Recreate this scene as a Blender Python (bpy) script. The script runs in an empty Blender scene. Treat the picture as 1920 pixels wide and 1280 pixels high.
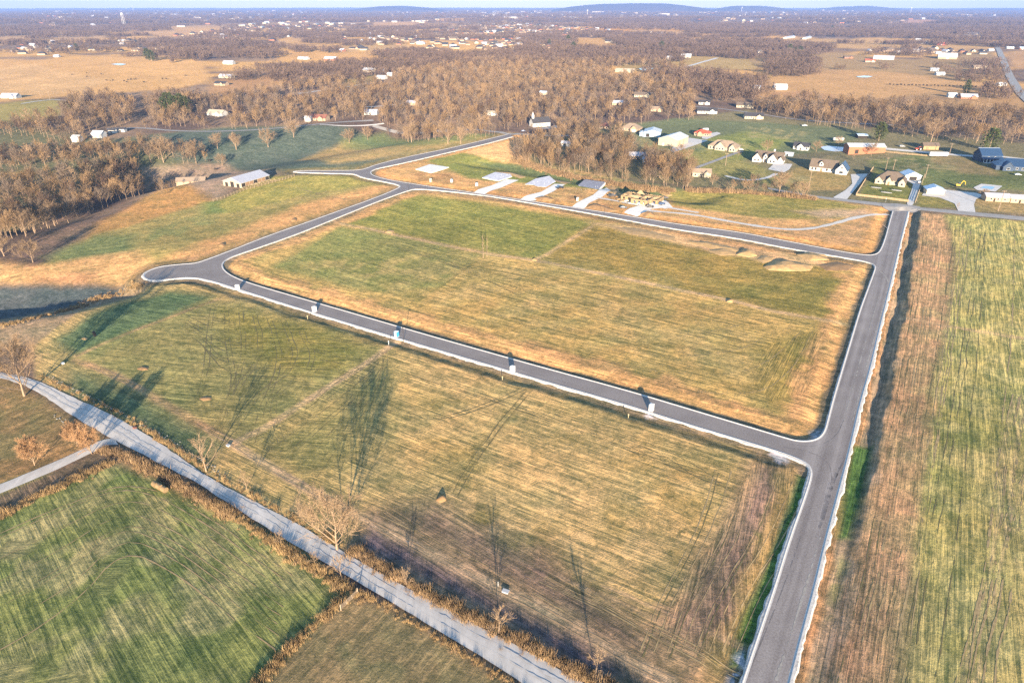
import bpy, math, random
import numpy as np
from mathutils import Vector, geometry

random.seed(7)
rng = np.random.default_rng(7)
R = math.radians
S = bpy.context.scene
COL = S.collection

# ------------------------------------------------------------ camera, world, sun, exposure
F_PX, CX, CY, YH, CAM_H = 1240.0, 960.0, 640.0, 9.0, 115.0
PITCH = math.atan((CY - YH) / F_PX)
cam_data = bpy.data.cameras.new("camera")
cam_data.sensor_fit = 'HORIZONTAL'
cam_data.sensor_width = 36.0
cam_data.lens = 36.0 * F_PX / 1920.0
cam_data.clip_start = 1.0
cam_data.clip_end = 90000.0
cam = bpy.data.objects.new("camera", cam_data)
COL.objects.link(cam)
cam.location = (0, 0, CAM_H)
cam.rotation_euler = (R(90) - PITCH, 0, 0)
S.camera = cam

SUN_EL, SUN_AZ = 10.6, -3.7            # azimuth of the light's travel, degrees left of +Y
travel = Vector((math.sin(R(SUN_AZ)) * math.cos(R(SUN_EL)), math.cos(R(SUN_AZ)) * math.cos(R(SUN_EL)), -math.sin(R(SUN_EL))))
world = bpy.data.worlds.new("World")
S.world = world
world.use_nodes = True
wn = world.node_tree.nodes
wl = world.node_tree.links
bg = wn["Background"]
sky = wn.new("ShaderNodeTexSky")
sky.sky_type = 'NISHITA'
sky.sun_disc = False
sky.sun_elevation = R(SUN_EL)
sky.sun_rotation = R(180 + SUN_AZ)
sky.altitude = 300
sky.air_density = 1.0
sky.dust_density = 0.1
sky.ozone_density = 2.2
wl.new(sky.outputs[0], bg.inputs[0])
bg.inputs[1].default_value = 0.115
sun_data = bpy.data.lights.new("sun", 'SUN')
sun_data.energy = 5.0
sun_data.angle = R(0.53)
sun_data.color = (1.0, 0.81, 0.59)
sun = bpy.data.objects.new("sun", sun_data)
COL.objects.link(sun)
sun.rotation_euler = travel.to_track_quat('-Z', 'Y').to_euler()
sun.location = (0, -300, 200)
vs = S.view_settings
vs.view_transform = 'Standard'
vs.look = 'None'
vs.gamma = 1.0
vs.exposure = 1.93
try:
    vs.use_curve_mapping = False
except Exception:
    pass
S.render.engine = 'CYCLES'
S.cycles.max_bounces = 4
S.cycles.diffuse_bounces = 2
S.cycles.glossy_bounces = 2
S.cycles.volume_bounces = 1
S.cycles.use_denoising = False

# ------------------------------------------------------------ numbers: noise, pixels to ground
def vnoise(x, y, seed=0):
    x = np.asarray(x, dtype=np.float64); y = np.asarray(y, dtype=np.float64)
    xi = np.floor(x).astype(np.int64); yi = np.floor(y).astype(np.int64)
    fx = x - xi; fy = y - yi
    fx = fx * fx * (3 - 2 * fx); fy = fy * fy * (3 - 2 * fy)
    def h(a, b):
        n = (a * 374761393 + b * 668265263 + seed * 982451653) & 0x7fffffff
        n = ((n ^ (n >> 13)) * 1274126177) & 0x7fffffff
        return ((n ^ (n >> 16)) & 0xffff) / 32767.5 - 1.0
    a = h(xi, yi); b = h(xi + 1, yi); c = h(xi, yi + 1); d = h(xi + 1, yi + 1)
    return (a + (b - a) * fx) * (1 - fy) + (c + (d - c) * fx) * fy

def fbm(x, y, seed=0, o=3):
    t = 0.0; a = 1.0; s = 0.0
    for k in range(o):
        t = t + a * vnoise(x * 2 ** k, y * 2 ** k, seed + 17 * k); s += a; a *= 0.5
    return t / s

def sstep(a, b, x):
    t = np.clip((x - a) / (b - a), 0, 1)
    return t * t * (3 - 2 * t)

SP, CP = math.sin(PITCH), math.cos(PITCH)
def ray(px, py):
    px = np.asarray(px, float); py = np.asarray(py, float)
    rx = (px - CX) / F_PX; up = (CY - py) / F_PX
    return rx, CP + up * SP, -SP + up * CP
def flat(px, py, z=0.0):
    """the point of the plane of height z that the camera sees at a pixel of the photograph"""
    dx, dy, dz = ray(px, py)
    t = (z - CAM_H) / dz
    return dx * t, dy * t
def flat_pts(pts, z=0.0):
    a = np.array(pts, float)
    x, y = flat(a[:, 0], a[:, 1], z)
    return np.stack([x, y], 1)
def to_px(x, y, z):
    dz = z - CAM_H
    depth = y * CP - dz * SP
    up = y * SP + dz * CP
    return CX + F_PX * x / depth, CY - F_PX * up / depth

def poly_dist(x, y, line):
    """distance to a polyline and the nearest point on it"""
    best = np.full(x.shape, 1e18); qx = np.zeros(x.shape); qy = np.zeros(x.shape)
    for (ax, ay), (bx, by) in zip(line[:-1], line[1:]):
        vx, vy = bx - ax, by - ay
        L = vx * vx + vy * vy + 1e-9
        t = np.clip(((x - ax) * vx + (y - ay) * vy) / L, 0, 1)
        cx = ax + t * vx; cy = ay + t * vy
        d = (x - cx) ** 2 + (y - cy) ** 2
        m = d < best
        best = np.where(m, d, best); qx = np.where(m, cx, qx); qy = np.where(m, cy, qy)
    return np.sqrt(best), qx, qy
def inside(x, y, poly):
    r = np.zeros(x.shape, bool)
    n = len(poly)
    for i in range(n):
        ax, ay = poly[i]; bx, by = poly[(i + 1) % n]
        c = ((ay > y) != (by > y))
        xx = (bx - ax) * (y - ay) / ((by - ay) if by != ay else 1e-12) + ax
        r ^= c & (x < xx)
    return r
def smooth_line(pts, n=2, closed=False):
    p = [np.array(q, float) for q in pts]
    for _ in range(n):
        o = []
        m = len(p)
        if not closed: o.append(p[0])
        for i in range(m if closed else m - 1):
            a, b = p[i], p[(i + 1) % m]
            o += [a * .75 + b * .25, a * .25 + b * .75]
        if not closed: o.append(p[-1])
        p = o
    return np.array(p)

# ------------------------------------------------------------ the new road's kerb lines
K1 = smooth_line(flat_pts([(783,353),(893,364),(987,379),(1080,395),(1187,415),(1280,432),(1380,446),(1480,466),(1547,477),(1613,488),(1634,493),(1642,499),(1639,510),
    (1626,545),(1613,580),(1600,623),(1585,673),(1573,713),(1562,750),(1553,785),(1547,808),(1537,821),(1520,827),(1497,827),(1480,823),(1430,808),(1380,793),
    (1280,763),(1173,731),(1040,695),(957,672),(840,639),(753,614),(640,581),(567,560),(467,531),(433,517),(418,505),(416,495),(424,486),(443,478),(500,459),
    (567,435),(640,405),(707,378),(762,358)]), 2, True)
K2 = smooth_line(flat_pts([(1345,1425),(1393,1278),(1427,1177),(1453,1100),(1480,1012),(1507,937),(1520,897),(1521,880),(1511,866),(1480,853),(1447,842),(1380,822),(1280,792),
    (1173,758),(1040,720),(907,681),(760,638),(640,602),(567,580),(450,543),(400,527),(360,519),(317,523),(290,526),(273,523),(268,515),(280,507),(300,500),
    (333,496),(367,494),(393,485),(433,470),(500,443),(567,420),(640,394),(707,370),(745,354),(752,349),(743,345),(707,338),(680,333),(668,327),(655,325.5),(620,325),(552,323),
    (552,320),(620,320),(673,319.5),(690,315),(707,308),(773,292),(840,279),(907,263),(940,255),(955,251)]), 2)
K3 = smooth_line(flat_pts([(962,256),(940,262),(907,271),(840,286),(773,302),(727,312),(702,317),(693,323),(700,330),(727,337),(757,342),(807,350),(893,362),(973,374),(1067,388),(1173,404),
    (1280,422),(1380,434),(1480,453),(1547,466),(1597,475),(1630,479),(1645,476),(1652,468),(1660,447),(1668,417),(1674,396)]), 2)
K4 = smooth_line(flat_pts([(1703,397),(1693,435),(1680,490),(1663,560),(1647,625),(1633,687),(1613,755),(1600,813),(1587,868),(1567,943),(1547,1019),(1527,1103),(1507,1177),(1493,1230),(1480,1282),(1444,1425)]), 1)
ROAD_OUTER = np.concatenate([K2, K3, K4])
K1C = np.concatenate([K1, K1[:1]])
def thin(P):
    keep = [0]
    for i in range(1, len(P) - 1):
        a, b = P[keep[-1]], P[i + 1]
        v = b - a; L = np.hypot(*v) + 1e-9
        seg = P[keep[-1] + 1:i + 1] - a
        if np.max(np.abs(seg[:, 0] * v[1] - seg[:, 1] * v[0]) / L) > .12: keep.append(i)
    return P[keep + [len(P) - 1]]
DIST_LINES = [thin(K) for K in (K1C, K2, K3, K4)]
SHEET = {}

VALLEYS = [  # line in the photograph, depth, width on the near side, width on the far side (metres)
    (flat_pts([(-260,590),(-100,572),(60,562),(150,549),(215,533)]), 6.0, 30, 52),
    (flat_pts([(-260,425),(-100,412),(40,405),(120,388),(200,352),(300,318)]), 8.0, 55, 50),
    (flat_pts([(330,306),(420,292),(520,275),(640,256),(740,240)]), 13, 95, 75),
    (flat_pts([(905,305),(980,316),(1100,337),(1250,363),(1300,370)]), 3.4, 24, 30),
    (flat_pts([(1480,282),(1560,280),(1640,300)]), 3.0, 50, 60),
]
def valley_z(x, y):
    z = np.zeros(x.shape)
    sx, sy = math.sin(R(SUN_AZ)), math.cos(R(SUN_AZ))
    for line, dep, nw, fw in VALLEYS:
        d, qx, qy = poly_dist(x, y, line)
        near = ((x - qx) * sx + (y - qy) * sy) < 0
        w = np.where(near, nw, fw)
        z -= dep * (0.5 + 0.5 * np.cos(np.pi * np.clip(d / w, 0, 1)))
    return z
def terrain(x, y):
    x = np.asarray(x, float); y = np.asarray(y, float)
    shape = x.shape
    x = x.ravel(); y = y.ravel()
    d = np.hypot(x, y)
    z = 0.12 * fbm(x / 22, y / 22, 5) + sstep(260, 700, d) * 1.6 * fbm(x / 240, y / 240, 3, 2)
    z = z + sstep(600, 1500, d) * 4.5 * fbm(x / 420, y / 420, 9, 2) + sstep(2500, 7000, d) * 14 * fbm(x / 1500, y / 1500, 11, 2)
    m = d < 1000
    if m.any():
        xm, ym = x[m], y[m]
        zz = z[m] + valley_z(xm, ym)
        k = d[m] < 760
        xk, yk = xm[k], ym[k]
        dist = [poly_dist(xk, yk, K)[0] for K in DIST_LINES]
        s = np.minimum.reduce(dist)
        if xk.size > 100000: SHEET['idx'] = np.nonzero(m)[0][k]; SHEET['dist'] = dist
        right = (dist[3] <= s + 1e-9)
        on = inside(xk, yk, ROAD_OUTER) & ~inside(xk, yk, K1)
        wob = 1 + 0.16 * vnoise(xk / 14, yk / 14, 21) + .08 * vnoise(xk / 4, yk / 4, 23)
        q = s / wob
        pa = np.interp(q, [0, 1.2, 2.6, 4.0, 8.0, 30, 80], [-0.25, -0.3, -0.55, -0.5, 0.35, 0.5, 0.5])
        pb = np.interp(q, [0, 1.6, 3.4, 4.6, 7.4, 40, 90], [-0.25, -0.3, -0.8, -0.8, .72, .75, 0.6])
        low = sstep(110, 240, np.hypot(xk, yk))
        pb = -.3 + (pb + .3) * (1 - .70 * (1 - low) * sstep(1.0, 2.6, q))
        pr = np.where(right, pb, pa)
        keep = sstep(2, 14, s)
        zr = zz[k] * keep + pr
        zz[k] = np.where(on, -0.4, zr)
        far = ~k
        zz[far] += 0.5
        z[m] = zz
    return z.reshape(shape)
def G(px, py):
    """ground point seen at a pixel of the photograph: x, y, z arrays"""
    px = np.atleast_1d(np.asarray(px, float)); py = np.atleast_1d(np.asarray(py, float))
    dx, dy, dz = ray(px, py)
    z = np.zeros(px.shape)
    for _ in range(14):
        t = (z - CAM_H) / dz
        z = 0.35 * z + 0.65 * terrain(dx * t, dy * t)
    t = (z - CAM_H) / dz
    return dx * t, dy * t, z
def g1(px, py):
    x, y, z = G(px, py)
    return float(x[0]), float(y[0]), float(z[0])
def gpts(pts):
    a = np.array(pts, float)
    x, y, z = G(a[:, 0], a[:, 1])
    return np.stack([x, y], 1)
def zc_at(py):
    return CAM_H / ((py - CY) / F_PX * CP + SP)

# ------------------------------------------------------------ colours and materials
def lin(c):
    c = c / 255.0
    return c / 12.92 if c <= 0.04045 else ((c + 0.055) / 1.055) ** 2.4
GAIN = (0.54, 0.54, 0.615)
def alb(r, g, b, k=1.0):
    """base colour of a surface that shows as r,g,b in this warm low sun"""
    return tuple(min(0.85, lin(v) * k * w) for v, w in zip((r, g, b), GAIN))
def raw(r, g, b): return (r, g, b, 1.0)

def new_mat(name):
    m = bpy.data.materials.new(name)
    m.use_nodes = True
    return m, m.node_tree.nodes, m.node_tree.links, m.node_tree.nodes["Principled BSDF"]
def mat(name, col, rough=0.8, noise=0.0, nscale=1.0, rnd=0.0, bump=0.0, metal=0.0, spec=0.3):
    """plain surface colour with fine mottling (noise) and a shift from one object to the next (rnd)"""
    m, n, l, b = new_mat(name)
    b.inputs["Roughness"].default_value = rough
    b.inputs["Metallic"].default_value = metal
    b.inputs["Specular IOR Level"].default_value = spec
    b.inputs["Base Color"].default_value = (*col[:3], 1)
    src = None
    if noise or rnd:
        geo = n.new("ShaderNodeNewGeometry")
        tex = n.new("ShaderNodeTexNoise")
        tex.inputs["Scale"].default_value = nscale
        tex.inputs["Detail"].default_value = 6
        l.new(geo.outputs["Position"], tex.inputs["Vector"])
        mr = n.new("ShaderNodeMapRange")
        mr.inputs["From Min"].default_value = 0.25; mr.inputs["From Max"].default_value = 0.75
        mr.inputs["To Min"].default_value = 1 - noise; mr.inputs["To Max"].default_value = 1 + noise
        l.new(tex.outputs["Fac"], mr.inputs["Value"])
        val = mr.outputs[0]
        if rnd:
            oi = n.new("ShaderNodeObjectInfo")
            m2 = n.new("ShaderNodeMapRange")
            m2.inputs["To Min"].default_value = 1 - rnd; m2.inputs["To Max"].default_value = 1 + rnd
            l.new(oi.outputs["Random"], m2.inputs["Value"])
            mu = n.new("ShaderNodeMath"); mu.operation = 'MULTIPLY'
            l.new(val, mu.inputs[0]); l.new(m2.outputs[0], mu.inputs[1])
            val = mu.outputs[0]
        vm = n.new("ShaderNodeVectorMath"); vm.operation = 'SCALE'
        vm.inputs[0].default_value = col[:3]
        l.new(val, vm.inputs["Scale"])
        l.new(vm.outputs[0], b.inputs["Base Color"])
        if bump:
            bp = n.new("ShaderNodeBump"); bp.inputs["Strength"].default_value = bump; bp.inputs["Distance"].default_value = 0.1
            l.new(tex.outputs["Fac"], bp.inputs["Height"]); l.new(bp.outputs[0], b.inputs["Normal"])
    return m

def ribbed(name, col, pitch=0.9, rough=0.45, metal=0.0, spec=0.5):
    """sheet-metal or shingle roof: fine ribs across the object's own x, with weathering"""
    m, n, l, b = new_mat(name)
    b.inputs["Roughness"].default_value = rough
    b.inputs["Specular IOR Level"].default_value = spec
    tc = n.new("ShaderNodeTexCoord")
    wv = n.new("ShaderNodeTexWave"); wv.inputs["Scale"].default_value = 1 / pitch; wv.inputs["Distortion"].default_value = 0.2
    l.new(tc.outputs["Object"], wv.inputs["Vector"])
    tx = n.new("ShaderNodeTexNoise"); tx.inputs["Scale"].default_value = 0.6; tx.inputs["Detail"].default_value = 5
    l.new(tc.outputs["Object"], tx.inputs["Vector"])
    mr = n.new("ShaderNodeMapRange"); mr.inputs["To Min"].default_value = 0.75; mr.inputs["To Max"].default_value = 1.2
    l.new(tx.outputs["Fac"], mr.inputs["Value"])
    vm = n.new("ShaderNodeVectorMath"); vm.operation = 'SCALE'; vm.inputs[0].default_value = col[:3]
    l.new(mr.outputs[0], vm.inputs["Scale"]); l.new(vm.outputs[0], b.inputs["Base Color"])
    bp = n.new("ShaderNodeBump"); bp.inputs["Strength"].default_value = 0.25; bp.inputs["Distance"].default_value = 0.05
    l.new(wv.outputs["Fac"], bp.inputs["Height"]); l.new(bp.outputs[0], b.inputs["Normal"])
    return m

M = {}
M['white_wall'] = mat('white_siding', (.42, .41, .39), .7, .08, 1.5)
M['cream_wall'] = mat('cream_siding', (.36, .31, .23), .7, .08, 1.5)
M['tan_wall'] = mat('tan_brick', (.34, .25, .17), .85, .12, 2)
M['brick_wall'] = mat('red_brick', (.30, .12, .065), .85, .15, 2)
M['blue_wall'] = mat('pale_blue_steel', (.26, .36, .45), .5, .06, 1)
M['navy_wall'] = mat('navy_siding', (.022, .045, .085), .6, .1, 1)
M['wood_wall'] = mat('weathered_boards', (.24, .15, .085), .9, .25, 1.4)
M['osb'] = mat('bare_sheathing', (.27, .19, .10), .85, .14, 1.4)
M['stud'] = mat('framing_timber', (.29, .215, .13), .85, .14, 2)
M['white_roof'] = ribbed('white_steel_roof', (.45, .46, .47))
M['grey_roof'] = ribbed('galvanised_roof', (.38, .38, .41))
M['blue_roof'] = ribbed('pale_blue_steel_roof', (.40, .50, .60))
M['dark_roof'] = ribbed('charcoal_shingles', (.050, .050, .056), .3, .9, 0, .2)
M['brown_roof'] = ribbed('brown_shingles', (.135, .105, .08), .3, .9, 0, .2)
M['tan_roof'] = ribbed('tan_shingles', (.26, .20, .145), .3, .9, 0, .2)
M['red_roof'] = ribbed('salmon_red_roof', (.50, .09, .045), .5, .7)
M['rust_roof'] = ribbed('rusty_red_roof', (.22, .09, .06), .5, .8)
M['navy_roof'] = ribbed('navy_steel_roof', (.022, .05, .105), .6)
M['glass'] = mat('window_glass', (.03, .035, .04), .12, 0, 1, 0, 0, 0, .6)
M['dark'] = mat('dark_opening', (.03, .026, .022), .9)
M['trim'] = mat('white_trim', (.60, .59, .56), .6)
M['concrete'] = mat('concrete', (.40, .39, .38), .85, .12, .8)
M['pale_concrete'] = mat('fresh_concrete', (.72, .68, .61), .85, .10, .6)
M['blue_concrete'] = mat('damp_grey_slab', (.60, .57, .58), .75, .18, .35)
M['dark_concrete'] = mat('wet_slab', (.28, .27, .29), .6, .35, .45)
M['pole'] = mat('weathered_pole', (.23, .17, .12), .9, .15, 2)
M['fence'] = mat('yellow_pine_boards', (.27, .195, .11), .85, .15, 3)
M['post'] = mat('grey_post', (.30, .23, .16), .9, .15, 3)
M['metal'] = mat('galvanised_steel', (.45, .45, .46), .4, .1, 3, 0, 0, .3)
M['tyre'] = mat('tyre_rubber', (.02, .02, .02), .9)
M['bark'] = mat('pale_bark', (.27, .19, .125), .95, .2, 2, .2)
M['black_hide'] = mat('black_hide', (.02, .018, .017), .9)
M['plastic_white'] = mat('white_plastic', (.52, .54, .55), .5, .05, 4)
M['plastic_blue'] = mat('blue_plastic', (.05, .27, .55), .45, .05, 4)
M['plastic_tan'] = mat('tan_plastic', (.45, .36, .22), .5, .05, 4)
M['plastic_grey'] = mat('light_grey_plastic', (.36, .41, .47), .5, .05, 4)

# ------------------------------------------------------------ mesh builder, tagging
class MB:
    def __init__(s): s.v = []; s.f = []; s.m = []
    def add(s, vs, fs, mi=0):
        o = len(s.v)
        s.v += [tuple(float(c) for c in q) for q in vs]
        s.f += [tuple(o + i for i in q) for q in fs]
        s.m += [mi] * len(fs)
    def box(s, x0, x1, y0, y1, z0, z1, mi=0, bottom=False):
        v = [(x0,y0,z0),(x1,y0,z0),(x1,y1,z0),(x0,y1,z0),(x0,y0,z1),(x1,y0,z1),(x1,y1,z1),(x0,y1,z1)]
        f = [(4,5,6,7),(0,1,5,4),(1,2,6,5),(2,3,7,6),(3,0,4,7)]
        if bottom: f.append((3,2,1,0))
        s.add(v, f, mi)
    def tube(s, a, b, ra, rb, n=5, mi=0, cap=True):
        a = Vector(a); b = Vector(b); d = (b - a)
        if d.length < 1e-6: return
        d.normalize()
        u = d.cross(Vector((0, 0, 1)))
        if u.length < 1e-3: u = d.cross(Vector((1, 0, 0)))
        u.normalize(); w = d.cross(u)
        vs = []
        for p, r in ((a, ra), (b, rb)):
            for k in range(n):
                t = 2 * math.pi * k / n
                vs.append(p + (u * math.cos(t) + w * math.sin(t)) * r)
        fs = [(k, (k + 1) % n, n + (k + 1) % n, n + k) for k in range(n)]
        if cap: fs.append(tuple(range(n, 2 * n))); fs.append(tuple(range(n - 1, -1, -1)))
        s.add(vs, fs, mi)
    def prism(s, poly, z0, z1, mi=0):
        n = len(poly)
        a = sum(poly[i][0] * poly[(i+1)%n][1] - poly[(i+1)%n][0] * poly[i][1] for i in range(n))
        if a < 0: poly = poly[::-1]
        s.add([(x, y, z0) for x, y in poly] + [(x, y, z1) for x, y in poly],
              [tuple(range(n, 2 * n))] + [(k, (k+1)%n, n+(k+1)%n, n+k) for k in range(n)], mi)
    def mesh(s, name, mats, smooth=False):
        me = bpy.data.meshes.new(name)
        me.from_pydata(s.v, [], s.f)
        for m in (mats if isinstance(mats, (list, tuple)) else [mats]): me.materials.append(m)
        if any(s.m): me.polygons.foreach_set("material_index", s.m)
        if smooth: me.polygons.foreach_set("use_smooth", [True] * len(s.f))
        me.update()
        return me
    def build(s, name, mats, parent=None, smooth=False):
        return link(name, s.mesh(name, mats, smooth), parent)
def link(name, data, parent=None):
    o = bpy.data.objects.new(name, data)
    COL.objects.link(o)
    if parent is not None: o.parent = parent
    return o
def tag(o, label=None, cat=None, group=None, kind=None):
    if label: o['label'] = label
    if cat: o['category'] = cat
    if group: o['group'] = group
    if kind: o['kind'] = kind
    return o
def thing(name, label, cat, loc, rz=0.0, group=None):
    o = link(name, None)
    o.location = loc; o.rotation_euler = (0, 0, rz)
    return tag(o, label, cat, group)
def structure(o): o['kind'] = 'structure'; return o
def copy_tree(o, loc=None, rz=None, parent=None, scale=None):
    c = o.copy(); COL.objects.link(c)
    if parent is not None: c.parent = parent
    if loc is not None: c.location = loc
    if rz is not None: c.rotation_euler = (0, 0, rz)
    if scale is not None: c.scale = scale
    for ch in KIDS.get(o.name, ()): copy_tree(ch, parent=c)
    return c
KIDS = {}
def note_kids(o):
    ch = [c for c in o.children]
    KIDS[o.name] = ch
    for c in ch: note_kids(c)

# ------------------------------------------------------------ the ground: one sheet to the horizon
C_Y = -80.0
ds = list(np.linspace(-70, 72, 24))
py_rows = np.arange(1330, 19, -2.25)
dd = [float(flat(960, q)[1]) for q in py_rows]
ds += [q for q in dd if q > ds[-1] + 0.1]
ds += list(np.geomspace(ds[-1] * 1.04, 30000, 34))
rr = np.array(ds) - C_Y
az = np.radians(np.linspace(-49, 49, 880))
RR, AZ = np.meshgrid(rr, az, indexing='ij')
GX = RR * np.sin(AZ); GY = C_Y + RR * np.cos(AZ)
GZ = terrain(GX, GY)
def terrain(x, y):
    """height of the finished ground sheet"""
    x = np.asarray(x, float); y = np.asarray(y, float)
    r_ = np.clip(np.hypot(x, y - C_Y), rr[0], rr[-1] - 1e-3); a_ = np.clip(np.arctan2(x, y - C_Y), az[0], az[-1] - 1e-9)
    i = np.clip(np.searchsorted(rr, r_, side='right') - 1, 0, len(rr) - 2)
    f = (r_ - rr[i]) / (rr[i + 1] - rr[i])
    g = (a_ - az[0]) / (az[1] - az[0]); j = np.clip(g.astype(int), 0, len(az) - 2); g = g - j
    return (GZ[i, j] * (1 - g) + GZ[i, j + 1] * g) * (1 - f) + (GZ[i + 1, j] * (1 - g) + GZ[i + 1, j + 1] * g) * f
NR, NC = GX.shape
X = GX.ravel(); Y = GY.ravel()
DD = np.hypot(X, Y)
# ragged edges: look the map up at a slightly displaced place
wamp = np.clip(DD * 0.006, 0.5, 14)
WX = X + wamp * fbm(X / (wamp * 3.2), Y / (wamp * 3.2), 31)
WY = Y + wamp * fbm(X / (wamp * 3.2), Y / (wamp * 3.2), 47)
cov = np.zeros((X.size, 3)); rows = np.zeros((X.size, 3))
def put(mask, a):
    pass
def alpha_blend(idx, a, col, row=None):
    c = np.array(alb(*col))
    cov[idx] = cov[idx] * (1 - a[:, None]) + c * a[:, None]
    if row is not None:
        k = idx[a > 0.5]
        rows[k, 0] = math.cos(row[0]); rows[k, 1] = math.sin(row[0]); rows[k, 2] = row[1]
def bbox_idx(P, pad):
    return np.nonzero((WX > P[:, 0].min() - pad) & (WX < P[:, 0].max() + pad) & (WY > P[:, 1].min() - pad) & (WY < P[:, 1].max() + pad))[0]
def paint(pts, col, feather=1.5, op=1.0, row=None, patch=0.0, pscale=12.0, seed=1):
    """one kind of ground cover inside an outline; patch > 0 breaks it into irregular patches"""
    P = gpts(pts)
    i = bbox_idx(P, feather)
    if not len(i): return
    x, y = WX[i], WY[i]
    ins = inside(x, y, P)
    d = poly_dist(x, y, np.concatenate([P, P[:1]]))[0]
    a = np.clip(0.5 + np.where(ins, d, -d) / (2 * feather), 0, 1)
    if patch:
        a = a * np.clip(0.5 + (fbm(X[i] / pscale, Y[i] / pscale, seed, 4) + (1 - 2 * patch) * 0.6) * 3.0, 0, 1)
    alpha_blend(i, a * op, col, row)
def stroke(pts, width, col, feather=0.5, op=1.0, worn=0.0, seed=3):
    P = smooth_line(gpts(pts), 1)
    i = bbox_idx(P, width + feather)
    if not len(i): return
    d = poly_dist(WX[i] * .5 + X[i] * .5, WY[i] * .5 + Y[i] * .5, P)[0]
    a = np.clip((width / 2 + feather - d) / (2 * feather), 0, 1)
    if worn: a = a * np.clip(1 - worn + worn * 2 * fbm(X[i] / 6, Y[i] / 6, seed), 0, 1)
    alpha_blend(i, a * op, col)

AV = math.atan2(-.515, .857)      # direction of the lower road; the main road runs at right angles
AU = AV + math.pi / 2
# everything starts as dull winter ground, mottled, darker and greyer towards the far woods
base = np.array(alb(150, 128, 100)); dark = np.array(alb(104, 90, 78)); tan = np.array(alb(200, 160, 94))
t = np.clip(0.5 + 1.6 * fbm(X / 60, Y / 60, 2, 4), 0, 1)[:, None]
cov[:] = base * t + dark * (1 - t)
far = sstep(900, 1500, DD)
t2 = np.clip(0.5 + 5.0 * (fbm(X / 330, Y / 210, 77, 3) + 0.10), 0, 1) * far
t2 = t2 * (1 - 0.6 * sstep(3500, 6500, DD))
cov[:] = cov * (1 - t2[:, None]) + tan * t2[:, None]
vf = sstep(3800, 7000, DD)[:, None]
wood = np.array(alb(100, 90, 88))
cov[:] = cov * (1 - vf * .75) + wood * vf * .75
# far fields
for pts, col in [
    ([(-100,112),(60,112),(210,106),(330,104),(380,118),(392,150),(330,168),(250,172),(120,182),(-100,200)], (222,178,112)),
    ([(-100,140),(60,120),(200,150),(150,172),(-100,200)], (226,186,124)),
    ([(-100,205),(40,190),(100,186),(150,195),(110,218),(0,240),(-100,250)], (170,158,92)),
    ([(-100,72),(60,66),(200,64),(200,72),(60,82),(-100,90)], (200,165,112)),
    ([(270,58),(420,56),(410,68),(280,70)], (208,168,112)),
    ([(520,95),(660,98),(800,104),(870,108),(860,122),(760,130),(680,122),(600,112),(520,112)], (216,172,104)),
    ([(520,74),(620,74),(620,84),(520,82)], (212,172,108)),
    ([(640,84),(760,82),(760,92),(640,98)], (206,170,112)),
    ([(815,34),(875,34),(875,40),(815,40)], (224,172,92)),
    ([(700,42),(800,40),(800,48),(700,50)], (206,166,110)),
    ([(1050,52),(1160,50),(1280,54),(1290,64),(1170,62),(1060,60)], (226,168,82)),
    ([(1040,74),(1130,70),(1210,86),(1180,98),(1100,86)], (212,168,98)),
    ([(1180,56),(1300,58),(1300,76),(1250,74),(1180,64)], (206,166,104)),
    ([(1280,58),(1360,62),(1500,66),(1490,78),(1380,78),(1280,76)], (214,170,104)),
    ([(1490,70),(1600,74),(1760,76),(1860,80),(1860,92),(1740,96),(1560,90),(1500,84)], (206,168,106)),
    ([(1390,103),(1560,98),(1700,112),(1860,98),(1880,140),(1800,150),(1600,132),(1540,130),(1420,128),(1390,115)], (178,150,102)),
    ([(1160,118),(1300,104),(1400,110),(1420,130),(1290,130),(1160,132)], (186,160,100)),
    ([(1405,160),(1480,140),(1560,132),(1680,136),(1860,156),(1850,168),(1770,172),(1640,186),(1500,196),(1420,190)], (206,166,108)),
    ([(1440,175),(1500,170),(1560,178),(1560,198),(1480,212),(1420,198)], (190,150,104)),
    ([(1740,190),(1920,182),(1960,205),(1750,204)], (196,158,104)),
    ([(1880,100),(1960,96),(1960,130),(1900,128)], (200,162,108)),
    ([(1690,38),(1760,38),(1730,50),(1700,52)], (206,160,118)),
    ([(640,150),(700,140),(710,152),(650,165)], (184,162,96)),
    ([(400,150),(520,140),(560,150),(470,172),(380,178)], (190,152,104)),
]: paint(pts, tuple(int(v * .90) for v in col), 8, 1, (AV + .3, .35))
# middle distance: pasture left of the barn and the hollows
paint([(-120,205),(200,262),(420,238),(640,238),(900,255),(930,268),(700,312),(640,325),(540,330),(400,300),(250,330),(-120,480)], (118,118,84), 8)
paint([(270,255),(420,240),(640,236),(830,262),(700,306),(545,322),(430,312),(330,300)], (98,110,92), 6, 1, (AV + .5, .5))  # pasture green darkened so the cover carries the valley's shade
paint([(560,300),(620,308),(700,300),(840,272),(930,258),(880,250),(760,268),(650,262)], (186,158,98), 5, .8)
paint([(640,262),(720,250),(840,255),(930,250),(900,262),(770,275),(650,280)], (122,138,84), 6, .7)
paint([(-120,330),(60,320),(160,318),(210,330),(120,350),(-120,380)], (168,140,86), 5)
paint([(260,312),(420,306),(520,322),(440,345),(400,378),(300,352)], (172,150,120), 5, .9)
paint([(120,480),(190,415),(270,370),(345,345),(392,372),(400,380),(250,445),(130,500)], (190,148,88), 4, 1, (AV + .9, .4))
paint([(60,505),(180,440),(400,376),(560,330),(690,328),(740,345),(640,385),(430,452),(330,490),(250,505)], (166,152,90), 3, 1, (AV + .95, .6))
paint([(80,480),(180,442),(250,440),(250,480),(130,495)], (120,136,84), 5, .8)
paint([(380,378),(440,376),(430,398),(385,402)], (126,142,76), 3, .8)
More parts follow.
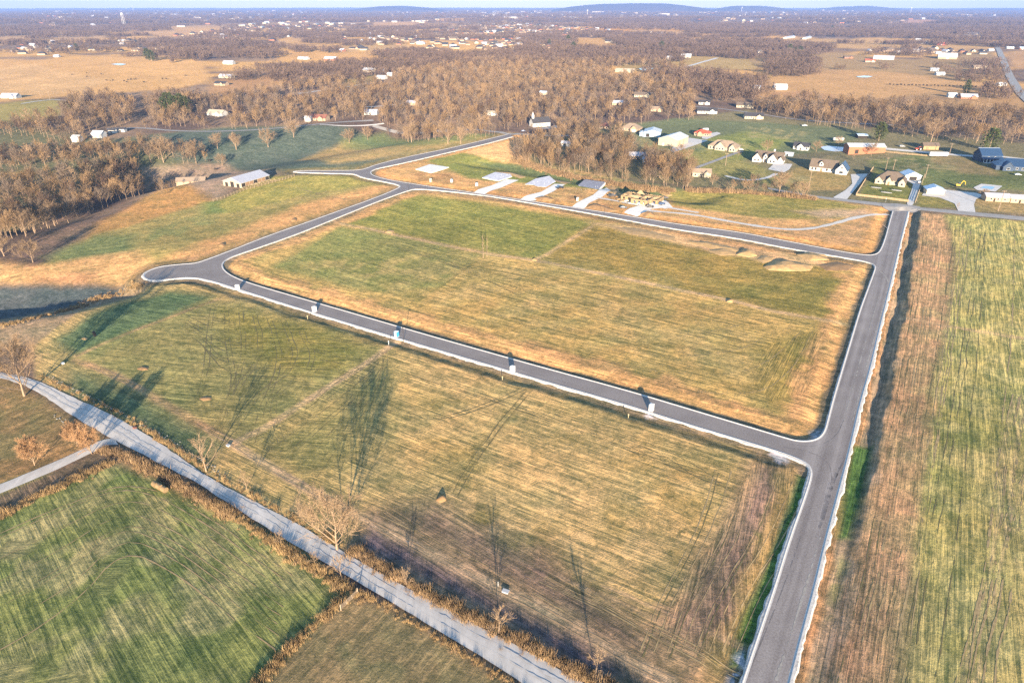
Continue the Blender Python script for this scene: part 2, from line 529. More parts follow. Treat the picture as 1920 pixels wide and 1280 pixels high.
paint([(250,440),(390,400),(400,420),(300,462)], (150,152,92), 5, .8, None, .5, 9)
paint([(490,330),(680,330),(700,345),(560,368),(430,400),(400,385)], (168,158,84), 2.5, 1, (AU + .2, .5))
paint([(300,490),(420,440),(560,385),(700,350),(748,349),(640,392),(500,440),(380,486)], (224,172,110), 5, .9)
paint([(-120,470),(60,500),(250,470),(300,495),(262,525),(200,538),(-120,545)], (216,172,112), 4, 1, (AV+1.2,.6))
paint([(60,520),(180,510),(170,535),(70,535)], (180,138,96), 4, .7)
paint([(-120,532),(0,536),(200,540),(270,525),(290,528),(210,568),(100,590),(0,606),(-120,620)], (104,112,104), 4)  # grey-green cover paints the shade on the hollow's near slope
paint([(-120,612),(60,590),(190,560),(280,530),(330,530),(200,580),(110,640),(0,650),(-120,660)], (184,158,116), 3)
# the central block
BLK = [(783,353),(1080,395),(1380,446),(1634,493),(1626,545),(1585,673),(1547,808),(1500,827),(1280,763),(957,672),(640,581),(433,517),(416,495),(443,478),(640,405)]
paint(BLK, (202,172,100), 1, 1, (AV, 1.1))
paint([(780,365),(900,380),(1110,416),(1010,488),(900,470),(760,440),(650,420)], (152,149,76), 2.5, 1, (AV - .1, .8))
paint([(640,425),(760,444),(908,478),(785,566),(640,535),(510,500)], (150,150,84), 2.5, 1, (AV - .1, .8))
paint([(1115,425),(1400,470),(1600,515),(1572,600),(1370,562),(1140,513),(1010,490)], (166,144,76), 2.5, 1, (AV, .9))
paint([(1350,540),(1590,520),(1560,600),(1480,590)], (146,136,70), 3, .8, (AV, .9))
paint([(1440,640),(1560,612),(1520,740),(1440,760),(1400,700)], (150,136,68), 6, .8, (AU, 1.0))
paint([(640,560),(900,480),(1440,580),(1440,760),(1200,700),(900,640)], (192,160,92), 8, .55, (AV, 1.0), .55, 16)
paint([(700,440),(900,460),(1300,520),(1200,600),(800,540)], (176,160,96), 8, .45, None, .4, 9, 6)
paint([(1100,416),(1300,436),(1520,474),(1560,500),(1440,492),(1330,470),(1190,440)], (236,194,134), 3, .9, (AV, .8))
paint([(1280,445),(1420,462),(1440,482),(1330,474)], (190,156,112), 2, .7)
# lower field
LOW = [(300,530),(410,532),(640,606),(907,686),(1173,762),(1447,846),(1510,872),(1515,900),(1453,1100),(1393,1278),(1345,1425),(1120,1300),(923,1187),(740,1090),(560,990),(390,897),(200,773),(63,710),(60,650),(160,580)]
paint(LOW, (208,178,112), 1, 1, (AV, 1.1))
paint([(100,650),(200,575),(330,545),(420,560),(640,625),(740,650),(480,820),(300,780),(160,700)], (160,154,92), 6, .9, (AV + .35, .9))
paint([(95,640),(180,585),(320,545),(400,556),(140,665)], (104,128,84), 3, .9, (AV+.2, .9))
paint([(420,580),(600,610),(690,650),(640,700),(520,700),(430,640)], (162,150,72), 6, .7, (AV + .6, .9))
paint([(130,690),(240,730),(420,830),(380,880),(260,810),(120,740)], (104,124,84), 4, .9, (AV, .8))
paint([(480,830),(740,660),(760,700),(700,860),(560,920),(470,860)], (150,146,84), 8, .7, (AV + .4, .9))
paint([(560,900),(680,960),(820,960),(760,1040),(640,980)], (138,132,84), 6, .7)
paint([(700,960),(820,935),(1010,1020),(1150,1130),(1290,1230),(1230,1275),(1040,1160),(860,1060)], (146,122,100), 6, .95, (AV - .12, 1.1))  # tilled soil; hedge's cast shadow also painted into this and the next
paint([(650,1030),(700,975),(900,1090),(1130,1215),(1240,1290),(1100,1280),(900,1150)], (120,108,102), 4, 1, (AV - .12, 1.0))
paint([(880,940),(1010,1010),(1150,1100),(1130,1130),(980,1040),(890,985)], (140,134,66), 5, .75, None, .6, 8)
paint([(1250,1030),(1300,1060),(1310,1110),(1260,1090)], (124,124,70), 5, .6, None, .6, 6)
paint([(760,720),(1100,790),(1420,900),(1300,1060),(1000,960),(800,880)], (196,164,92), 10, .6, (AV - .15, .9), .55, 14, 5)
paint([(1420,850),(1490,875),(1490,930),(1430,1080),(1370,1250),(1240,1180),(1300,1060),(1370,960)], (154,130,104), 4, 1, (AU + .12, 1.3))
paint([(1330,1080),(1400,1000),(1430,1080),(1370,1250),(1250,1190)], (136,116,94), 5, .85, (AU + .3, 1.3))
paint([(1240,1180),(1370,1250),(1360,1330),(1200,1300)], (206,168,120), 6, .9, (AV, .8))
paint([(1420,995),(1440,1010),(1390,1140),(1340,1250),(1335,1170)], (102,128,60), 2.0, .95, None, .75, 5)
paint([(1470,905),(1490,900),(1465,1010),(1410,1150),(1375,1250),(1350,1240),(1400,1120)], (206,166,92), 1.5, .8)
# bottom left corner fields
paint([(-200,880),(-200,1480),(480,1300),(560,1210),(660,1110),(560,1030),(430,960),(300,900),(220,870),(150,890)], (140,148,82), 2, 1, (AV - .25, 1.3))
paint([(-200,1000),(200,960),(400,1050),(380,1180),(150,1230),(-200,1250)], (138,142,88), 12, .6, (AV + .5, 1.0), .5, 13)
paint([(150,900),(240,878),(330,930),(480,1010),(560,1080),(640,1110),(560,1090),(430,1030),(280,950)], (192,174,118), 6, .7, None, .6, 7)
paint([(220,860),(300,872),(430,950),(420,970),(300,905)], (194,154,100), 2, .8)
paint([(-200,1230),(0,1200),(100,1180),(420,1290),(-200,1500)], (136,136,80), 10, .6, (AV + .8, .9), .5, 11, 9)
paint([(480,1300),(560,1210),(655,1115),(740,1140),(850,1205),(960,1280),(1000,1420),(400,1420)], (168,148,100), 2, 1, (AU, .5))
paint([(600,1160),(720,1170),(860,1260),(800,1300),(600,1280)], (148,146,96), 5, .6, None, .5, 6)
paint([(-200,690),(20,712),(110,768),(200,826),(0,908),(-200,980)], (172,142,92), 1.5, 1, (AU, .6))
paint([(-60,715),(40,740),(100,790),(40,880),(-60,900)], (140,132,84), 4, .7, None, .5, 7)
paint([(-200,930),(0,926),(90,888),(180,848),(210,862),(120,905),(0,965),(-200,1040)], (132,116,88), 1.5)
# right-hand side
paint([(1706,400),(1770,402),(1784,480),(1772,600),(1740,760),(1735,900),(1700,1100),(1690,1290),(1700,1430),(1450,1430),(1480,1278),(1540,1040),(1600,815),(1640,640),(1690,440)], (204,166,116), 1.5, 1, (AU, .9))
paint([(1770,402),(1990,420),(1990,1500),(1700,1430),(1690,1290),(1720,1000),(1750,740),(1778,600),(1790,480)], (182,172,100), 2, 1, (AU, 1.2))
paint([(1740,760),(1800,700),(1900,760),(1850,1000),(1740,1000)], (152,154,84), 8, .6, (AU, 1.1), .5, 12)
paint([(1560,1060),(1620,1040),(1700,1100),(1690,1290),(1480,1430)], (150,128,96), 7, .8, (AU, 1.3))
paint([(1606,840),(1634,838),(1620,920),(1590,1010),(1570,1010),(1590,920)], (84,112,62), 1.2, .9)
paint([(1560,1060),(1590,1000),(1600,1020),(1520,1250),(1490,1300)], (206,166,104), 2, .8)
paint([(1700,1180),(1850,1150),(1850,1290),(1700,1290)], (142,138,92), 8, .6, None, .5, 6)
paint([(1850,860),(1990,820),(1990,1300),(1850,1290)], (166,148,96), 8, .5, (AU, 1.1))
# north of the upper road: building plots, pasture, lawns
paint([(700,320),(780,300),(900,275),(985,258),(1000,300),(1250,358),(1500,368),(1670,390),(1650,476),(1480,450),(1180,402),(900,360),(757,340)], (208,168,108), 1.5, 1, (AV, .7))
paint([(900,272),(970,250),(1000,262),(985,310),(930,300),(870,286)], (222,178,118), 3)
paint([(790,300),(870,286),(990,315),(1250,366),(1250,374),(1000,345),(880,335)], (140,142,74), 3, 1, (AV, .5))
paint([(890,300),(985,308),(1290,356),(1240,375),(1100,350),(960,322)], (108,124,84), 3, .8)  # darker green paints in the shade of the slope behind the plots
paint([(1250,358),(1500,368),(1620,386),(1580,412),(1420,408),(1260,385)], (158,148,80), 3, 1, (AV, .7))
paint([(1490,395),(1620,392),(1640,404),(1540,410)], (206,178,140), 4, .8)
paint([(1210,398),(1400,424),(1560,425),(1664,404),(1650,470),(1480,448),(1230,408)], (196,160,108), 2, .9, (AV, .8))
paint([(960,262),(1080,240),(1280,222),(1400,205),(1600,225),(1780,250),(1990,262),(1990,410),(1700,388),(1500,366),(1290,350),(1000,310)], (130,124,88), 5, 1, (AV, .4))
paint([(1180,235),(1260,222),(1400,228),(1560,238),(1640,252),(1560,282),(1480,290),(1380,300),(1290,290),(1190,265)], (108,120,84), 5, .85, (AV, .4))  # lawn green toned down, tree shade painted into the cover
paint([(1310,262),(1400,245),(1480,262),(1420,288),(1390,300),(1320,300)], (134,142,76), 5, .8)
paint([(1270,280),(1340,285),(1420,310),(1480,345),(1420,345),(1300,320)], (146,142,80), 4, .8)
paint([(1500,312),(1600,330),(1590,358),(1490,355),(1460,335)], (172,150,92), 3, .9)
paint([(1630,300),(1760,288),(1920,318),(1990,340),(1990,360),(1740,350),(1640,330)], (110,120,70), 3, .9, (AV, .4))  # shade painted into this lawn's green as well
paint([(1760,285),(1860,310),(1880,330),(1800,325),(1740,300)], (158,138,96), 4, .7)
paint([(1612,366),(1706,380),(1725,345),(1640,320)], (130,132,66), 1.5, .9)
paint([(1722,362),(1790,368),(1800,390),(1720,388)], (146,138,74), 1.2, .9)
paint([(1828,372),(1990,392),(1990,404),(1830,396)], (170,148,94), 1.5, .9)
paint([(1440,200),(1700,200),(1990,210),(1990,275),(1700,250),(1560,232),(1400,215)], (120,104,84), 6, .8)
# straw-covered shoulders along the new road, wherever the banks are
kd = np.full(X.size, 1e9); near_i = SHEET['idx']; dist = SHEET['dist']
kd[near_i] = np.minimum.reduce(dist)
on_road = np.zeros(X.size, bool)
on_road[near_i] = inside(X[near_i], Y[near_i], ROAD_OUTER) & ~inside(X[near_i], Y[near_i], K1)
s1 = np.full(X.size, 1e9); s1[near_i] = dist[0]
s2 = np.full(X.size, 1e9); s2[near_i] = dist[1]
s3 = np.full(X.size, 1e9); s3[near_i] = dist[2]
s4 = np.full(X.size, 1e9); s4[near_i] = dist[3]
wob = 1 + 0.45 * fbm(X / 9, Y / 9, 91)
def band(sd, a, b, col, op, feather=1.5):
    q = sd / wob
    al = np.clip((q - a) / feather + .5, 0, 1) * np.clip((b - q) / feather + .5, 0, 1) * op
    i = np.nonzero((al > 0.01) & ~on_road)[0]
    alpha_blend(i, al[i], col)
only = lambda sd: np.where(sd <= kd + .01, sd, 1e9)
band(only(s1), 2.5, 13, (216,168,108), .85, 4)
band(only(s3), 2.5, 10, (220,166,100), .75, 3)
band(only(s2), 2.5, 8, (150,132,84), .7, 3)
band(only(s4), 2.0, 7.5, (168,150,116), .8, 2)
band(only(s4), 0, 2.2, (196,150,98), .8, 1)
for sd in (s1, s2, s3): band(only(sd), 0, 3.2, (142,128,98), .85, .8)
paint([(1497,890),(1513,898),(1502,955),(1480,1020),(1452,1110),(1427,1180),(1394,1245),(1370,1252),(1393,1160),(1430,1080),(1462,1000),(1486,930)], (96,130,58), 1.0, 1)
paint([(1604,838),(1634,836),(1620,920),(1592,1010),(1570,1008),(1585,930)], (88,122,58), 1.0, .95)
paint([(1590,1000),(1604,1000),(1570,1120),(1550,1160),(1556,1090)], (150,150,90), 1.0, .7, None, .5, 4)
for q in ([(1518,808),(1556,798),(1545,828),(1530,833),(1498,832),(1524,822)], [(1440,852),(1452,846),(1472,852),(1480,866),(1462,870)], [(1376,1235),(1394,1215),(1404,1240),(1396,1290),(1362,1300)], [(1206,772),(1226,776),(1232,786),(1212,786)]):
    paint(q, (226,222,214), .9, .9, None, .35, 1.6, 41)
for k, q in enumerate(([(1290,262),(1400,270),(1380,290),(1290,280)], [(1400,238),(1520,246),(1500,262),(1400,258)], [(1640,300),(1760,296),(1800,318),(1700,330)], [(1420,318),(1520,330),(1500,352),(1420,345)], [(1180,258),(1240,262),(1220,285),(1180,280)])):
    paint(q, (164,154,104), 4, .75, None, .5, 6, 50 + k)
for k, q in enumerate(([(900,352),(960,350),(990,362),(960,374),(900,362)], [(1030,358),(1080,356),(1100,372),(1060,384),(1010,376)], [(1110,372),(1180,366),(1180,392),(1110,386)], [(1200,376),(1260,376),(1270,398),(1215,404)], [(770,322),(860,326),(850,345),(780,338)])):
    paint(q, (176,138,92), 2.5, .8, None, .5, 5, 60 + k)
# farm tracks worn through the fields
TR = (232,196,140)
stroke([(640,419),(740,440),(910,475),(1010,489),(1140,515),(1280,545),(1370,563),(1480,590),(1585,608)], 2.8, TR, .7, 1, .2)
stroke([(1690,598),(1780,612),(1960,642)], 2.4, TR, .6, .95, .25)
stroke([(1004,488),(1060,455),(1118,419)], 2.6, TR, .8, .8, .4)
stroke([(745,642),(690,680),(600,735),(500,800),(435,832)], 3.0, TR, .7, 1, .2)
stroke([(435,830),(500,872),(590,925),(680,970),(790,1030),(900,1085),(1020,1145),(1130,1210),(1260,1280)], 2.8, (218,188,142), .7, .9, .25)
stroke([(440,832),(330,770),(250,720),(190,692),(140,676)], 3.0, (208,168,118), .8, .9, .25)
stroke([(140,668),(250,620),(330,590),(412,560)], 1.8, (200,166,112), .5, .85, .3)
stroke([(780,566),(850,520),(905,482)], 1.2, (132,128,70), .5, .6)
stroke([(1010,720),(940,800),(850,920)], .5, (140,124,76), .3, .6)
stroke([(1000,718),(928,800),(838,920)], .5, (140,124,76), .3, .6)
for o in (0, 20):
    stroke([(1905+o*.9,740),(1880+o,850),(1868+o,1000),(1840+o,1150),(1795+o*1.4,1300)], .7, (206,178,128), .4, .8, .3)
    stroke([(1990,700+o),(1925+o,900),(1880+o,1000)], .7, (206,178,128), .4, .6, .3)
for k in range(9):
    a = 1640 + k * 14 + random.uniform(-5, 5)
    stroke([(a + 60, 420), (a + 32, 600), (a, 800), (a - 40, 1040), (a - 90, 1280)], random.uniform(.4, .9), random.choice([(172,134,96),(222,180,130)]), .4, .6, .5, k)
for k in range(14):   # wheel tracks across the lower field
    x0 = random.uniform(150, 420); y0 = random.uniform(590, 700)
    stroke([(x0 + 60, y0), (x0 + 120, y0 + 60), (x0 + 150, y0 + 150)], .45, (104,108,66), .3, .5, .3, k)
for k in range(10):
    x0 = random.uniform(320, 700); y0 = 600 + (x0 - 320) * .2
    stroke([(x0, y0), (x0 + random.uniform(-160, 160), y0 + 120), (x0 + random.uniform(-200, 120), y0 + 200)], .45, (118,112,66), .3, .5, .3, k)
for k in range(12):
    x0 = random.uniform(760, 1300)
    stroke([(x0, 980 + (x0 - 760) * .32), (x0 + 260, 1090 + (x0 - 760) * .34)], .6, random.choice([(134,112,88),(190,160,122)]), .4, .6, .4, k)
paint([(700,880),(900,900),(1150,960),(1330,990),(1280,1100),(1050,1040),(850,960)], (214,186,126), 12, .5, None, .5, 8, 31)
paint([(-100,960),(200,930),(420,1020),(600,1110),(430,1260),(100,1290),(-100,1300)], (196,180,128), 10, .45, None, .6, 9, 33)
paint([(500,480),(900,480),(1400,600),(1450,740),(1000,640)], (216,186,118), 12, .45, None, .55, 10, 35)
paint([(1730,430),(1990,430),(1990,1300),(1700,1300)], (204,190,122), 10, .45, None, .6, 7, 37)
# very soft large-scale unevenness of the cover itself
cov *= (1 + 0.20 * fbm(X / 45, Y / 45, 55, 4))[:, None]
mot = fbm(X / 9 + 3, Y / 9, 57, 4) * (DD < 700)
cov *= 1 + mot[:, None] * np.array([.30, .16, .16])[None, :]
rows[np.hypot(rows[:, 0], rows[:, 1]) < .5] = (math.cos(AV), math.sin(AV), .35)

# ground material: row-stretched straw, clumps and bump on the mapped cover
gm, n, l, b = new_mat("winter_ground")
b.inputs["Roughness"].default_value = 0.95
b.inputs["Specular IOR Level"].default_value = 0.05
b.inputs["Diffuse Roughness"].default_value = 0.35
ac = n.new("ShaderNodeAttribute"); ac.attribute_name = "cover"
ar = n.new("ShaderNodeAttribute"); ar.attribute_name = "rows"
sx = n.new("ShaderNodeSeparateXYZ"); l.new(ar.outputs["Vector"], sx.inputs[0])
geo = n.new("ShaderNodeNewGeometry")
du = n.new("ShaderNodeCombineXYZ"); l.new(sx.outputs[0], du.inputs[0]); l.new(sx.outputs[1], du.inputs[1])
ng = n.new("ShaderNodeMath"); ng.operation = 'MULTIPLY'; ng.inputs[1].default_value = -1; l.new(sx.outputs[1], ng.inputs[0])
dv = n.new("ShaderNodeCombineXYZ"); l.new(ng.outputs[0], dv.inputs[0]); l.new(sx.outputs[0], dv.inputs[1])
def dot(a, c):
    q = n.new("ShaderNodeVectorMath"); q.operation = 'DOT_PRODUCT'; l.new(a, q.inputs[0]); l.new(c, q.inputs[1]); return q.outputs["Value"]
u = dot(geo.outputs["Position"], du.outputs[0]); v = dot(geo.outputs["Position"], dv.outputs[0])
def noise(vec, scale, detail, rough=.55, dist=0.0):
    q = n.new("ShaderNodeTexNoise"); q.inputs["Scale"].default_value = scale; q.inputs["Detail"].default_value = detail
    q.inputs["Roughness"].default_value = rough; q.inputs["Distortion"].default_value = dist
    l.new(vec, q.inputs["Vector"]); return q.outputs["Fac"]
def math_(op, a, c, e=None):
    q = n.new("ShaderNodeMath"); q.operation = op
    for k, w in enumerate((a, c, e)):
        if w is None: continue
        if isinstance(w, (int, float)): q.inputs[k].default_value = w
        else: l.new(w, q.inputs[k])
    return q.outputs[0]
def comb(ku, kv):
    q = n.new("ShaderNodeCombineXYZ"); l.new(math_('MULTIPLY', u, ku), q.inputs[0]); l.new(math_('MULTIPLY', v, kv), q.inputs[1]); return q.outputs[0]
streak = noise(comb(.085, .62), 1.0, 6, .66, .7)
streak2 = noise(comb(.022, .16), 1.0, 4, .6, .5)
clump = noise(geo.outputs["Position"], .42, 9, .74, .6)
patch = noise(geo.outputs["Position"], .11, 5, .6)
rs = math_('MULTIPLY', sx.outputs[2], 1.0)
f = math_('MULTIPLY_ADD', math_('SUBTRACT', streak, .5), math_('MULTIPLY', rs, 1.5), math_('MULTIPLY', math_('SUBTRACT', clump, .5), 2.3))
f = math_('MULTIPLY_ADD', math_('SUBTRACT', streak2, .5), math_('MULTIPLY', rs, .8), f)
line = math_('POWER', noise(comb(.035, 1.25), 1.0, 4, .7, .9), 1.0)
f = math_('MULTIPLY_ADD', math_('SUBTRACT', line, .5), math_('MULTIPLY', rs, 1.9), f)
straw = noise(geo.outputs["Position"], 1.9, 6, .75, .3)
f = math_('MULTIPLY_ADD', math_('SUBTRACT', straw, .5), 1.3, f)
f = math_('MULTIPLY_ADD', math_('SUBTRACT', patch, .5), .6, f)
f = math_('ADD', f, .5)
ramp = n.new("ShaderNodeValToRGB")
e = ramp.color_ramp.elements
e[0].position = 0.0; e[0].color = (.44, .54, .54, 1)
e[1].position = 1.0; e[1].color = (2.0, 1.80, 1.72, 1)
q = e.new(.5); q.color = (1, 1, 1, 1)
l.new(f, ramp.inputs[0])
mx = n.new("ShaderNodeVectorMath"); mx.operation = 'MULTIPLY'
l.new(ac.outputs["Color"], mx.inputs[0]); l.new(ramp.outputs[0], mx.inputs[1])
l.new(mx.outputs[0], b.inputs["Base Color"])
bp = n.new("ShaderNodeBump"); bp.inputs["Strength"].default_value = .55; bp.inputs["Distance"].default_value = .22
l.new(f, bp.inputs["Height"]); l.new(bp.outputs[0], b.inputs["Normal"])

me = bpy.data.meshes.new("ground")
me.vertices.add(X.size)
co = np.stack([X, Y, GZ.ravel()], 1).astype(np.float32)
me.vertices.foreach_set("co", co.ravel())
ii = np.arange(NR * NC).reshape(NR, NC)
quads = np.stack([ii[:-1, :-1], ii[:-1, 1:], ii[1:, 1:], ii[1:, :-1]], -1).reshape(-1, 4)
me.loops.add(quads.size)
me.loops.foreach_set("vertex_index", quads.ravel().astype(np.int32))
me.polygons.add(len(quads))
me.polygons.foreach_set("loop_start", np.arange(0, quads.size, 4, dtype=np.int32))
me.polygons.foreach_set("use_smooth", np.ones(len(quads), bool))
me.materials.append(gm)
me.update(calc_edges=True)
at = me.attributes.new("cover", 'FLOAT_COLOR', 'POINT')
at.data.foreach_set("color", np.concatenate([np.clip(cov, .004, .8), np.ones((X.size, 1))], 1).astype(np.float32).ravel())
at = me.attributes.new("rows", 'FLOAT_VECTOR', 'POINT')
at.data.foreach_set("vector", rows.astype(np.float32).ravel())
structure(link("ground", me))

# far hills on the horizon
hillm = mat("wooded_hill", alb(92, 84, 80), .95, .25, .004)
def hill(x0, x1, ytop, dist, skew=0.0):
    mb = MB()
    nx, ny = 60, 10
    xa = (x0 - CX) / F_PX * dist / 1.0; xb = (x1 - CX) / F_PX * dist
    H = CAM_H + (YH - ytop) / F_PX * dist * 0.92 - 18
    for j in range(ny + 1):
        for i in range(nx + 1):
            a = i / nx; bq = j / ny
            x = xa + (xb - xa) * a; y = dist * (1 + .10 * (bq - .5))
            pr = min(1, math.sin(math.pi * a) ** .55 * (1 + .12 * float(vnoise(a * 7, 3.3 + bq, int(x0))))) * math.sin(math.pi * bq) ** .5
            mb.v.append((x, y, -8 + (H + 8) * max(0, pr)))
    for j in range(ny):
        for i in range(nx):
            k = j * (nx + 1) + i
            mb.f.append((k, k + 1, k + nx + 2, k + nx + 1)); mb.m.append(0)
    structure(mb.build("hills", hillm, None, True))
hill(1022, 1300, 5.2, 13500)
hill(690, 850, 9.3, 15000)
hill(1290, 1430, 9.3, 14000)
hill(1470, 1610, 9.6, 15500)
hill(1700, 1990, 13.0, 17000)

# haze: one closed box of even, pale air round the whole scene
hz, n, l, b = new_mat("thin_haze")
n.remove(b)
pv = n.new("ShaderNodeVolumePrincipled")
pv.inputs["Color"].default_value = (.24, .38, .78, 1)
pv.inputs["Density"].default_value = 0.000064
pv.inputs["Anisotropy"].default_value = 0.0
l.new(pv.outputs[0], n["Material Output"].inputs["Volume"])
hb = MB(); hb.box(-32000, 32000, -1500, 33000, -40, 260, 0, True)
hzo = hb.build("haze", hz); hzo['kind'] = 'stuff'

# ------------------------------------------------------------ the new road: asphalt, kerbs, gravel verges
am, n, l, b = new_mat("asphalt")
b.inputs["Roughness"].default_value = .8; b.inputs["Specular IOR Level"].default_value = .12
geo = n.new("ShaderNodeNewGeometry")
t1 = n.new("ShaderNodeTexNoise"); t1.inputs["Scale"].default_value = .12; t1.inputs["Detail"].default_value = 6
t2 = n.new("ShaderNodeTexNoise"); t2.inputs["Scale"].default_value = 2.5; t2.inputs["Detail"].default_value = 5
l.new(geo.outputs["Position"], t1.inputs["Vector"]); l.new(geo.outputs["Position"], t2.inputs["Vector"])
# lanes polished and dusted along the main road
dp = n.new("ShaderNodeVectorMath"); dp.operation = 'DOT_PRODUCT'; dp.inputs[1].default_value = (.857, -.515, 0)
l.new(geo.outputs["Position"], dp.inputs[0])
wv = n.new("ShaderNodeCombineXYZ"); l.new(dp.outputs["Value"], wv.inputs[0])
dq = n.new("ShaderNodeVectorMath"); dq.operation = 'DOT_PRODUCT'; dq.inputs[1].default_value = (.010, .017, 0)
l.new(geo.outputs["Position"], dq.inputs[0]); l.new(dq.outputs["Value"], wv.inputs[1])
t3 = n.new("ShaderNodeTexNoise"); t3.inputs["Scale"].default_value = .45; t3.inputs["Detail"].default_value = 3
l.new(wv.outputs[0], t3.inputs["Vector"])
td = n.new("ShaderNodeMath"); td.operation = 'MULTIPLY'; td.inputs[1].default_value = .55; l.new(t1.outputs["Fac"], td.inputs[0])
ad = n.new("ShaderNodeMath"); ad.operation = 'ADD'; l.new(td.outputs[0], ad.inputs[0]); l.new(t2.outputs["Fac"], ad.inputs[1])
a2 = n.new("ShaderNodeMath"); a2.operation = 'MULTIPLY_ADD'; a2.inputs[1].default_value = 1.45
_m = K4[len(K4) // 2]; _d0 = float(_m[0] * .857 - _m[1] * .515)
mk_ = n.new("ShaderNodeMapRange"); mk_.inputs["From Min"].default_value = _d0 - 14; mk_.inputs["From Max"].default_value = _d0 - 9
l.new(dp.outputs["Value"], mk_.inputs["Value"])
mm_ = n.new("ShaderNodeMix"); mm_.data_type = 'FLOAT'; mm_.inputs[2].default_value = .46
l.new(mk_.outputs[0], mm_.inputs[0]); l.new(t3.outputs["Fac"], mm_.inputs[3]); l.new(mm_.outputs[0], a2.inputs[0]); l.new(ad.outputs[0], a2.inputs[2])
cr = n.new("ShaderNodeValToRGB")
cr.color_ramp.elements[0].position = .38; cr.color_ramp.elements[0].color = (.155, .130, .118, 1)
cr.color_ramp.elements[1].position = .66; cr.color_ramp.elements[1].color = (.36, .315, .285, 1)
dv_ = n.new("ShaderNodeMath"); dv_.operation = 'DIVIDE'; dv_.inputs[1].default_value = 3.0; l.new(a2.outputs[0], dv_.inputs[0])
l.new(dv_.outputs[0], cr.inputs[0]); l.new(cr.outputs[0], b.inputs["Base Color"])

outer = [Vector((x, y, 0)) for x, y in ROAD_OUTER]
hole = [Vector((x, y, 0)) for x, y in K1]
tris = geometry.tessellate_polygon([outer, hole])
allv = outer + hole
def up_tris(vs, fs):
    o = []
    for f in fs:
        a, b_, c = (vs[k] for k in f)
        o.append(tuple(f) if (b_ - a).cross(c - a).z > 0 else tuple(reversed(f)))
    return o
mb = MB(); mb.add(allv, up_tris(allv, tris))
structure(mb.build("asphalt_road", am))

def offset_line(P, dist, closed=False):
    """line moved sideways to its left by dist (an array or a number)"""
    P = np.asarray(P)
    if closed:
        d = np.roll(P, -1, 0) - np.roll(P, 1, 0)
    else:
        d = np.gradient(P, axis=0)
    nrm = np.stack([-d[:, 1], d[:, 0]], 1); nrm /= np.linalg.norm(nrm, axis=1)[:, None] + 1e-9
    dist = np.broadcast_to(np.asarray(dist, float), (len(P),))
    return P + nrm * dist[:, None]
def resample(P, step, closed=False):
    P = np.asarray(P, float)
    if closed: P = np.concatenate([P, P[:1]])
    seg = np.hypot(*np.diff(P, axis=0).T); s = np.concatenate([[0], np.cumsum(seg)])
    k = max(2, int(s[-1] / step))
    t = np.linspace(0, s[-1], k + 1)
    o = np.stack([np.interp(t, s, P[:, 0]), np.interp(t, s, P[:, 1])], 1)
    return o[:-1] if closed else o
def strip(rows_xyz, closed=False, mi=0, mb=None, flip=False):
    """sheet through successive lines of points (each an n x 3 array)"""
    mb = mb or MB()
    nl = len(rows_xyz); n_ = len(rows_xyz[0])
    base = len(mb.v)
    for r in rows_xyz: mb.v += [tuple(map(float, p)) for p in r]
    for j in range(nl - 1):
        for i in range(n_ if closed else n_ - 1):
            a = base + j * n_ + i; b_ = base + j * n_ + (i + 1) % n_
            c = b_ + n_; d = a + n_
            mb.f.append((a, d, c, b_) if flip else (a, b_, c, d)); mb.m.append(mi)
    return mb
def xyz(P, z):
    z = np.broadcast_to(np.asarray(z, float), (len(P),))
    return np.column_stack([P, z])
kerbm = mat("kerb_concrete", (.47, .445, .415), .85, .14, 1.2)
gravm, n, l, b = new_mat("limestone_gravel")
b.inputs["Roughness"].default_value = .95; b.inputs["Diffuse Roughness"].default_value = .2
geo = n.new("ShaderNodeNewGeometry")
t1 = n.new("ShaderNodeTexNoise"); t1.inputs["Scale"].default_value = 1.6; t1.inputs["Detail"].default_value = 8; t1.inputs["Roughness"].default_value = .7
l.new(geo.outputs["Position"], t1.inputs["Vector"])
cr = n.new("ShaderNodeValToRGB")
cr.color_ramp.elements[0].position = .28; cr.color_ramp.elements[0].color = (.20, .19, .175, 1)
cr.color_ramp.elements[1].position = .62; cr.color_ramp.elements[1].color = (.50, .485, .46, 1)
l.new(t1.outputs["Fac"], cr.inputs[0]); l.new(cr.outputs[0], b.inputs["Base Color"])
bp = n.new("ShaderNodeBump"); bp.inputs["Strength"].default_value = .35; bp.inputs["Distance"].default_value = .08
l.new(t1.outputs["Fac"], bp.inputs["Height"]); l.new(bp.outputs[0], b.inputs["Normal"])

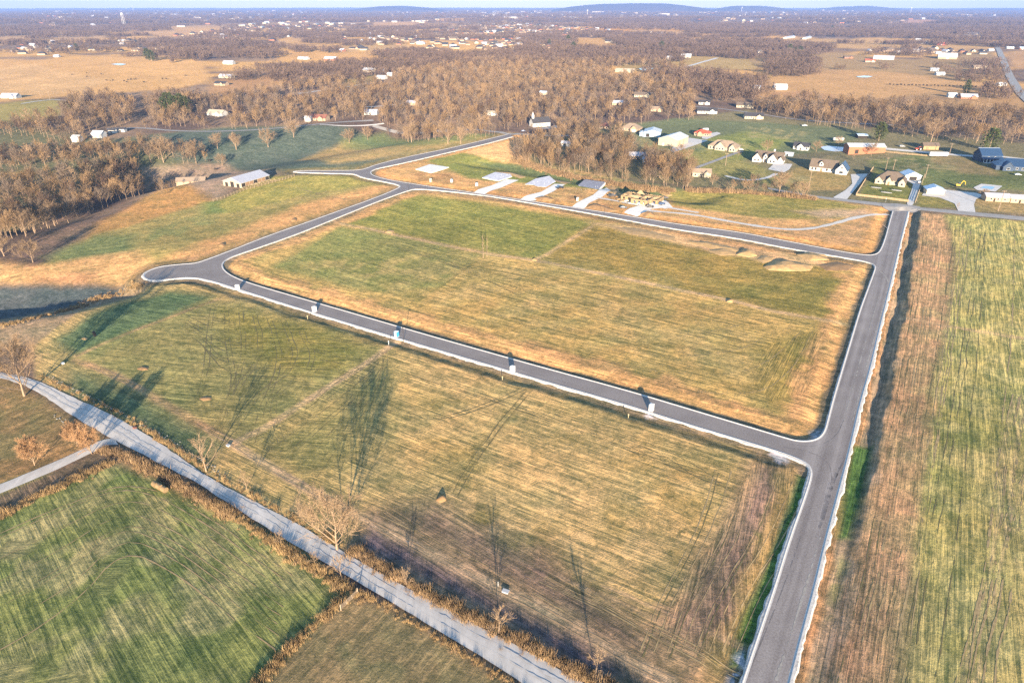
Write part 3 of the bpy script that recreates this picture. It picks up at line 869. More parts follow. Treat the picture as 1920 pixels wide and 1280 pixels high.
def area2(P): 
    P = np.asarray(P); Q = np.roll(P, -1, 0)
    return float(np.sum(P[:, 0] * Q[:, 1] - Q[:, 0] * P[:, 1]))
sgn_outer = 1 if area2(ROAD_OUTER) > 0 else -1      # counter-clockwise: road on the left
sgn_k1 = 1 if area2(K1) > 0 else -1
def kerb(P, side, closed=False, verge=1.0):
    """kerb of concrete with a gutter face, and a ragged skirt of limestone behind it; side: +1 the ground lies left of the line"""
    P = resample(P, 1.2, closed)
    prof = [(-.45, .012), (-.12, .035), (-.02, .14), (.16, .14), (.2, -.25)]
    rowsz = [xyz(offset_line(P, side * o, closed), z) for o, z in prof]
    mb = strip(rowsz, closed, 0, None, side > 0)
    structure(mb.build("kerb", kerbm))
    nz = fbm(P[:, 0] / 2.3, P[:, 1] / 2.3, 9, 4) * .9 + .5 + .35 * fbm(P[:, 0] / 26, P[:, 1] / 26, 19, 2)
    w = verge * np.clip(.45 + .75 * nz, .25, 1.6)
    pr = [(0.17, .10), (.5, .06), (1.0, -.42)]
    rowsz = [xyz(offset_line(P, side * (.15 + (w * f if f > .2 else 0)), closed), z) for f, z in pr]
    mb = strip(rowsz, closed, 0, None, side > 0)
    structure(mb.build("gravel_verge", gravm))
kerb(K1, sgn_k1, True, .5)
kerb(K2, -sgn_outer, False, 1.1)
kerb(K3, -sgn_outer, False, .55)
kerb(K4, -sgn_outer, False, 1.1)

# ------------------------------------------------------------ older roads, driveways, ponds: draped on the ground
def drape(name, L, Rr, m, lift=.08, step=3.0, cross=5, ragged=0.0, seed=0):
    """a road between its two edge lines (pixel lists), laid on the terrain"""
    a = resample(smooth_line(gpts(L), 1), step); c = resample(smooth_line(gpts(Rr), 1), step)
    k = max(len(a), len(c), 4)
    def rs(P): 
        t = np.linspace(0, len(P) - 1, k); i = np.arange(len(P))
        return np.stack([np.interp(t, i, P[:, 0]), np.interp(t, i, P[:, 1])], 1)
    a = rs(a); c = rs(c)
    if ragged:
        dirv = c - a; dirv /= np.linalg.norm(dirv, axis=1)[:, None] + 1e-9
        a = a - dirv * (ragged * vnoise(np.arange(k) * .4, np.full(k, 1.7), seed))[:, None]
        c = c + dirv * (ragged * vnoise(np.arange(k) * .4, np.full(k, 7.7), seed + 1))[:, None]
    rws = []
    for j in range(cross + 1):
        f = j / cross
        P = a * (1 - f) + c * f
        z = terrain(P[:, 0], P[:, 1]) + lift + (.05 * math.sin(math.pi * f))
        if name == 'gravel_road': z = np.convolve(np.pad(z, 12, mode='edge'), np.ones(25) / 25, 'valid') + .05
        rws.append(xyz(P, z))
    mb = strip(rws)
    # face upwards
    A, B, Cc = (Vector(mb.v[q]) for q in mb.f[0][:3])
    if (B - A).cross(Cc - A).z < 0: mb.f = [tuple(reversed(q)) for q in mb.f]
    return structure(mb.build(name, m))
def line_road(name, pts, width, m, lift=.1, step=4.0, ragged=0.0, cross=3):
    P = resample(smooth_line(gpts(pts), 2), step)
    k = len(P)
    rg = ragged * vnoise(np.arange(k) * .4, P[:, 0] * .01, 5) if ragged else 0
    rws = []
    for j in range(cross + 1):
        f = 1 - 2 * j / cross
        Q = offset_line(P, (width / 2 + rg) * f)
        rws.append(xyz(Q, terrain(Q[:, 0], Q[:, 1]) + lift))
    mb = strip(rws, False, 0, None, True)
    A, B, Cc = (Vector(mb.v[q]) for q in mb.f[0][:3])
    if (B - A).cross(Cc - A).z < 0: mb.f = [tuple(reversed(q)) for q in mb.f]
    return structure(mb.build(name, m))
def patch(name, pts, m, lift=.1, step=3.0):
    """a paved or watery area: outline filled on a fine grid so that it follows the ground"""
    P = gpts(pts)
    x0, y0 = P.min(0); x1, y1 = P.max(0)
    O = resample(P, step, True)
    gx, gy = np.meshgrid(np.arange(x0 + step * .5, x1, step), np.arange(y0 + step * .5, y1, step))
    gx, gy = gx.ravel(), gy.ravel()
    d = poly_dist(gx, gy, np.concatenate([P, P[:1]]))[0]
    k = inside(gx, gy, P) & (d > step * .5)
    V = np.concatenate([O, np.stack([gx[k], gy[k]], 1)])
    no = len(O)
    from mathutils.geometry import delaunay_2d_cdt
    vs2, _e, fs, *_ = delaunay_2d_cdt([Vector(p) for p in V], [], [list(range(no))], 1, 1e-4)
    Q = np.array([(p.x, p.y) for p in vs2])
    z = terrain(Q[:, 0], Q[:, 1]) + lift
    vs3 = [Vector((Q[i, 0], Q[i, 1], z[i])) for i in range(len(Q))]
    mb = MB(); mb.add(vs3, up_tris(vs3, [f for f in fs if len(f) == 3]))
    return structure(mb.build(name, m))

gravroad, n, l, b = new_mat("gravel_road_surface")
b.inputs["Roughness"].default_value = .95; b.inputs["Diffuse Roughness"].default_value = .2
geo = n.new("ShaderNodeNewGeometry")
t1 = n.new("ShaderNodeTexNoise"); t1.inputs["Scale"].default_value = .5; t1.inputs["Detail"].default_value = 9; t1.inputs["Roughness"].default_value = .68
dp = n.new("ShaderNodeVectorMath"); dp.operation = 'MULTIPLY'; dp.inputs[1].default_value = (1, .35, 1)
l.new(geo.outputs["Position"], dp.inputs[0]); l.new(dp.outputs[0], t1.inputs["Vector"])
cr = n.new("ShaderNodeValToRGB")
cr.color_ramp.elements[0].position = .22; cr.color_ramp.elements[0].color = (.31, .29, .265, 1)
cr.color_ramp.elements[1].position = .72; cr.color_ramp.elements[1].color = (.52, .49, .455, 1)
l.new(t1.outputs["Fac"], cr.inputs[0]); l.new(cr.outputs[0], b.inputs["Base Color"])
oldroad = mat("old_chipseal", (.30, .275, .245), .9, .15, .4)
drv = mat("concrete_drive", (.56, .52, .47), .9, .14, .5)

drape("gravel_road", [(-160,690),(-60,692),(0,697),(63,710),(133,743),(200,773),(267,810),(333,853),(393,897),(500,952),(567,987),(640,1033),(740,1090),(840,1143),(923,1187),(1007,1230),(1087,1278),(1300,1400)],
      [(-160,700),(-60,702),(0,708),(60,727),(117,767),(197,817),(233,833),(300,870),(367,903),(433,947),(500,990),(567,1030),(633,1069),(740,1133),(840,1193),(923,1243),(973,1277),(1150,1400)], gravroad, .09, 1.2, 6, .22, 3)
drape("gravel_lane", [(215,822),(190,824),(160,840),(80,875),(0,908),(-120,955)], [(222,834),(203,834),(170,850),(90,888),(0,926),(-120,975)], gravroad, .08, 1.2, 4, .25, 7)
drape("county_road", [(1440,352),(1490,361),(1540,369),(1597,375),(1663,382),(1717,389),(1793,395),(1920,407),(2100,425)],
      [(1440,355),(1490,365),(1540,373),(1613,382),(1670,390),(1708,396),(1757,398),(1847,407),(1920,414),(2100,433)], oldroad, .16, 2, 4)
patch("road_apron", [(1652,381),(1690,383),(1725,388),(1722,396),(1704,399),(1674,398),(1655,389)], oldroad, .24, 2)
line_road("county_road", [(200,242),(270,240),(320,246),(403,247.5),(487,244),(560,237),(620,231),(700,226)], 6, oldroad, .3)
line_road("county_road", [(700,236),(850,244),(950,252),(1040,256),(1085,254)], 7, oldroad, .3)
line_road("country_highway", [(1866,78),(1873,95),(1885,125),(1897,150),(1915,178),(1945,205)], 13, oldroad, .5, 10)
line_road("gravel_track", [(1208,393),(1230,397),(1300,402),(1380,418),(1460,430),(1510,431),(1560,421),(1610,406),(1664,402)], 3.2, gravm, .14, 2.5, .6)
line_road("gravel_track", [(1120,371),(1150,376),(1190,384),(1212,387)], 2.6, gravm, .2, 2.5, .4)
line_road("gravel_track", [(1250,389),(1290,396),(1310,399)], 3, gravm, .15, 2.5, .4)
line_road("farm_lane", [(40,195),(100,186),(158,193)], 4, drv, .3)
line_road("farm_lane", [(1280,127),(1310,119),(1345,109)], 9, drv, .5)
line_road("farm_lane", [(1290,199),(1340,203),(1410,212),(1500,226),(1600,232),(1700,236)], 5, oldroad, .3)
line_road("farm_lane", [(560,176),(620,168),(700,156)], 7, drv, .4)
line_road("farm_lane", [(600,234),(640,238),(720,232)], 3, drv, .3)
line_road("farm_lane", [(680,202),(740,198),(795,186)], 5, drv, .4)
line_road("farm_lane", [(1620,276),(1700,283),(1780,290),(1850,295)], 9, gravm, .2)
line_road("farm_lane", [(1290,320),(1330,306),(1380,287),(1392,284)], 4, oldroad, .15)
line_road("farm_lane", [(1360,330),(1400,340),(1440,334),(1455,326)], 3.5, drv, .15)
line_road("farm_lane", [(1860,292),(1920,299),(2000,306)], 6, gravm, .2)
# driveways
patch("driveway", [(1595,327),(1628,326),(1606,352),(1588,374),(1561,371),(1585,357),(1598,345)], drv, .14, 2)
patch("driveway", [(1697,337),(1728,340),(1722,356),(1712,384),(1704,387),(1700,382),(1708,360),(1712,346)], drv, .16, 2)
patch("driveway", [(1772,356),(1830,362),(1845,367),(1830,374),(1826,384),(1829,399),(1797,397),(1790,382),(1762,371),(1728,367),(1735,358)], drv, .15, 2)
patch("driveway", [(1452,306),(1486,308),(1480,318),(1470,324),(1440,318)], drv, .18, 2)
patch("driveway", [(1262,274),(1285,258),(1328,264),(1300,274),(1262,287),(1258,284)], drv, .25, 3)
patch("driveway", [(1318,253),(1345,248),(1352,251),(1325,262),(1315,260)], drv, .3, 3)
patch("driveway", [(1200,254),(1215,251),(1228,257),(1205,258)], drv, .25, 3)
patch("driveway", [(1005,242),(1040,236),(1056,236),(1050,240),(1010,244)], oldroad, .3, 3)
patch("driveway", [(882,363.5),(898,355),(922,348),(950,336),(973,338),(940,352),(912,362),(906,366)], mat("limestone_drive", (.74, .69, .61), .95, .12, .6), .12, 2)
LIME = bpy.data.materials["limestone_drive"]
patch("driveway", [(973,374.5),(990,366),(1015,360),(1040,345),(1060,346),(1036,360),(1004,376),(990,377)], LIME, .12, 2)
patch("driveway", [(1071,388.5),(1090,376),(1112,366),(1137,352),(1150,357),(1130,369),(1106,380),(1096,391)], LIME, .12, 2)
patch("driveway", [(1170,399),(1180,391),(1200,385),(1214,377),(1230,378),(1245,390),(1222,392),(1205,400),(1195,406)], LIME, .12, 2)
patch("driveway", [(1226,380),(1244,375),(1262,390),(1245,392)], LIME, .13, 2)
# ponds, and a pale cover laid out as one
wat, n, l, b = new_mat("still_water")
b.inputs["Base Color"].default_value = (.10, .14, .19, 1); b.inputs["Roughness"].default_value = .08; b.inputs["Specular IOR Level"].default_value = .8
iced = mat("icy_water", (.40, .44, .50), .25, .08, .1)
patch("pond", [(1537,276),(1552,274),(1585,277),(1588,284),(1565,285),(1545,282)], iced, .35, 3)
patch("pond", [(1605,144),(1622,142.5),(1637,144),(1628,146),(1610,146)], iced, .5, 6)
patch("pond", [(208,121),(222,119.5),(238,121),(226,123.5)], iced, .5, 8)
patch("pond", [(1197,129),(1212,125),(1226,127),(1222,132),(1204,133)], wat, .4, 6)
patch("pool_deck", [(1825,352),(1840,345),(1880,349),(1866,360),(1832,357)], drv, .2, 2)
patch("swimming_pool", [(1838,353),(1846,349),(1866,351),(1860,356)], wat, .25, 2)

# ------------------------------------------------------------ buildings
SITES = []       # x, y, radius kept clear of trees
def gable(W, Rf, x0, x1, y0, y1, h, rise, axis='x', ov=.5, z0=-1.2, th=.22, wi=0, ri=0, ends=True):
    """walls (with gable ends) and a two-sided roof with eaves; the ridge runs along axis"""
    def P(a, c, z): return (a, c, z) if axis == 'x' else (c, a, z)
    a0, a1, c0, c1 = (x0, x1, y0, y1) if axis == 'x' else (y0, y1, x0, x1)
    cm = (c0 + c1) / 2
    v = [P(a0,c0,z0),P(a1,c0,z0),P(a1,c1,z0),P(a0,c1,z0),P(a0,c0,h),P(a1,c0,h),P(a1,c1,h),P(a0,c1,h),P(a0,cm,h+rise),P(a1,cm,h+rise)]
    f = [(0,1,5,4),(2,3,7,6),(1,2,6,9,5),(3,0,4,8,7)]
    if axis != 'x': f = [tuple(reversed(q)) for q in f]
    W.add(v, f, wi)
    k = rise / ((c1 - c0) / 2)
    for sgn in (-1, 1):
        ce = cm + sgn * ((c1 - c0) / 2 + ov)
        ze = h - ov * k
        pts = [P(a0-ov,cm,h+rise), P(a1+ov,cm,h+rise), P(a1+ov,ce,ze), P(a0-ov,ce,ze)]
        top = [(q[0], q[1], q[2] + th) for q in pts]; bot = [(q[0], q[1], q[2] + .02) for q in pts]
        fs = [(0,1,2,3),(7,6,5,4),(0,4,5,1),(1,5,6,2),(2,6,7,3),(3,7,4,0)]
        if (sgn < 0) == (axis == 'x'): fs = [tuple(reversed(q)) for q in fs]
        Rf.add(top + bot, fs, ri)
def hip(W, Rf, x0, x1, y0, y1, h, rise, ov=.5, z0=-1.2, wi=0, ri=0):
    W.box(x0, x1, y0, y1, z0, h, wi)
    a0, a1, c0, c1 = x0 - ov, x1 + ov, y0 - ov, y1 + ov
    if (x1 - x0) >= (y1 - y0):
        m = (c1 - c0) / 2; r0, r1 = (a0 + m, (c0+c1)/2), (a1 - m, (c0+c1)/2)
    else:
        m = (a1 - a0) / 2; r0, r1 = ((a0+a1)/2, c0 + m), ((a0+a1)/2, c1 - m)
    v = [(a0,c0,h),(a1,c0,h),(a1,c1,h),(a0,c1,h),(r0[0],r0[1],h+rise),(r1[0],r1[1],h+rise),(a0,c0,h-.2),(a1,c0,h-.2),(a1,c1,h-.2),(a0,c1,h-.2)]
    if (x1 - x0) >= (y1 - y0): f = [(0,1,5,4),(1,2,5),(2,3,4,5),(3,0,4)]
    else: f = [(0,1,4),(1,2,5,4),(2,3,5),(3,0,4,5)]
    f += [(6,7,1,0),(7,8,2,1),(8,9,3,2),(9,6,0,3)]
    Rf.add(v, f, ri)
WIN_ME = {}
def window_mesh(w, h):
    k = (round(w, 2), round(h, 2))
    if k not in WIN_ME:
        a = MB(); t = .09
        for bx in ((-w/2-t, -w/2, -h/2-t, h/2+t), (w/2, w/2+t, -h/2-t, h/2+t), (-w/2, w/2, -h/2-t, -h/2), (-w/2, w/2, h/2, h/2+t)):
            a.box(bx[0], bx[1], -.07, .03, bx[2], bx[3], 0, True)
        g = MB(); g.box(-w/2, w/2, -.03, .02, -h/2, h/2, 0, True)
        WIN_ME[k] = (a.mesh("window_frame", M['trim']), g.mesh("pane", M['glass']))
    return WIN_ME[k]
def add_window(root, x, y, z, w=1.2, h=1.4, rz=0.0):
    fr, gl = window_mesh(w, h)
    o = link("window", fr, root); o.location = (x, y, z); o.rotation_euler = (0, 0, rz)
    p = link("pane", gl, o)
    return o
BOXM = {}
def add_panel(root, name, x, y, z0, w, h, m, rz=0.0, th=.06):
    k = (name, round(w, 2), round(h, 2), m.name)
    if k not in BOXM:
        b_ = MB(); b_.box(-w/2, w/2, -th, .03, 0, h, 0, True); BOXM[k] = b_.mesh(name, m)
    o = link(name, BOXM[k], root); o.location = (x, y, z0); o.rotation_euler = (0, 0, rz)
    return o
HOUSE_RZ = math.atan2(-.515, .857)
def put_house(name, label, cat, px, py, blocks, wall, roof, rz=HOUSE_RZ, wins=(), doors=(), group=None, z=None, chimney=None, clear=None, extra=None):
    """blocks: (kind, x0, x1, y0, y1, wall height, roof rise, axis); front is -y. (px, py): middle of the front wall's foot"""
    x, y, zz = g1(px, py)
    ys = min(b_[3] for b_ in blocks)
    x += math.sin(rz) * ys; y -= math.cos(rz) * ys      # move back so that the front foot is at the pixel
    t = thing(name, label, cat, (x, y, terrain(np.array([x]), np.array([y]))[0] if z is None else z), rz, group)
    W = MB(); Rf = MB()
    for b_ in blocks:
        if b_[0] == 'hip': hip(W, Rf, *b_[1:7])
        elif b_[0] == 'box': W.box(b_[1], b_[2], b_[3], b_[4], -1.2, b_[5])
        else: gable(W, Rf, *b_[1:7], axis=b_[7])
    W.build("wall", M[wall] if isinstance(wall, str) else wall, t)
    ro = Rf.build("roof", M[roof] if isinstance(roof, str) else roof, t)
    for w in wins: add_window(t, *w)
    for d in doors: add_panel(t, d[0], *d[1:5], d[5], M[d[6]], *(d[7:]))
    if chimney:
        cb = MB(); cb.box(chimney[0]-.6, chimney[0]+.6, chimney[1]-.6, chimney[1]+.6, chimney[2], chimney[3]); cb.build("chimney", M[chimney[4]], ro)
    ext = max(max(abs(b_[1]), abs(b_[2]), abs(b_[3]), abs(b_[4])) for b_ in blocks)
    SITES.append((x, y, (clear or ext * 1.05)))
    return t
# wins: x, y, z centre, w, h, rz ; doors: name, x, y, z0, w, h, material, rz
def frontwins(y, xs, z=1.6, w=1.3, h=1.5): return [(x, y - .02, z, w, h, 0) for x in xs]

put_house("house", "tan brick house with hipped tan roof behind the pale blue shed", "house", 1178, 247, [('hip',-9,9,-6,6,3,4.2),('gable',2,9,-9.5,-5,3,3.2,'y')], 'tan_wall', 'tan_roof',
          wins=frontwins(-6,(-7,-4,-1)), doors=[('garage_door',5.5,-9.5,0,4,2.5,'trim')])
put_house("house", "small pinkish brick house beside a pole, edge of the bare wood", "house", 1132, 242, [('hip',-5.5,5.5,-4,4,3,2.6)], 'tan_wall', 'rust_roof', wins=frontwins(-4,(-3,3)), doors=[('door',0,-4,0,1.1,2.1,'dark')])
put_house("metal_shed", "pale blue metal workshop with white roof and dark bay doors", "shed", 1222, 257, [('gable',-8,8,-6,14,4.2,2.2,'y'),('gable',-12,-8,-4,6,3.2,.8,'y')], 'blue_wall', 'white_roof', rz=-.25,
          doors=[('bay_door',-4,-6,0,3.4,3.2,'dark'),('bay_door',3,-6,0,3.4,3.2,'trim')])
put_house("metal_barn", "large cream metal barn with white roof by the concrete yard", "barn", 1251, 274, [('gable',-9,9,-12,14,6,3,'y')], 'cream_wall', 'white_roof', rz=-.62,
          doors=[('bay_door',9.02,-6,0,4.5,4.5,'tan_wall',math.pi/2),('bay_door',9.02,3,0,4.5,4.5,'tan_wall',math.pi/2),('door',-4,-12,0,1.2,2.3,'trim')])
put_house("house", "low house with bright salmon red roof beyond the cream barn", "house", 1313, 256, [('hip',-7,7,-5,5,3,2.8),('gable',-3,2,-7.5,-4,2.8,2.2,'y')], 'tan_wall', 'red_roof', wins=frontwins(-5,(-5.5,4,6)))
put_house("house", "wide cream house with broad tan hipped roof and white front gable", "house", 1352, 283, [('hip',-12.5,12.5,-6,6,3.2,4.6),('gable',-6,3,-8.5,0,3.2,4.2,'y'),('gable',6.5,12,-9,-2,3.2,3.2,'y')], 'cream_wall', 'tan_roof',
          wins=frontwins(-6,(-10.5,-8))+frontwins(-8.5,(-4,-1.5,1))+frontwins(-9,(8,10.5)))
put_house("house", "white farmhouse with brown roof, three front gables and white chimney", "house", 1437, 306, [('gable',-11,11,-5,6,3.2,4.5,'x'),('gable',-11.5,-4.5,-9,-4,3.2,4,'y'),('gable',-3.5,-.2,-6.2,0,4.6,2.4,'y'),('gable',.6,8,-9,-2,3.2,4.2,'y'),('gable',8,12,-7,3,3,2.4,'y')], 'white_wall', 'brown_roof',
          wins=frontwins(-9,(-9.3,-6.8),1.7)+frontwins(-6.2,(-1.9,),4.2,1.2,1.4)+frontwins(-9,(3,5.6),1.7), doors=[('door',-1.9,-6.2,0,1.4,2.3,'dark')], chimney=(3,1.5,6,9.6,'white_wall'))
put_house("cottage", "little white cottage with dark roof left of the pale cover", "house", 1500, 282, [('gable',-6.5,6.5,-4,4,3,2.8,'x'),('gable',-3,3,-6,-2,3,2.6,'y')], 'white_wall', 'dark_roof', wins=frontwins(-4,(-5,5)), doors=[('door',0,-6,0,1.1,2.1,'dark')])
put_house("garden_shed", "small pale shed with white lean-to roof below the white cottage", "shed", 1478, 293, [('gable',-3.4,3.4,-2.4,2.4,2.4,.8,'x')], 'blue_wall', 'white_roof', doors=[('door',-1,-2.4,0,1.5,2,'dark')])
put_house("house", "white house with brown dormered roof and navy roofed gable wing", "house", 1552, 325, [('gable',-14,5,-5,5.5,3.2,5,'x'),('gable',5,13,-9,4,3.4,4.6,'y'),('gable',-7.5,-4.7,-4.4,1,6.2,1.5,'y')], 'white_wall', 'brown_roof',
          wins=frontwins(-5,(-12,-9.5,-1.5,2),1.6,1.3,1.8)+frontwins(-4.4,(-6.1,),5.6,1.2,1.3)+frontwins(-9,(9,),1.7,2.6,1.6)+frontwins(-9,(9,),5,1.1,1.3), doors=[('door',-5.5,-5,0,1.4,2.3,'wood_wall')])
nv = MB(); gable(MB(), nv, 5, 13, -9.1, 4, 3.45, 4.65, 'y', .55, th=.3)
hs = [o for o in COL.objects if o.get('label','').startswith("white house with brown dormered")][0]
nv.build("wing_roof", M['navy_roof'], hs)
put_house("house", "cream house with steep brown hipped roof inside the timber fence", "house", 1667, 348, [('hip',-9.5,9.5,-5,7,3.1,5.2),('gable',-9.5,-5,-6.5,0,3,2.4,'y'),('gable',5.5,9.8,-8,0,3,2.8,'y'),('gable',-2.5,1,-6.5,0,3.2,2.6,'y')], 'cream_wall', 'brown_roof',
          wins=frontwins(-6.5,(-7.2,))+frontwins(-5,(-4,3.5))+frontwins(-8,(7.6,)), doors=[('door',-.7,-6.5,0,1.3,2.2,'wood_wall')])
put_house("garage", "white garage with pale blue steel roof and one dark door", "garage", 1711, 338, [('gable',-5.5,5.5,-5,5,3.4,2.4,'y')], 'white_wall', 'blue_roof', rz=-.12, doors=[('garage_door',0,-5,0,5.2,2.6,'dark')])
put_house("shed", "cream shed with half blue steel roof beside the wide concrete yard", "shed", 1753, 365, [('gable',-5.4,5.4,-4,4.5,3.2,2,'y')], 'cream_wall', 'blue_roof', rz=-.28, doors=[('door',5.42,-1,0,1.2,2.1,'trim',math.pi/2)])
put_house("mobile_home", "long pale mobile home with grey steel roof, right edge", "house", 1890, 380, [('gable',-13,1,-4,4,3.2,1.5,'x'),('gable',1.2,15,-4.6,3.6,3.1,1.4,'x')], 'tan_wall', 'grey_roof', rz=-.22, wins=frontwins(-4,(-10,-6,-2),1.7,1.1,1.1)+frontwins(-4.6,(4,9),1.7,1.1,1.1), doors=[('door',-8,-4,0,1.1,2.1,'dark'),('door',6.5,-4.6,0,1.1,2.1,'dark')])
put_house("brick_barn", "long orange brick barn with white roof under the green pine", "barn", 1625, 289, [('gable',-16,-2,-6,6,6,2.0,'x'),('gable',-2,15.5,-5.2,6.8,5.8,2.0,'x')], 'brick_wall', 'white_roof', rz=-.06, doors=[('bay_door',-9,-6,0,3,3.4,'dark')])
put_house("blue_barn", "dark blue barn with white upper roof and columned porch", "barn", 1857, 304, [('gable',-8,8,-4,8,5.2,4.6,'x')], 'navy_wall', 'navy_roof', rz=-.05, wins=frontwins(-4,(-2.5,2.5),3.6,1,1.4), doors=[('porch_deck',0,-7,0,15,.4,'concrete',0,3)])
bb = [o for o in COL.objects if o.name.startswith("blue_barn")][0]
pr = MB(); pr.add([(-8.6,-7.4,2.9),(8.6,-7.4,2.9),(8.6,-3.9,4.2),(-8.6,-3.9,4.2),(-8.6,-7.4,2.75),(8.6,-7.4,2.75)], [(0,1,2,3),(4,5,1,0)]); pr.build("porch_roof", M['navy_roof'], bb)
pl = MB(); pl.box(-.14,.14,-.14,.14,0,2.8); plm = pl.mesh("column", M['trim'])
for k in range(7):
    c_ = link("column", plm, bb); c_.location = (-7.6 + k*2.53, -7.1, 0)
rp = MB(); rp.add([(-8.5,2.2,9.9),(8.5,2.2,9.9),(8.5,3.9,10.15),(-8.5,3.9,10.15),(-8.5,2.2,8.6),(8.5,2.2,8.6)], [(0,1,2,3),(4,5,1,0)]); rp.build("white_ridge_panel", M['white_roof'], bb)
put_house("house", "dark navy house with deep hipped roof at the right edge", "house", 1905, 322, [('hip',-13,13,-7,7,3.2,5),('gable',-9,-2,-10,-4,3.2,3.4,'y')], 'navy_wall', 'navy_roof', rz=-.35, wins=frontwins(-7,(1,5,9),1.7)+frontwins(-10,(-5.5,),1.7,2,1.5))
put_house("wooden_shed", "small tan wooden shed with brown roof along the gravel lane", "shed", 1745, 281, [('gable',-6.5,6.5,-3.5,3.5,3.4,2.2,'x')], 'osb', 'brown_roof', rz=-.1, doors=[('door',-3,-3.5,0,2,2.3,'wood_wall')])
put_house("carport", "small carport with pale blue roof by the pine", "carport", 1617, 260, [('gable',-4.4,4.4,-4,4,2.8,1.0,'x')], 'dark', 'blue_roof', rz=-.1)
put_house("church", "small white church with dark roof and steeple in the trees' shade", "church", 1016, 238, [('gable',-10,10,-5,5,4.4,4.6,'x')], 'white_wall', 'dark_roof', rz=.42,
          wins=[(q,-5.02,2.3,1,2.2,0) for q in (-6,-2.4,1.2,4.8)]+[(-10.02,-2.6,2.3,1,2,-math.pi/2),(-10.02,2.6,2.3,1,2,-math.pi/2)], doors=[('door',-10,0,0,1.8,2.6,'wood_wall',-math.pi/2)])
ch = [o for o in COL.objects if o.name.startswith("church")][0]
st = MB(); st.box(-9.4,-7.2,-1.1,1.1,7,11); st.add([(-9.5,-1.2,11),(-7.1,-1.2,11),(-7.1,1.2,11),(-9.5,1.2,11),(-8.3,0,15)], [(0,1,4),(1,2,4),(2,3,4),(3,0,4)]); st.build("steeple", M['white_wall'], ch)

# the open-sided barn on the left, with its grey roof
put_house("open_barn", "grey roofed open-sided cattle barn beyond the curving new road", "barn", 480, 345, [('gable',-13.5,13.5,-8.5,8.5,3.4,3.0,'x')], 'cream_wall', 'grey_roof', rz=1.13,
          doors=[('bay_opening',-13.5,-5.4,0,2.6,2.7,'dark',-math.pi/2),('bay_opening',-13.5,0,0,3.2,3.6,'dark',-math.pi/2),('bay_opening',-13.5,5.4,0,2.6,2.7,'dark',-math.pi/2)]+
                [('stall_opening',-11.4+k*3.8,-8.5,.5,3.3,2.4,'wood_wall' if k % 3 else 'dark') for k in range(7)])
put_house("shed", "weathered shed with pale tan roof among the bushes behind the hill", "shed", 357, 343, [('gable',-10,10,-4,4,2.2,2.2,'x')], 'tan_wall', 'tan_roof', rz=.18)

# houses further off: fewer details, each one still walls, roof and openings
def simple(name, label, px, py, w, wall, roof, d=None, h=3.0, rise=None, rz=None, kind='gable', gab=True, cat='house', door=None, group=None):
    """ordinary farmhouse or shed of the width (in photograph pixels) seen in the picture"""
    w = w * zc_at(py) / F_PX
    d = d or min(w * .6, 11)
    rise = rise or d * .28
    rz = (HOUSE_RZ * random.uniform(.1, 1.0)) if rz is None else rz
    bl = [(kind, -w/2, w/2, -d/2, d/2, h, rise, 'x')]
    if gab and w > 9: bl.append(('gable', w*.1, w*.38, -d/2-2, 0, h, w*.28*.36, 'y'))
    n_ = 0 if not gab else max(1, int(w / 5))
    ws = [(-w/2 + w*.55*(k+.6)/n_, -d/2-.02, 1.6, 1.2, 1.4, 0) for k in range(n_)]
    drs = [('door', -w*.02, -d/2, 0, 1.2, 2.1, 'dark')] if gab else [('bay_door', 0, -d/2, 0, min(4, w*.3), min(3.2, h*.8), door or 'trim')]
    return put_house(name, label, cat, px, py, bl, wall, roof, rz=rz, wins=ws, doors=drs, group=group)
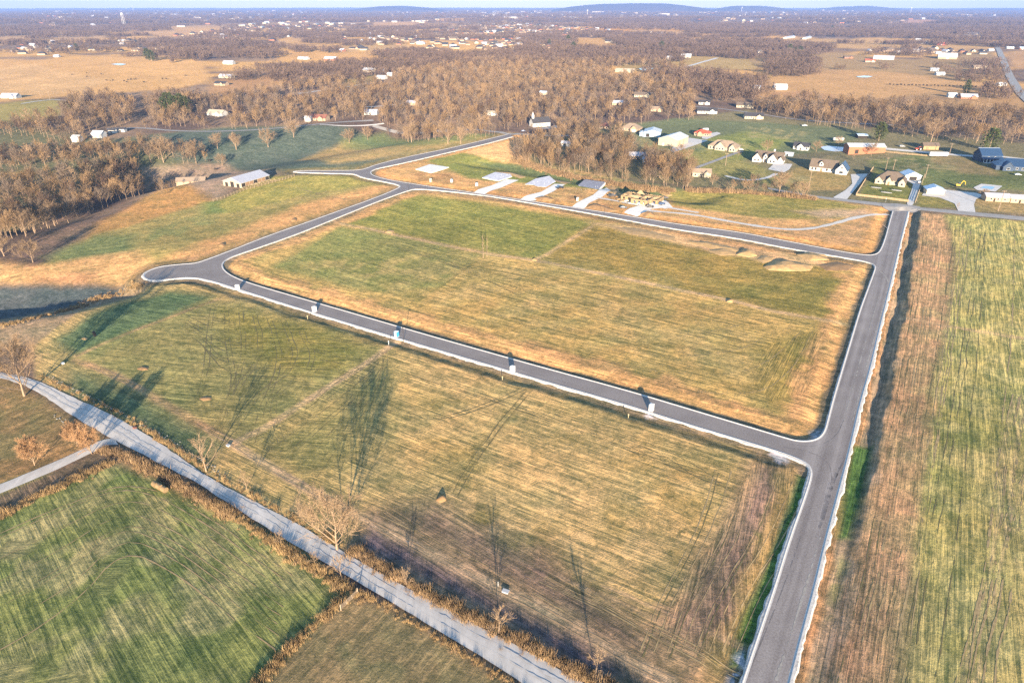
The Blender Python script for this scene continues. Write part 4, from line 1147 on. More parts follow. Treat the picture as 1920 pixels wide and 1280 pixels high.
FARM = [
 ("house","white gabled house with dark roof on the sunlit bank above the lawns",1414,224,34,'cream_wall','dark_roof'),
 ("house","long white house half hidden by bare trees left of the sunlit bank",1326,214,36,'white_wall','dark_roof'),
 ("house","white two-part house in the wood above the long white one",1320,197,20,'white_wall','dark_roof'),
 ("house","cream house with grey roof above the farm lane, near the wood's end",1396,203,30,'cream_wall','brown_roof'),
 ("house","white house with white annex in the meadow's left corner",1417,168,18,'white_wall','grey_roof'),
 ("house","low white house among trees on the far right, near the highway",1765,142,16,'white_wall','white_roof'),
 ("house","orange brick house with blue-grey roof by the right-hand highway",1818,186,28,'brick_wall','grey_roof'),
 ("house","white house with red-brown roof and bright garage doors in the left wood",593,227,34,'tan_wall','rust_roof'),
 ("house","long pale house on the sunlit slope, left centre",400,218,34,'white_wall','cream_wall'),
 ("house","grey house with steep dark roof beyond the pasture, near centre",664,93,28,'tan_wall','dark_roof'),
 ("house","pale farmhouse with grey steel roof at the end of the cattle field",420,147,30,'cream_wall','grey_roof'),
 ("house","dark roofed brick house below the grey steel roofed farmhouse",410,161,24,'tan_wall','dark_roof'),
 ("house","white house at the pasture's edge left of centre",566,112,22,'white_wall','grey_roof'),
 ("house","white house in the wood clearing with pale outbuildings around it",712,149,18,'white_wall','white_roof'),
 ("house","pale house with bluish roof in the wood, left of centre",694,216,24,'white_wall','grey_roof'),
 ("house","grey house beside the lane in the middle of the wood",768,198,20,'tan_wall','grey_roof'),
 ("house","little white house peeking through the wood left of the church",919,217,16,'white_wall','cream_wall'),
 ("house","blue roofed house in a small wood clearing right of centre",1016,178,13,'cream_wall','blue_roof'),
 ("house","low cream house with long roof at the wood's far edge",1170,136,36,'cream_wall','cream_wall'),
 ("house","cream house with gabled porch in the wood right of centre",1206,183,34,'cream_wall','brown_roof'),
 ("house","tan house partly screened by tall bare trees, right of centre",1231,210,22,'tan_wall','tan_roof'),
 ("house","grey bungalow in the deep wood below the clearing",1158,198,20,'tan_wall','grey_roof'),
 ("house","pale house under bare trees within the hedged wood, upper one",1060,275,17,'white_wall','grey_roof'),
 ("house","small grey gabled house within the hedged wood, middle one",1088,288,14,'tan_wall','grey_roof'),
 ("house","long grey roofed house near the wood's right edge by the lawns",1196,300,30,'tan_wall','grey_roof'),
 ("house","little white gabled house at the foot of the long grey one",1212,305,14,'white_wall','grey_roof'),
 ("house","cream bungalow behind the hedge left of the farmhouse lane",1316,333,34,'cream_wall','tan_roof'),
 ("house","white gabled house on the shaded lane, left one of the pair",209,250,13,'white_wall','dark_roof'),
 ("house","white gabled house on the shaded lane, right one of the pair",227,248,14,'white_wall','dark_roof'),
 ("house","low white house in shade at the left edge beside the farm lane",14,185,30,'white_wall','grey_roof'),
 ("house","white house right of the highway pond, in trees",1880,162,16,'white_wall','white_roof'),
 ("house","tan house among far right trees above the highway bend",1840,129,26,'cream_wall','tan_roof'),
 ("house","orange farmhouse with red roof beside the long white barn",1632,117,17,'cream_wall','red_roof'),
 ("house","brick farmhouse left of the red roofed one",1592,110,16,'brick_wall','brown_roof'),
 ("house","white house on the far ridge field, right of centre",1434,60,8,'white_wall','white_roof'),
 ("house","white house with dark roof on the far meadow, right one of two",1235,64,14,'white_wall','grey_roof'),
 ("house","white house with dark roof on the far meadow, left one of two",1218,62,14,'white_wall','dark_roof'),
 ("house","dark roofed house with cream front on the far meadow",1193,65,11,'cream_wall','dark_roof'),
 ("house","cream farm cottage at the pale field's corner",1142,80,16,'cream_wall','dark_roof'),
 ("house","house under trees at the highway's far end",1895,92,12,'white_wall','white_roof'),
]
for a in FARM: simple(*a[:5], *a[5:7])
SHEDS = [
 ("barn","white gabled barn at the meadow's left side",1464,169,23,'white_wall','white_roof',14),
 ("barn","big white and grey barn with two pale doors, far right",1776,111,31,'tan_wall','white_roof',30),
 ("barn","long low white barn behind the red roofed farmhouse",1656,112,35,'white_wall','grey_roof',16),
 ("barn","red barn in the far right fields",1765,85,15,M['red_roof'],'red_roof',12),
 ("barn","cream barn left of the red barn in the far fields",1722,77,10,'cream_wall','white_roof',12),
 ("barn","white trailer shed below the red barn row",1733,82,11,'white_wall','white_roof',9),
 ("shed","white shed beside the red-roofed wood house",577,228,11,'white_wall','white_roof',6),
 ("barn","orange walled barn with white roof at the pasture's edge",618,114,24,'brick_wall','white_roof',16),
 ("barn","white barn by the lane past the cattle field",427,121,20,'white_wall','grey_roof',12),
 ("barn","pale barn above the wood clearing",689,136,24,'cream_wall','white_roof',13),
 ("shed","white shed in trees above the shaded lane",182,259,20,'white_wall','white_roof',8),
 ("shed","pale shed near the shaded lane, leftmost",142,267,14,'white_wall','white_roof',7),
 ("barn","cream building in the trees by the far meadow gate",1256,112,14,'cream_wall','white_roof',12),
 ("barn","grey roofed barn by the pale lane, right of centre",1286,108,18,'white_wall','white_roof',14),
 ("shed","white shed left of the brick house by the highway",1786,183,15,'white_wall','white_roof',7),
 ("shed","cream building on the meadow's far edge",1752,134,14,'white_wall','white_roof',7),
 ("barn","white farm building under the far right wood",1425,99,8,'white_wall','white_roof',9),
 ("barn","white farm building by the wood, smaller left one",1406,98,7,'cream_wall','white_roof',8),
 ("barn","cream farm building among the left far trees",42,93,12,'cream_wall','white_roof',10),
 ("barn","pale farm building among the far left trees, upper",228,79,14,'cream_wall','white_roof',12),
 ("barn","small blue-grey building at the far right highway edge",1917,93,9,'brick_wall','blue_roof',10),
 ("shed","white outbuilding by the wood clearing house",730,143,9,'white_wall','white_roof',7),
 ("shed","pale outbuilding above the wood clearing house",716,136,7,'white_wall','white_roof',6),
 ("barn","cream barn beyond the pasture, left of centre",712,82,13,'cream_wall','white_roof',12),
 ("barn","white barn by the pasture's far corner",640,97,9,'brick_wall','white_roof',12),
]
for a in SHEDS: simple(a[0], a[1], a[2], a[3], a[4], a[5], a[6], d=a[7], h=4.0, gab=False, cat=a[0])
for (x0, y0, x1, y1, lab) in ((1472,73,1512,66,"left one of two long grey poultry houses on the far field"),(1508,74,1528,69,"right one of two long grey poultry houses on the far field")):
    ax, ay, az_ = g1(x0, y0); bx, by, bz_ = g1(x1, y1)
    L = min(math.hypot(bx - ax, by - ay), 150); rz = math.atan2(by - ay, bx - ax)
    t = thing("poultry_house", lab, "barn", (ax, ay, az_), rz, None)
    W = MB(); Rf = MB(); gable(W, Rf, 0, L, -7, 7, 4, 3, 'x'); W.build("wall", M['white_wall'], t); Rf.build("roof", M['grey_roof'], t)
    SITES.append((ax, ay, 20))

# far town: plain houses and halls, a few pixels each
def mini_mesh(w, d, h, rise, wall, roof, hp=False):
    W = MB()
    if hp: hip(W, W, -w/2, w/2, -d/2, d/2, h, rise, ri=1)
    else: gable(W, W, -w/2, w/2, -d/2, d/2, h, rise, ri=1)
    return W.mesh("small_house", [M[wall], M[roof]])
MINI = [mini_mesh(17,11,3.4,4.2,'tan_wall','dark_roof',True), mini_mesh(20,12,3.4,4.6,'tan_wall','brown_roof',True), mini_mesh(16,11,3.2,3.6,'cream_wall','dark_roof'),
        mini_mesh(18,11,3.4,4.8,'tan_wall','brown_roof',True), mini_mesh(15,12,3.4,4.5,'brick_wall','dark_roof',True), mini_mesh(14,9,3.2,3,'white_wall','grey_roof')]
HALL = [mini_mesh(60,30,8,2.5,'cream_wall','white_roof'), mini_mesh(90,45,9,2,'cream_wall','grey_roof'), mini_mesh(40,25,7,3,'cream_wall','white_roof'), mini_mesh(120,50,10,2,'cream_wall','white_roof')]
def sprinkle(n_, region, meshes, name, label, cat, group, minsep, big=1.0, seed=1, sc=None):
    r = random.Random(seed)
    P = gpts(region); got = []
    x0, y0 = P.min(0); x1, y1 = P.max(0); tries = 0
    while len(got) < n_ and tries < n_ * 60:
        tries += 1
        x = r.uniform(x0, x1); y = r.uniform(y0, y1)
        if not inside(np.array([x]), np.array([y]), P)[0]: continue
        # streets: keep to lines
        if any((x - a) ** 2 + (y - c) ** 2 < minsep ** 2 for a, c in got): continue
        got.append((x, y))
    zz = terrain(np.array([g[0] for g in got]), np.array([g[1] for g in got]))
    for (x, y), z in zip(got, zz):
        o = link(name, r.choice(meshes))
        o.location = (x, y, z); o.rotation_euler = (0, 0, r.choice((0, math.pi/2)) + r.uniform(-.3, .3))
        s = big * r.uniform(.85, 1.25); o.scale = (s, s, s)
        tag(o, label, cat, group)
        SITES.append((x, y, 12 * big))
sprinkle(125, [(800,78),(820,58),(880,46),(960,43),(1060,50),(1150,58),(1100,62),(960,66),(900,78)], MINI, "small_house", "small house of the far subdivision beyond the central wood", "house", "houses of the far subdivision", 26, 1.15, 3)
sprinkle(40, [(640,62),(760,56),(800,60),(800,86),(720,84),(640,76)], MINI, "small_house", "small house scattered left of the far subdivision", "house", "houses left of the far subdivision", 34, 1.1, 4)
sprinkle(30, [(780,88),(820,80),(960,80),(1040,84),(1030,92),(900,96),(800,94)], MINI, "small_house", "small house along the lane in front of the far subdivision", "house", "houses in front of the far subdivision", 24, 1.0, 14)
sprinkle(44, [(330,64),(480,44),(640,48),(640,60),(520,72),(340,76)], MINI, "small_house", "small house among the far left trees below the horizon", "house", "houses among the far left trees", 40, 1.2, 5)
sprinkle(36, [(0,98),(60,78),(260,76),(330,84),(300,104),(100,108)], MINI, "small_house", "small house in the trees beyond the cattle field", "house", "houses beyond the cattle field", 30, 1.0, 6)
sprinkle(26, [(1300,44),(1500,32),(1640,34),(1640,46),(1500,46)], MINI, "small_house", "small house on the far right plain", "house", "houses on the far right plain", 90, 1.8, 8)
sprinkle(26, [(1600,95),(1760,92),(1860,96),(1850,104),(1700,100)], MINI, "small_house", "small house along the far right fields", "house", "houses along the far right fields", 30, 1.0, 9)
sprinkle(16, [(1790,74),(1795,62),(1840,62),(1845,74)], [HALL[2], MINI[3]], "school_building", "pale building of the cluster left of the highway's far end", "building", "buildings near the highway's far end", 30, .7, 10)
sprinkle(60, [(840,36),(900,22),(1100,22),(1290,20),(1290,30),(1100,34),(960,36)], HALL, "warehouse", "pale hall of the far town under the long blue hill", "building", "halls of the far town", 130, 1.0, 11)
sprinkle(40, [(1290,30),(1290,19),(1600,19),(1640,28),(1460,30)], HALL, "warehouse", "pale hall on the far right plain below the horizon", "building", "halls on the far right plain", 170, 1.1, 12)
sprinkle(40, [(40,44),(60,22),(400,20),(640,20),(640,42),(300,46)], HALL, "warehouse", "pale hall on the far left plain below the horizon", "building", "halls on the far left plain", 190, .9, 13)
sprinkle(26, [(330,50),(520,40),(640,42),(820,38),(820,44),(600,48),(480,56),(330,56)], [HALL[0], HALL[2]], "warehouse", "pale hall between fields and the far left town", "building", "halls in front of the far left town", 90, .8, 15)

# water towers
def water_tower(px, py, h, label, legs):
    x, y, z = g1(px, py)
    t = thing("water_tower", label, "water tower", (x, y, z))
    r = h * .12
    T = MB(); prof = [(0.0,.78),(.6,.79),(1,.86),(1,.93),(.7,.98),(.1,1.0)]
    for (ra, za), (rb, zb) in zip(prof[:-1], prof[1:]): T.tube((0,0,h*za), (0,0,h*zb), max(.01,r*ra), max(.01,r*rb), 14, 0, False)
    T.build("tank", M['white_wall'], t, True)
    if legs:
        for k in range(6):
            a = k * math.pi / 3
            L = MB(); L.tube((math.cos(a)*r*1.25, math.sin(a)*r*1.25, -1), (math.cos(a)*r*.95, math.sin(a)*r*.95, h*.84), h*.011, h*.011, 6); L.build("leg", M['white_wall'], t)
        L = MB(); L.tube((0,0,-1),(0,0,h*.8), h*.02, h*.02, 8); L.build("riser", M['white_wall'], t)
    else:
        L = MB(); L.tube((0,0,-1),(0,0,h*.1), r*.7, r*.3, 12); L.tube((0,0,h*.1),(0,0,h*.8), r*.3, r*.3, 12); L.build("stem", M['white_wall'], t)
water_tower(233, 47, 70, "white water tower on six legs over the far left woods", True)
water_tower(1101, 31, 66, "white water tower in the far town under the long hill", False)
water_tower(1390, 24, 84, "white water tower on the far right plain", False)
water_tower(1707, 25, 76, "small white water tower near the right horizon", False)
water_tower(250, 20, 90, "tiny white water tower on the left horizon", False)

# ------------------------------------------------------------ trees
def tube3(V, Fc, pts, rad, n):
    """tapered tube through points"""
    base = len(V)
    for i, p in enumerate(pts):
        d = (pts[min(i + 1, len(pts) - 1)] - pts[max(i - 1, 0)]).normalized()
        u = d.cross(Vector((.31, .22, .93)))
        if u.length < 1e-3: u = d.cross(Vector((1, 0, 0)))
        u.normalize(); w = d.cross(u)
        for k in range(n):
            t = 2 * math.pi * k / n
            V.append(p + (u * math.cos(t) + w * math.sin(t)) * rad[i])
    for i in range(len(pts) - 1):
        for k in range(n):
            a = base + i * n + k; b_ = base + i * n + (k + 1) % n
            Fc.append((a, b_, b_ + n, a + n))
def sliver(V, Fc, a, b_, w, r):
    d = b_ - a
    u = d.cross(Vector((r.uniform(-1, 1), r.uniform(-1, 1), r.uniform(-1, 1))))
    if u.length < 1e-4: return
    u.normalize()
    k = len(V); V += [a - u * w, a + u * w, b_]; Fc.append((k, k + 1, k + 2))
def rdir(d, spread, r, up=0.0):
    q = Vector((r.gauss(0, 1), r.gauss(0, 1), r.gauss(0, 1))).normalized()
    o = (d + q * spread); o.z += up
    return o.normalized()
def bare_tree_mesh(seed, h=12.0, width=.8, trunk_h=.3, limbs=8, subs=7, twigs=7, fine=3, rad=.028, tw=.035, lean=.05, up=.25, stems=1):
    """returns (trunk mesh, crown mesh): trunk with limbs, and a crown of branchlets and twigs"""
    r = random.Random(seed)
    TV, TF, CV, CF = [], [], [], []
    for s in range(stems):
        off = Vector((r.uniform(-.3, .3), r.uniform(-.3, .3), 0)) * (stems > 1)
        ld = Vector((r.uniform(-1, 1), r.uniform(-1, 1), 0)) * (lean + .35 * (stems > 1))
        pts, rd = [], []
        top = h * (.86 if trunk_h < .6 else .9)
        nseg = 6
        for i in range(nseg + 1):
            f = i / nseg
            pts.append(off + Vector((ld.x * h * f + r.uniform(-.02, .02) * h * f, ld.y * h * f + r.uniform(-.02, .02) * h * f, -.4 + (top + .4) * f)))
            rd.append(h * rad * (1.0 - .86 * f) * (1.25 if i == 0 else 1) / (1 if stems == 1 else 1.5))
        tube3(TV, TF, pts, rd, 5)
        nl = max(3, limbs // stems)
        for k in range(nl):
            f = trunk_h + (0.97 - trunk_h) * (k + r.uniform(0, .8)) / nl
            i = min(nseg - 1, int(f * nseg)); g = f * nseg - i
            p = pts[i].lerp(pts[i + 1], g)
            a = k * 2.4 + r.uniform(-.5, .5)
            L = h * width * .5 * (1.15 - .75 * f) * r.uniform(.8, 1.15) / max(.35, 1 - up * .5)
            d = Vector((math.cos(a), math.sin(a), .35 + up + .7 * f)).normalized()
            lp = [p]; q = p.copy(); dd_ = d.copy()
            for j in range(3):
                dd_ = rdir(dd_, .22, r, .10)
                q = q + dd_ * L / 3; lp.append(q.copy())
            r0 = h * rad * .42 * (1.1 - .6 * f)
            tube3(TV, TF, lp, [r0, r0 * .7, r0 * .42, r0 * .15], 3)
            for j in range(subs):
                t = .2 + .8 * (j + r.random()) / subs
                ii_ = min(2, int(t * 3)); sp = lp[ii_].lerp(lp[ii_ + 1], min(1, t * 3 - ii_))
                sd = rdir(dd_, .75, r, .18)
                sl = L * r.uniform(.28, .55) * (1.2 - .5 * t)
                e_ = sp + sd * sl
                sliver(CV, CF, sp, e_, tw * 1.7, r)
                for m_ in range(twigs):
                    tp = sp.lerp(e_, r.uniform(.15, 1))
                    td = rdir(sd, .8, r, .12)
                    te = tp + td * sl * r.uniform(.35, .75)
                    sliver(CV, CF, tp, te, tw, r)
                    for z_ in range(fine):
                        fp = tp.lerp(te, r.uniform(.2, .9))
                        sliver(CV, CF, fp, fp + rdir(td, .8, r, .08) * sl * r.uniform(.2, .4), tw * .7, r)
    def mk(name, V, Fc, m):
        me = bpy.data.meshes.new(name); me.from_pydata([tuple(q) for q in V], [], Fc); me.materials.append(m); me.update(); return me
    return TV, TF, CV, CF, mk
def twig_mat(name, col, rnd=.25):
    m = mat(name, col, .95, .1, .3, rnd)
    return m
TWIG = twig_mat("brown_twigs", (.160, .108, .064))
TWIG_GREY = twig_mat("grey_twigs", (.135, .102, .075))
TWIG_DARK = twig_mat("dark_twigs", (.085, .055, .038))
TWIG_GOLD = twig_mat("golden_twigs", (.215, .138, .070))
TWIG_PALE = twig_mat("pale_twigs", (.24, .165, .10), .12)
TWIG_ORANGE = twig_mat("orange_twigs", (.33, .195, .10), .12)
TWIG_FAR = twig_mat("dull_far_twigs", (.105, .072, .052))
BARK = M['bark']
def tree_pair(seed, twig, **k):
    TV, TF, CV, CF, mk = bare_tree_mesh(seed, **k)
    return mk("trunk", TV, TF, BARK), mk("crown", CV, CF, twig)
def tree_single(seed, twig, **k):
    TV, TF, CV, CF, mk = bare_tree_mesh(seed, **k)
    n0 = len(TV)
    me = bpy.data.meshes.new("bare_tree")
    me.from_pydata([tuple(q) for q in TV + CV], [], TF + [tuple(i + n0 for i in f) for f in CF])
    me.materials.append(BARK); me.materials.append(twig)
    me.polygons.foreach_set("material_index", [0] * len(TF) + [1] * len(CF)); me.update()
    return me
def place_tree(name, label, x, y, z, pair, s=1.0, rz=0.0, group=None, cat="tree"):
    t = thing(name, label, cat, (x, y, z), rz, group)
    t.scale = (s, s, s)
    link("trunk", pair[0], t); link("crown", pair[1], t)
    return t
# the large single trees
BIG = tree_pair(1, TWIG_PALE, h=14, width=1.2, trunk_h=.10, limbs=16, subs=10, twigs=9, fine=4, rad=.022, tw=.036, up=.38)
BIG2 = tree_pair(2, TWIG_PALE, h=13, width=1.25, trunk_h=.15, limbs=15, subs=10, twigs=9, fine=4, rad=.022, tw=.036, up=.2)
YOUNG = tree_pair(3, TWIG_PALE, h=10, width=.75, trunk_h=.2, limbs=12, subs=7, twigs=5, fine=1, rad=.018, tw=.034, up=.6)
SAPL = tree_pair(4, TWIG_PALE, h=6, width=.75, trunk_h=.2, limbs=11, subs=7, twigs=5, fine=1, rad=.014, tw=.026, up=.5)
ROUND = tree_pair(5, TWIG_ORANGE, h=7, width=.85, trunk_h=.13, limbs=24, subs=12, twigs=11, fine=3, rad=.016, tw=.028, up=.55)
WISP = tree_pair(6, TWIG_PALE, h=15, width=.22, trunk_h=.35, limbs=9, subs=4, twigs=3, fine=0, rad=.010, tw=.03, up=.8)
BUSH = tree_pair(8, TWIG, h=4.5, width=1.2, trunk_h=.05, limbs=12, subs=7, twigs=6, fine=2, rad=.014, tw=.025, up=.5, stems=3)
def hero(label, px, py, pair, h, H0, name="bare_tree", rz=0, cat="tree"):
    x, y, z = g1(px, py)
    place_tree(name, label, x, y, z, pair, h / H0, rz, None, cat)
    SITES.append((x, y, 3))
hero("large spreading bare tree on the verge right of the gravel road", 632, 1030, BIG, 14.5, 14, rz=.6)
hero("large bare tree leaning over the gravel road, left edge", 46, 742, BIG, 18, 14, rz=2)
hero("slender bare tree with few branches on the verge above the gravel road", 387, 884, YOUNG, 11, 10)
hero("small low bare tree just right of the slender one on the verge", 463, 917, SAPL, 6, 6)
hero("round orange-brown tree alone in the left meadow", 65, 872, ROUND, 8.5, 7)
hero("round orange-brown tree at the meadow's edge, left of the driveway pair", 146, 836, ROUND, 7.5, 7, rz=1)
hero("round orange-brown tree where the lane leaves the gravel road", 172, 850, ROUND, 8.5, 7, rz=2.4)
hero("tall wispy bare trunk in the central field, left one of two", 906, 484, WISP, 14.5, 15)
hero("tall wispy bare trunk in the central field, right one of two", 913, 482, WISP, 13, 15, rz=1.2)
hero("pale spreading tree below the left wood at the tan bank", 62, 492, BIG, 10, 14, rz=1.9)
hero("bare tree at the left edge above the tan bank", 8, 480, BIG2, 11, 13, rz=.4)
hero("young bare tree in the tall grass by the gravel road, near centre bottom", 935, 1187, SAPL, 7.5, 6, rz=1)
hero("bare sapling in the tall grass at the bottom of the gravel road", 1117, 1262, SAPL, 6.5, 6, rz=2)
hero("thin bushy sapling in the tall grass below the large spreading tree", 762, 1098, SAPL, 5, 6, rz=3)
hero("bare sapling on the left side of the gravel road opposite the large tree", 640, 1082, SAPL, 6.5, 6, rz=4)
hero("low bare sapling on the left bank of the gravel road", 528, 1022, SAPL, 4.5, 6, rz=5)
hero("bare sapling left of the slender tree at the roadside", 590, 1058, SAPL, 4, 6, rz=.7)
hero("pale bare tree in the shaded pasture, left of the hedge trees", 443, 281, BIG, 13, 14)
hero("low spreading pale tree between the barn and the creek", 417, 311, BIG, 9, 14, rz=1)
hero("dim bare tree in the shaded pasture by the creek", 408, 279, BIG2, 13, 13, rz=3)
hero("brown bushy tree by the creek below the lane", 503, 276, BIG2, 16, 13, rz=5)
hero("spreading bare tree at the creek's upper end", 551, 258, BIG, 14, 14, rz=2)
hero("bright pale tree at the wood's corner in the shaded hollow", 307, 305, BIG, 19, 14, rz=4)
hero("rounded pale tree at the end of the shaded tree row", 368, 307, BIG, 17, 14, rz=2.5)
hero("broad pale tree at the wood's foot left of the new road", 840, 270, BIG, 16, 14, rz=1.4)
hero("broad bare tree left of the one at the wood's foot", 772, 267, BIG, 15, 14, rz=3.3)
hero("bare tree right of the one at the wood's foot", 864, 270, BIG, 13, 14, rz=5.2)
hero("low many-stemmed bare tree at the hedge's right end", 1503, 371, BIG, 9, 14, rz=.3)
hero("round bare tree in the hedge with a green top", 1460, 363, BIG2, 14, 13, rz=2)
hero("bare tree in the farmhouse garden behind the chimney", 1437, 285, BIG2, 10, 13, rz=1)
hero("reddish bare tree beside the pale cover", 1530, 285, BIG2, 9, 13, rz=3)
hero("reddish bare tree behind the pale cover", 1571, 274, BIG2, 8, 13, rz=4)
hero("bare tree in front of the orange brick barn", 1633, 292, BIG2, 10, 13, rz=2.6)
hero("broad reddish bare tree above the gravel lane, right", 1745, 266, BIG2, 20, 13, rz=1.6)
for px, py, h_, lab in ((1336,346,7,"small bare garden tree behind the cream bungalow's hedge"),(1373,351,6,"small bare tree by the hedge below the farmhouse lane, left one"),(1404,358,7,"small bare tree by the hedge below the farmhouse lane, right one"),(1290,301,9,"bare tree at the cream barn's lower corner"),(1276,289,8,"bare tree in front of the cream barn"),(1383,296,6,"small bare tree on the lawn between cream house and farmhouse"),(1600,300,5,"small bare tree between dormered house and brick barn"),(1795,392,4,"tiny bare street tree before the wide concrete yard"),(690,262,12,"bare tree on the dry slope below the central wood, right one"),(655,268,13,"bare tree on the dry slope below the central wood, left one")):
    hero(lab, px, py, BIG2 if h_ > 6 else SAPL, h_, 13 if h_ > 6 else 6, rz=px)
hero("small bare tree by the long mobile home", 1843, 372, BIG2, 6, 13, rz=.9)
# evergreens
needle = mat("pine_needles", (.055, .070, .022), .9, .3, .6, .2)
def evergreen_mesh(seed, h=13, w=9, n_=900):
    r = random.Random(seed); V, Fc = [], []
    for _ in range(n_):
        t = r.random() ** .8; lay = .10 + .9 * t
        rad = w / 2 * (math.sin(math.pi * min(1, (1 - lay) * .78 + .10)) ** .8) * r.uniform(.35, 1.05)
        a = r.uniform(0, 6.283); k = 1 + .25 * math.sin(a * 3 + lay * 9)
        c = Vector((math.cos(a) * rad * k, math.sin(a) * rad * k, h * lay + r.uniform(-.4, .4)))
        s = r.uniform(.35, .85) * h / 13
        d1 = rdir(Vector((math.cos(a), math.sin(a), .3)), .7, r) * s; d2 = d1.cross(rdir(Vector((0, 0, 1)), .8, r)).normalized() * s * .6
        i = len(V); V += [c - d1, c + d2, c + d1, c - d2]; Fc.append((i, i + 1, i + 2, i + 3))
    me = bpy.data.meshes.new("crown"); me.from_pydata([tuple(q) for q in V], [], Fc); me.materials.append(needle); me.update()
    T = MB(); T.tube((0, 0, -.4), (0, 0, h * .85), h * .03, h * .006, 6)
    return T.mesh("trunk", BARK), me
EVG = [evergreen_mesh(1), evergreen_mesh(2, 12, 10), evergreen_mesh(3, 11, 5.5, 700)]
hero("tall green pine behind the orange brick barn", 1647, 264, EVG[0], 17, 13, "evergreen_tree")
hero("olive green evergreen above the gravel lane, far right", 1853, 283, EVG[1], 19, 12, "evergreen_tree")
hero("dark green cedar in the hedge by the cream bungalow", 1286, 322, EVG[2], 9, 11, "evergreen_tree")
for k, (px, py) in enumerate([(316,206),(330,213),(322,198),(340,205),(350,214),(309,215)]):
    x, y, z = g1(px, py)
    place_tree("evergreen_tree", "green pine of the group left of the long pale house", x, y, z, EVG[k % 3], random.uniform(1.3, 1.7), k, "pines left of the long pale house"); SITES.append((x, y, 3))
for k, (px, py) in enumerate([(278,113),(285,115),(145,97),(1065,80),(1075,92),(1030,86),(1240,92),(1500,100),(1490,101),(1480,98),(1560,55),(1810,178)]):
    x, y, z = g1(px, py)
    place_tree("evergreen_tree", "dark green evergreen standing out of the distant brown woods", x, y, z, EVG[k % 3], random.uniform(1.4, 2.0), k, "evergreens in the distant woods"); SITES.append((x, y, 3))

# woods: trees standing in outlines; the nearest are things of their own, the rest one mass per wood
road_lines = [smooth_line(gpts(p), 1) for p in (
    [(200,242),(320,246),(487,244),(620,231),(700,226)], [(700,236),(850,244),(950,252),(1040,256),(1085,254)], [(1866,78),(1885,125),(1915,178),(1945,205)],
    [(1290,199),(1410,212),(1500,226),(1600,232),(1700,236)], [(560,176),(620,168),(700,156)], [(680,202),(740,198),(795,186)], [(1440,353),(1663,384),(1920,410)], [(260,205),(266,225),(268,238)])]
SA = np.array(SITES)
def scatter(region, step, keep=1.0, holes=(), seed=0):
    P = gpts(region); r = np.random.default_rng(seed)
    x0, y0 = P.min(0); x1, y1 = P.max(0)
    gx, gy = np.meshgrid(np.arange(x0, x1, step), np.arange(y0, y1, step))
    x = gx.ravel() + r.uniform(-.48, .48, gx.size) * step; y = gy.ravel() + r.uniform(-.48, .48, gx.size) * step
    k = inside(x, y, P) & (r.random(x.size) < keep)
    for hpts in holes: k &= ~inside(x, y, gpts(hpts))
    x, y = x[k], y[k]
    k = np.ones(x.size, bool)
    for (sx_, sy_, sr) in SA[(SA[:, 0] > x0 - 40) & (SA[:, 0] < x1 + 40) & (SA[:, 1] > y0 - 40) & (SA[:, 1] < y1 + 40)] if len(x) else ():
        k &= (x - sx_) ** 2 + (y - sy_) ** 2 > (sr + 1.5) ** 2
        # open the view towards the camera a little in front of each building
        d = math.hypot(sx_, sy_); ux, uy = sx_ / d, sy_ / d
        if sr > 4:
            al = (sx_ - x) * ux + (sy_ - y) * uy; ac_ = np.abs((x - sx_) * uy - (y - sy_) * ux)
            k &= ~((al > 0) & (al < 95) & (ac_ < sr * .9))
    for L in road_lines: k &= poly_dist(x, y, L)[0] > 6
    x, y = x[k], y[k]
    return x, y, terrain(x, y)
WOODS = [   # region, spacing, height, key, keep, holes
 ([(-120,468),(0,452),(70,440),(140,414),(210,384),(268,366),(262,330),(200,322),(110,340),(0,352),(-120,365)], 6.4, 13, "the left wood above the tan bank", .82),
 ([(-100,326),(0,321),(60,318),(115,313),(160,317),(235,334),(260,300),(210,284),(120,288),(0,294),(-100,300)], 6.6, 13, "the left wood row behind the pasture", .9),
 ([(235,308),(300,309),(330,306),(330,286),(240,282)], 7, 15, "the shaded trees in the hollow", .8),
 ([(330,306),(390,308),(395,296),(335,288)], 6.5, 14, "the shaded trees in the hollow", .6),
 ([(275,350),(300,372),(330,360),(390,384),(410,372),(345,352),(300,345)], 7, 8, "the bushes behind the brown hill", .55),
 ([(962,304),(985,312),(1050,328),(1150,347),(1262,362),(1294,356),(1300,330),(1282,300),(1212,266),(1160,250),(1080,242),(1010,262),(976,282)], 6.6, 14, "the wood behind the building plots", .8),
 ([(1284,358),(1340,360),(1420,362),(1505,374),(1520,368),(1440,350),(1340,344),(1290,344)], 5.5, 8, "the hedge below the farmhouse lane", .75),
 ([(1700,262),(1800,268),(1990,280),(1990,196),(1800,205),(1710,200)], 9, 16, "the right wood above the lawns", .6),
 ([(1390,205),(1480,226),(1560,240),(1640,244),(1710,262),(1720,205),(1600,198),(1500,192)], 8, 15, "the right wood above the lawns", .65),
 ([(-100,262),(60,262),(180,272),(262,244),(266,205),(200,183),(130,192),(110,222),(0,246),(-100,250)], 8, 15, "the wood round the shaded lane", .62),
 ([(272,246),(270,192),(330,178),(400,188),(460,178),(560,164),(640,150),(700,158),(700,228),(640,232),(560,240),(470,245),(400,246)], 8, 13.5, "the wood left of centre", .55),
 ([(640,230),(720,246),(800,266),(900,262),(950,248),(990,236),(1060,228),(1150,230),(1250,228),(1345,224),(1310,198),(1290,165),(1290,132),(1200,114),(1060,120),(960,116),(860,120),(760,138),(700,155),(700,228)], 8, 13.5, "the great central wood", .62),
]
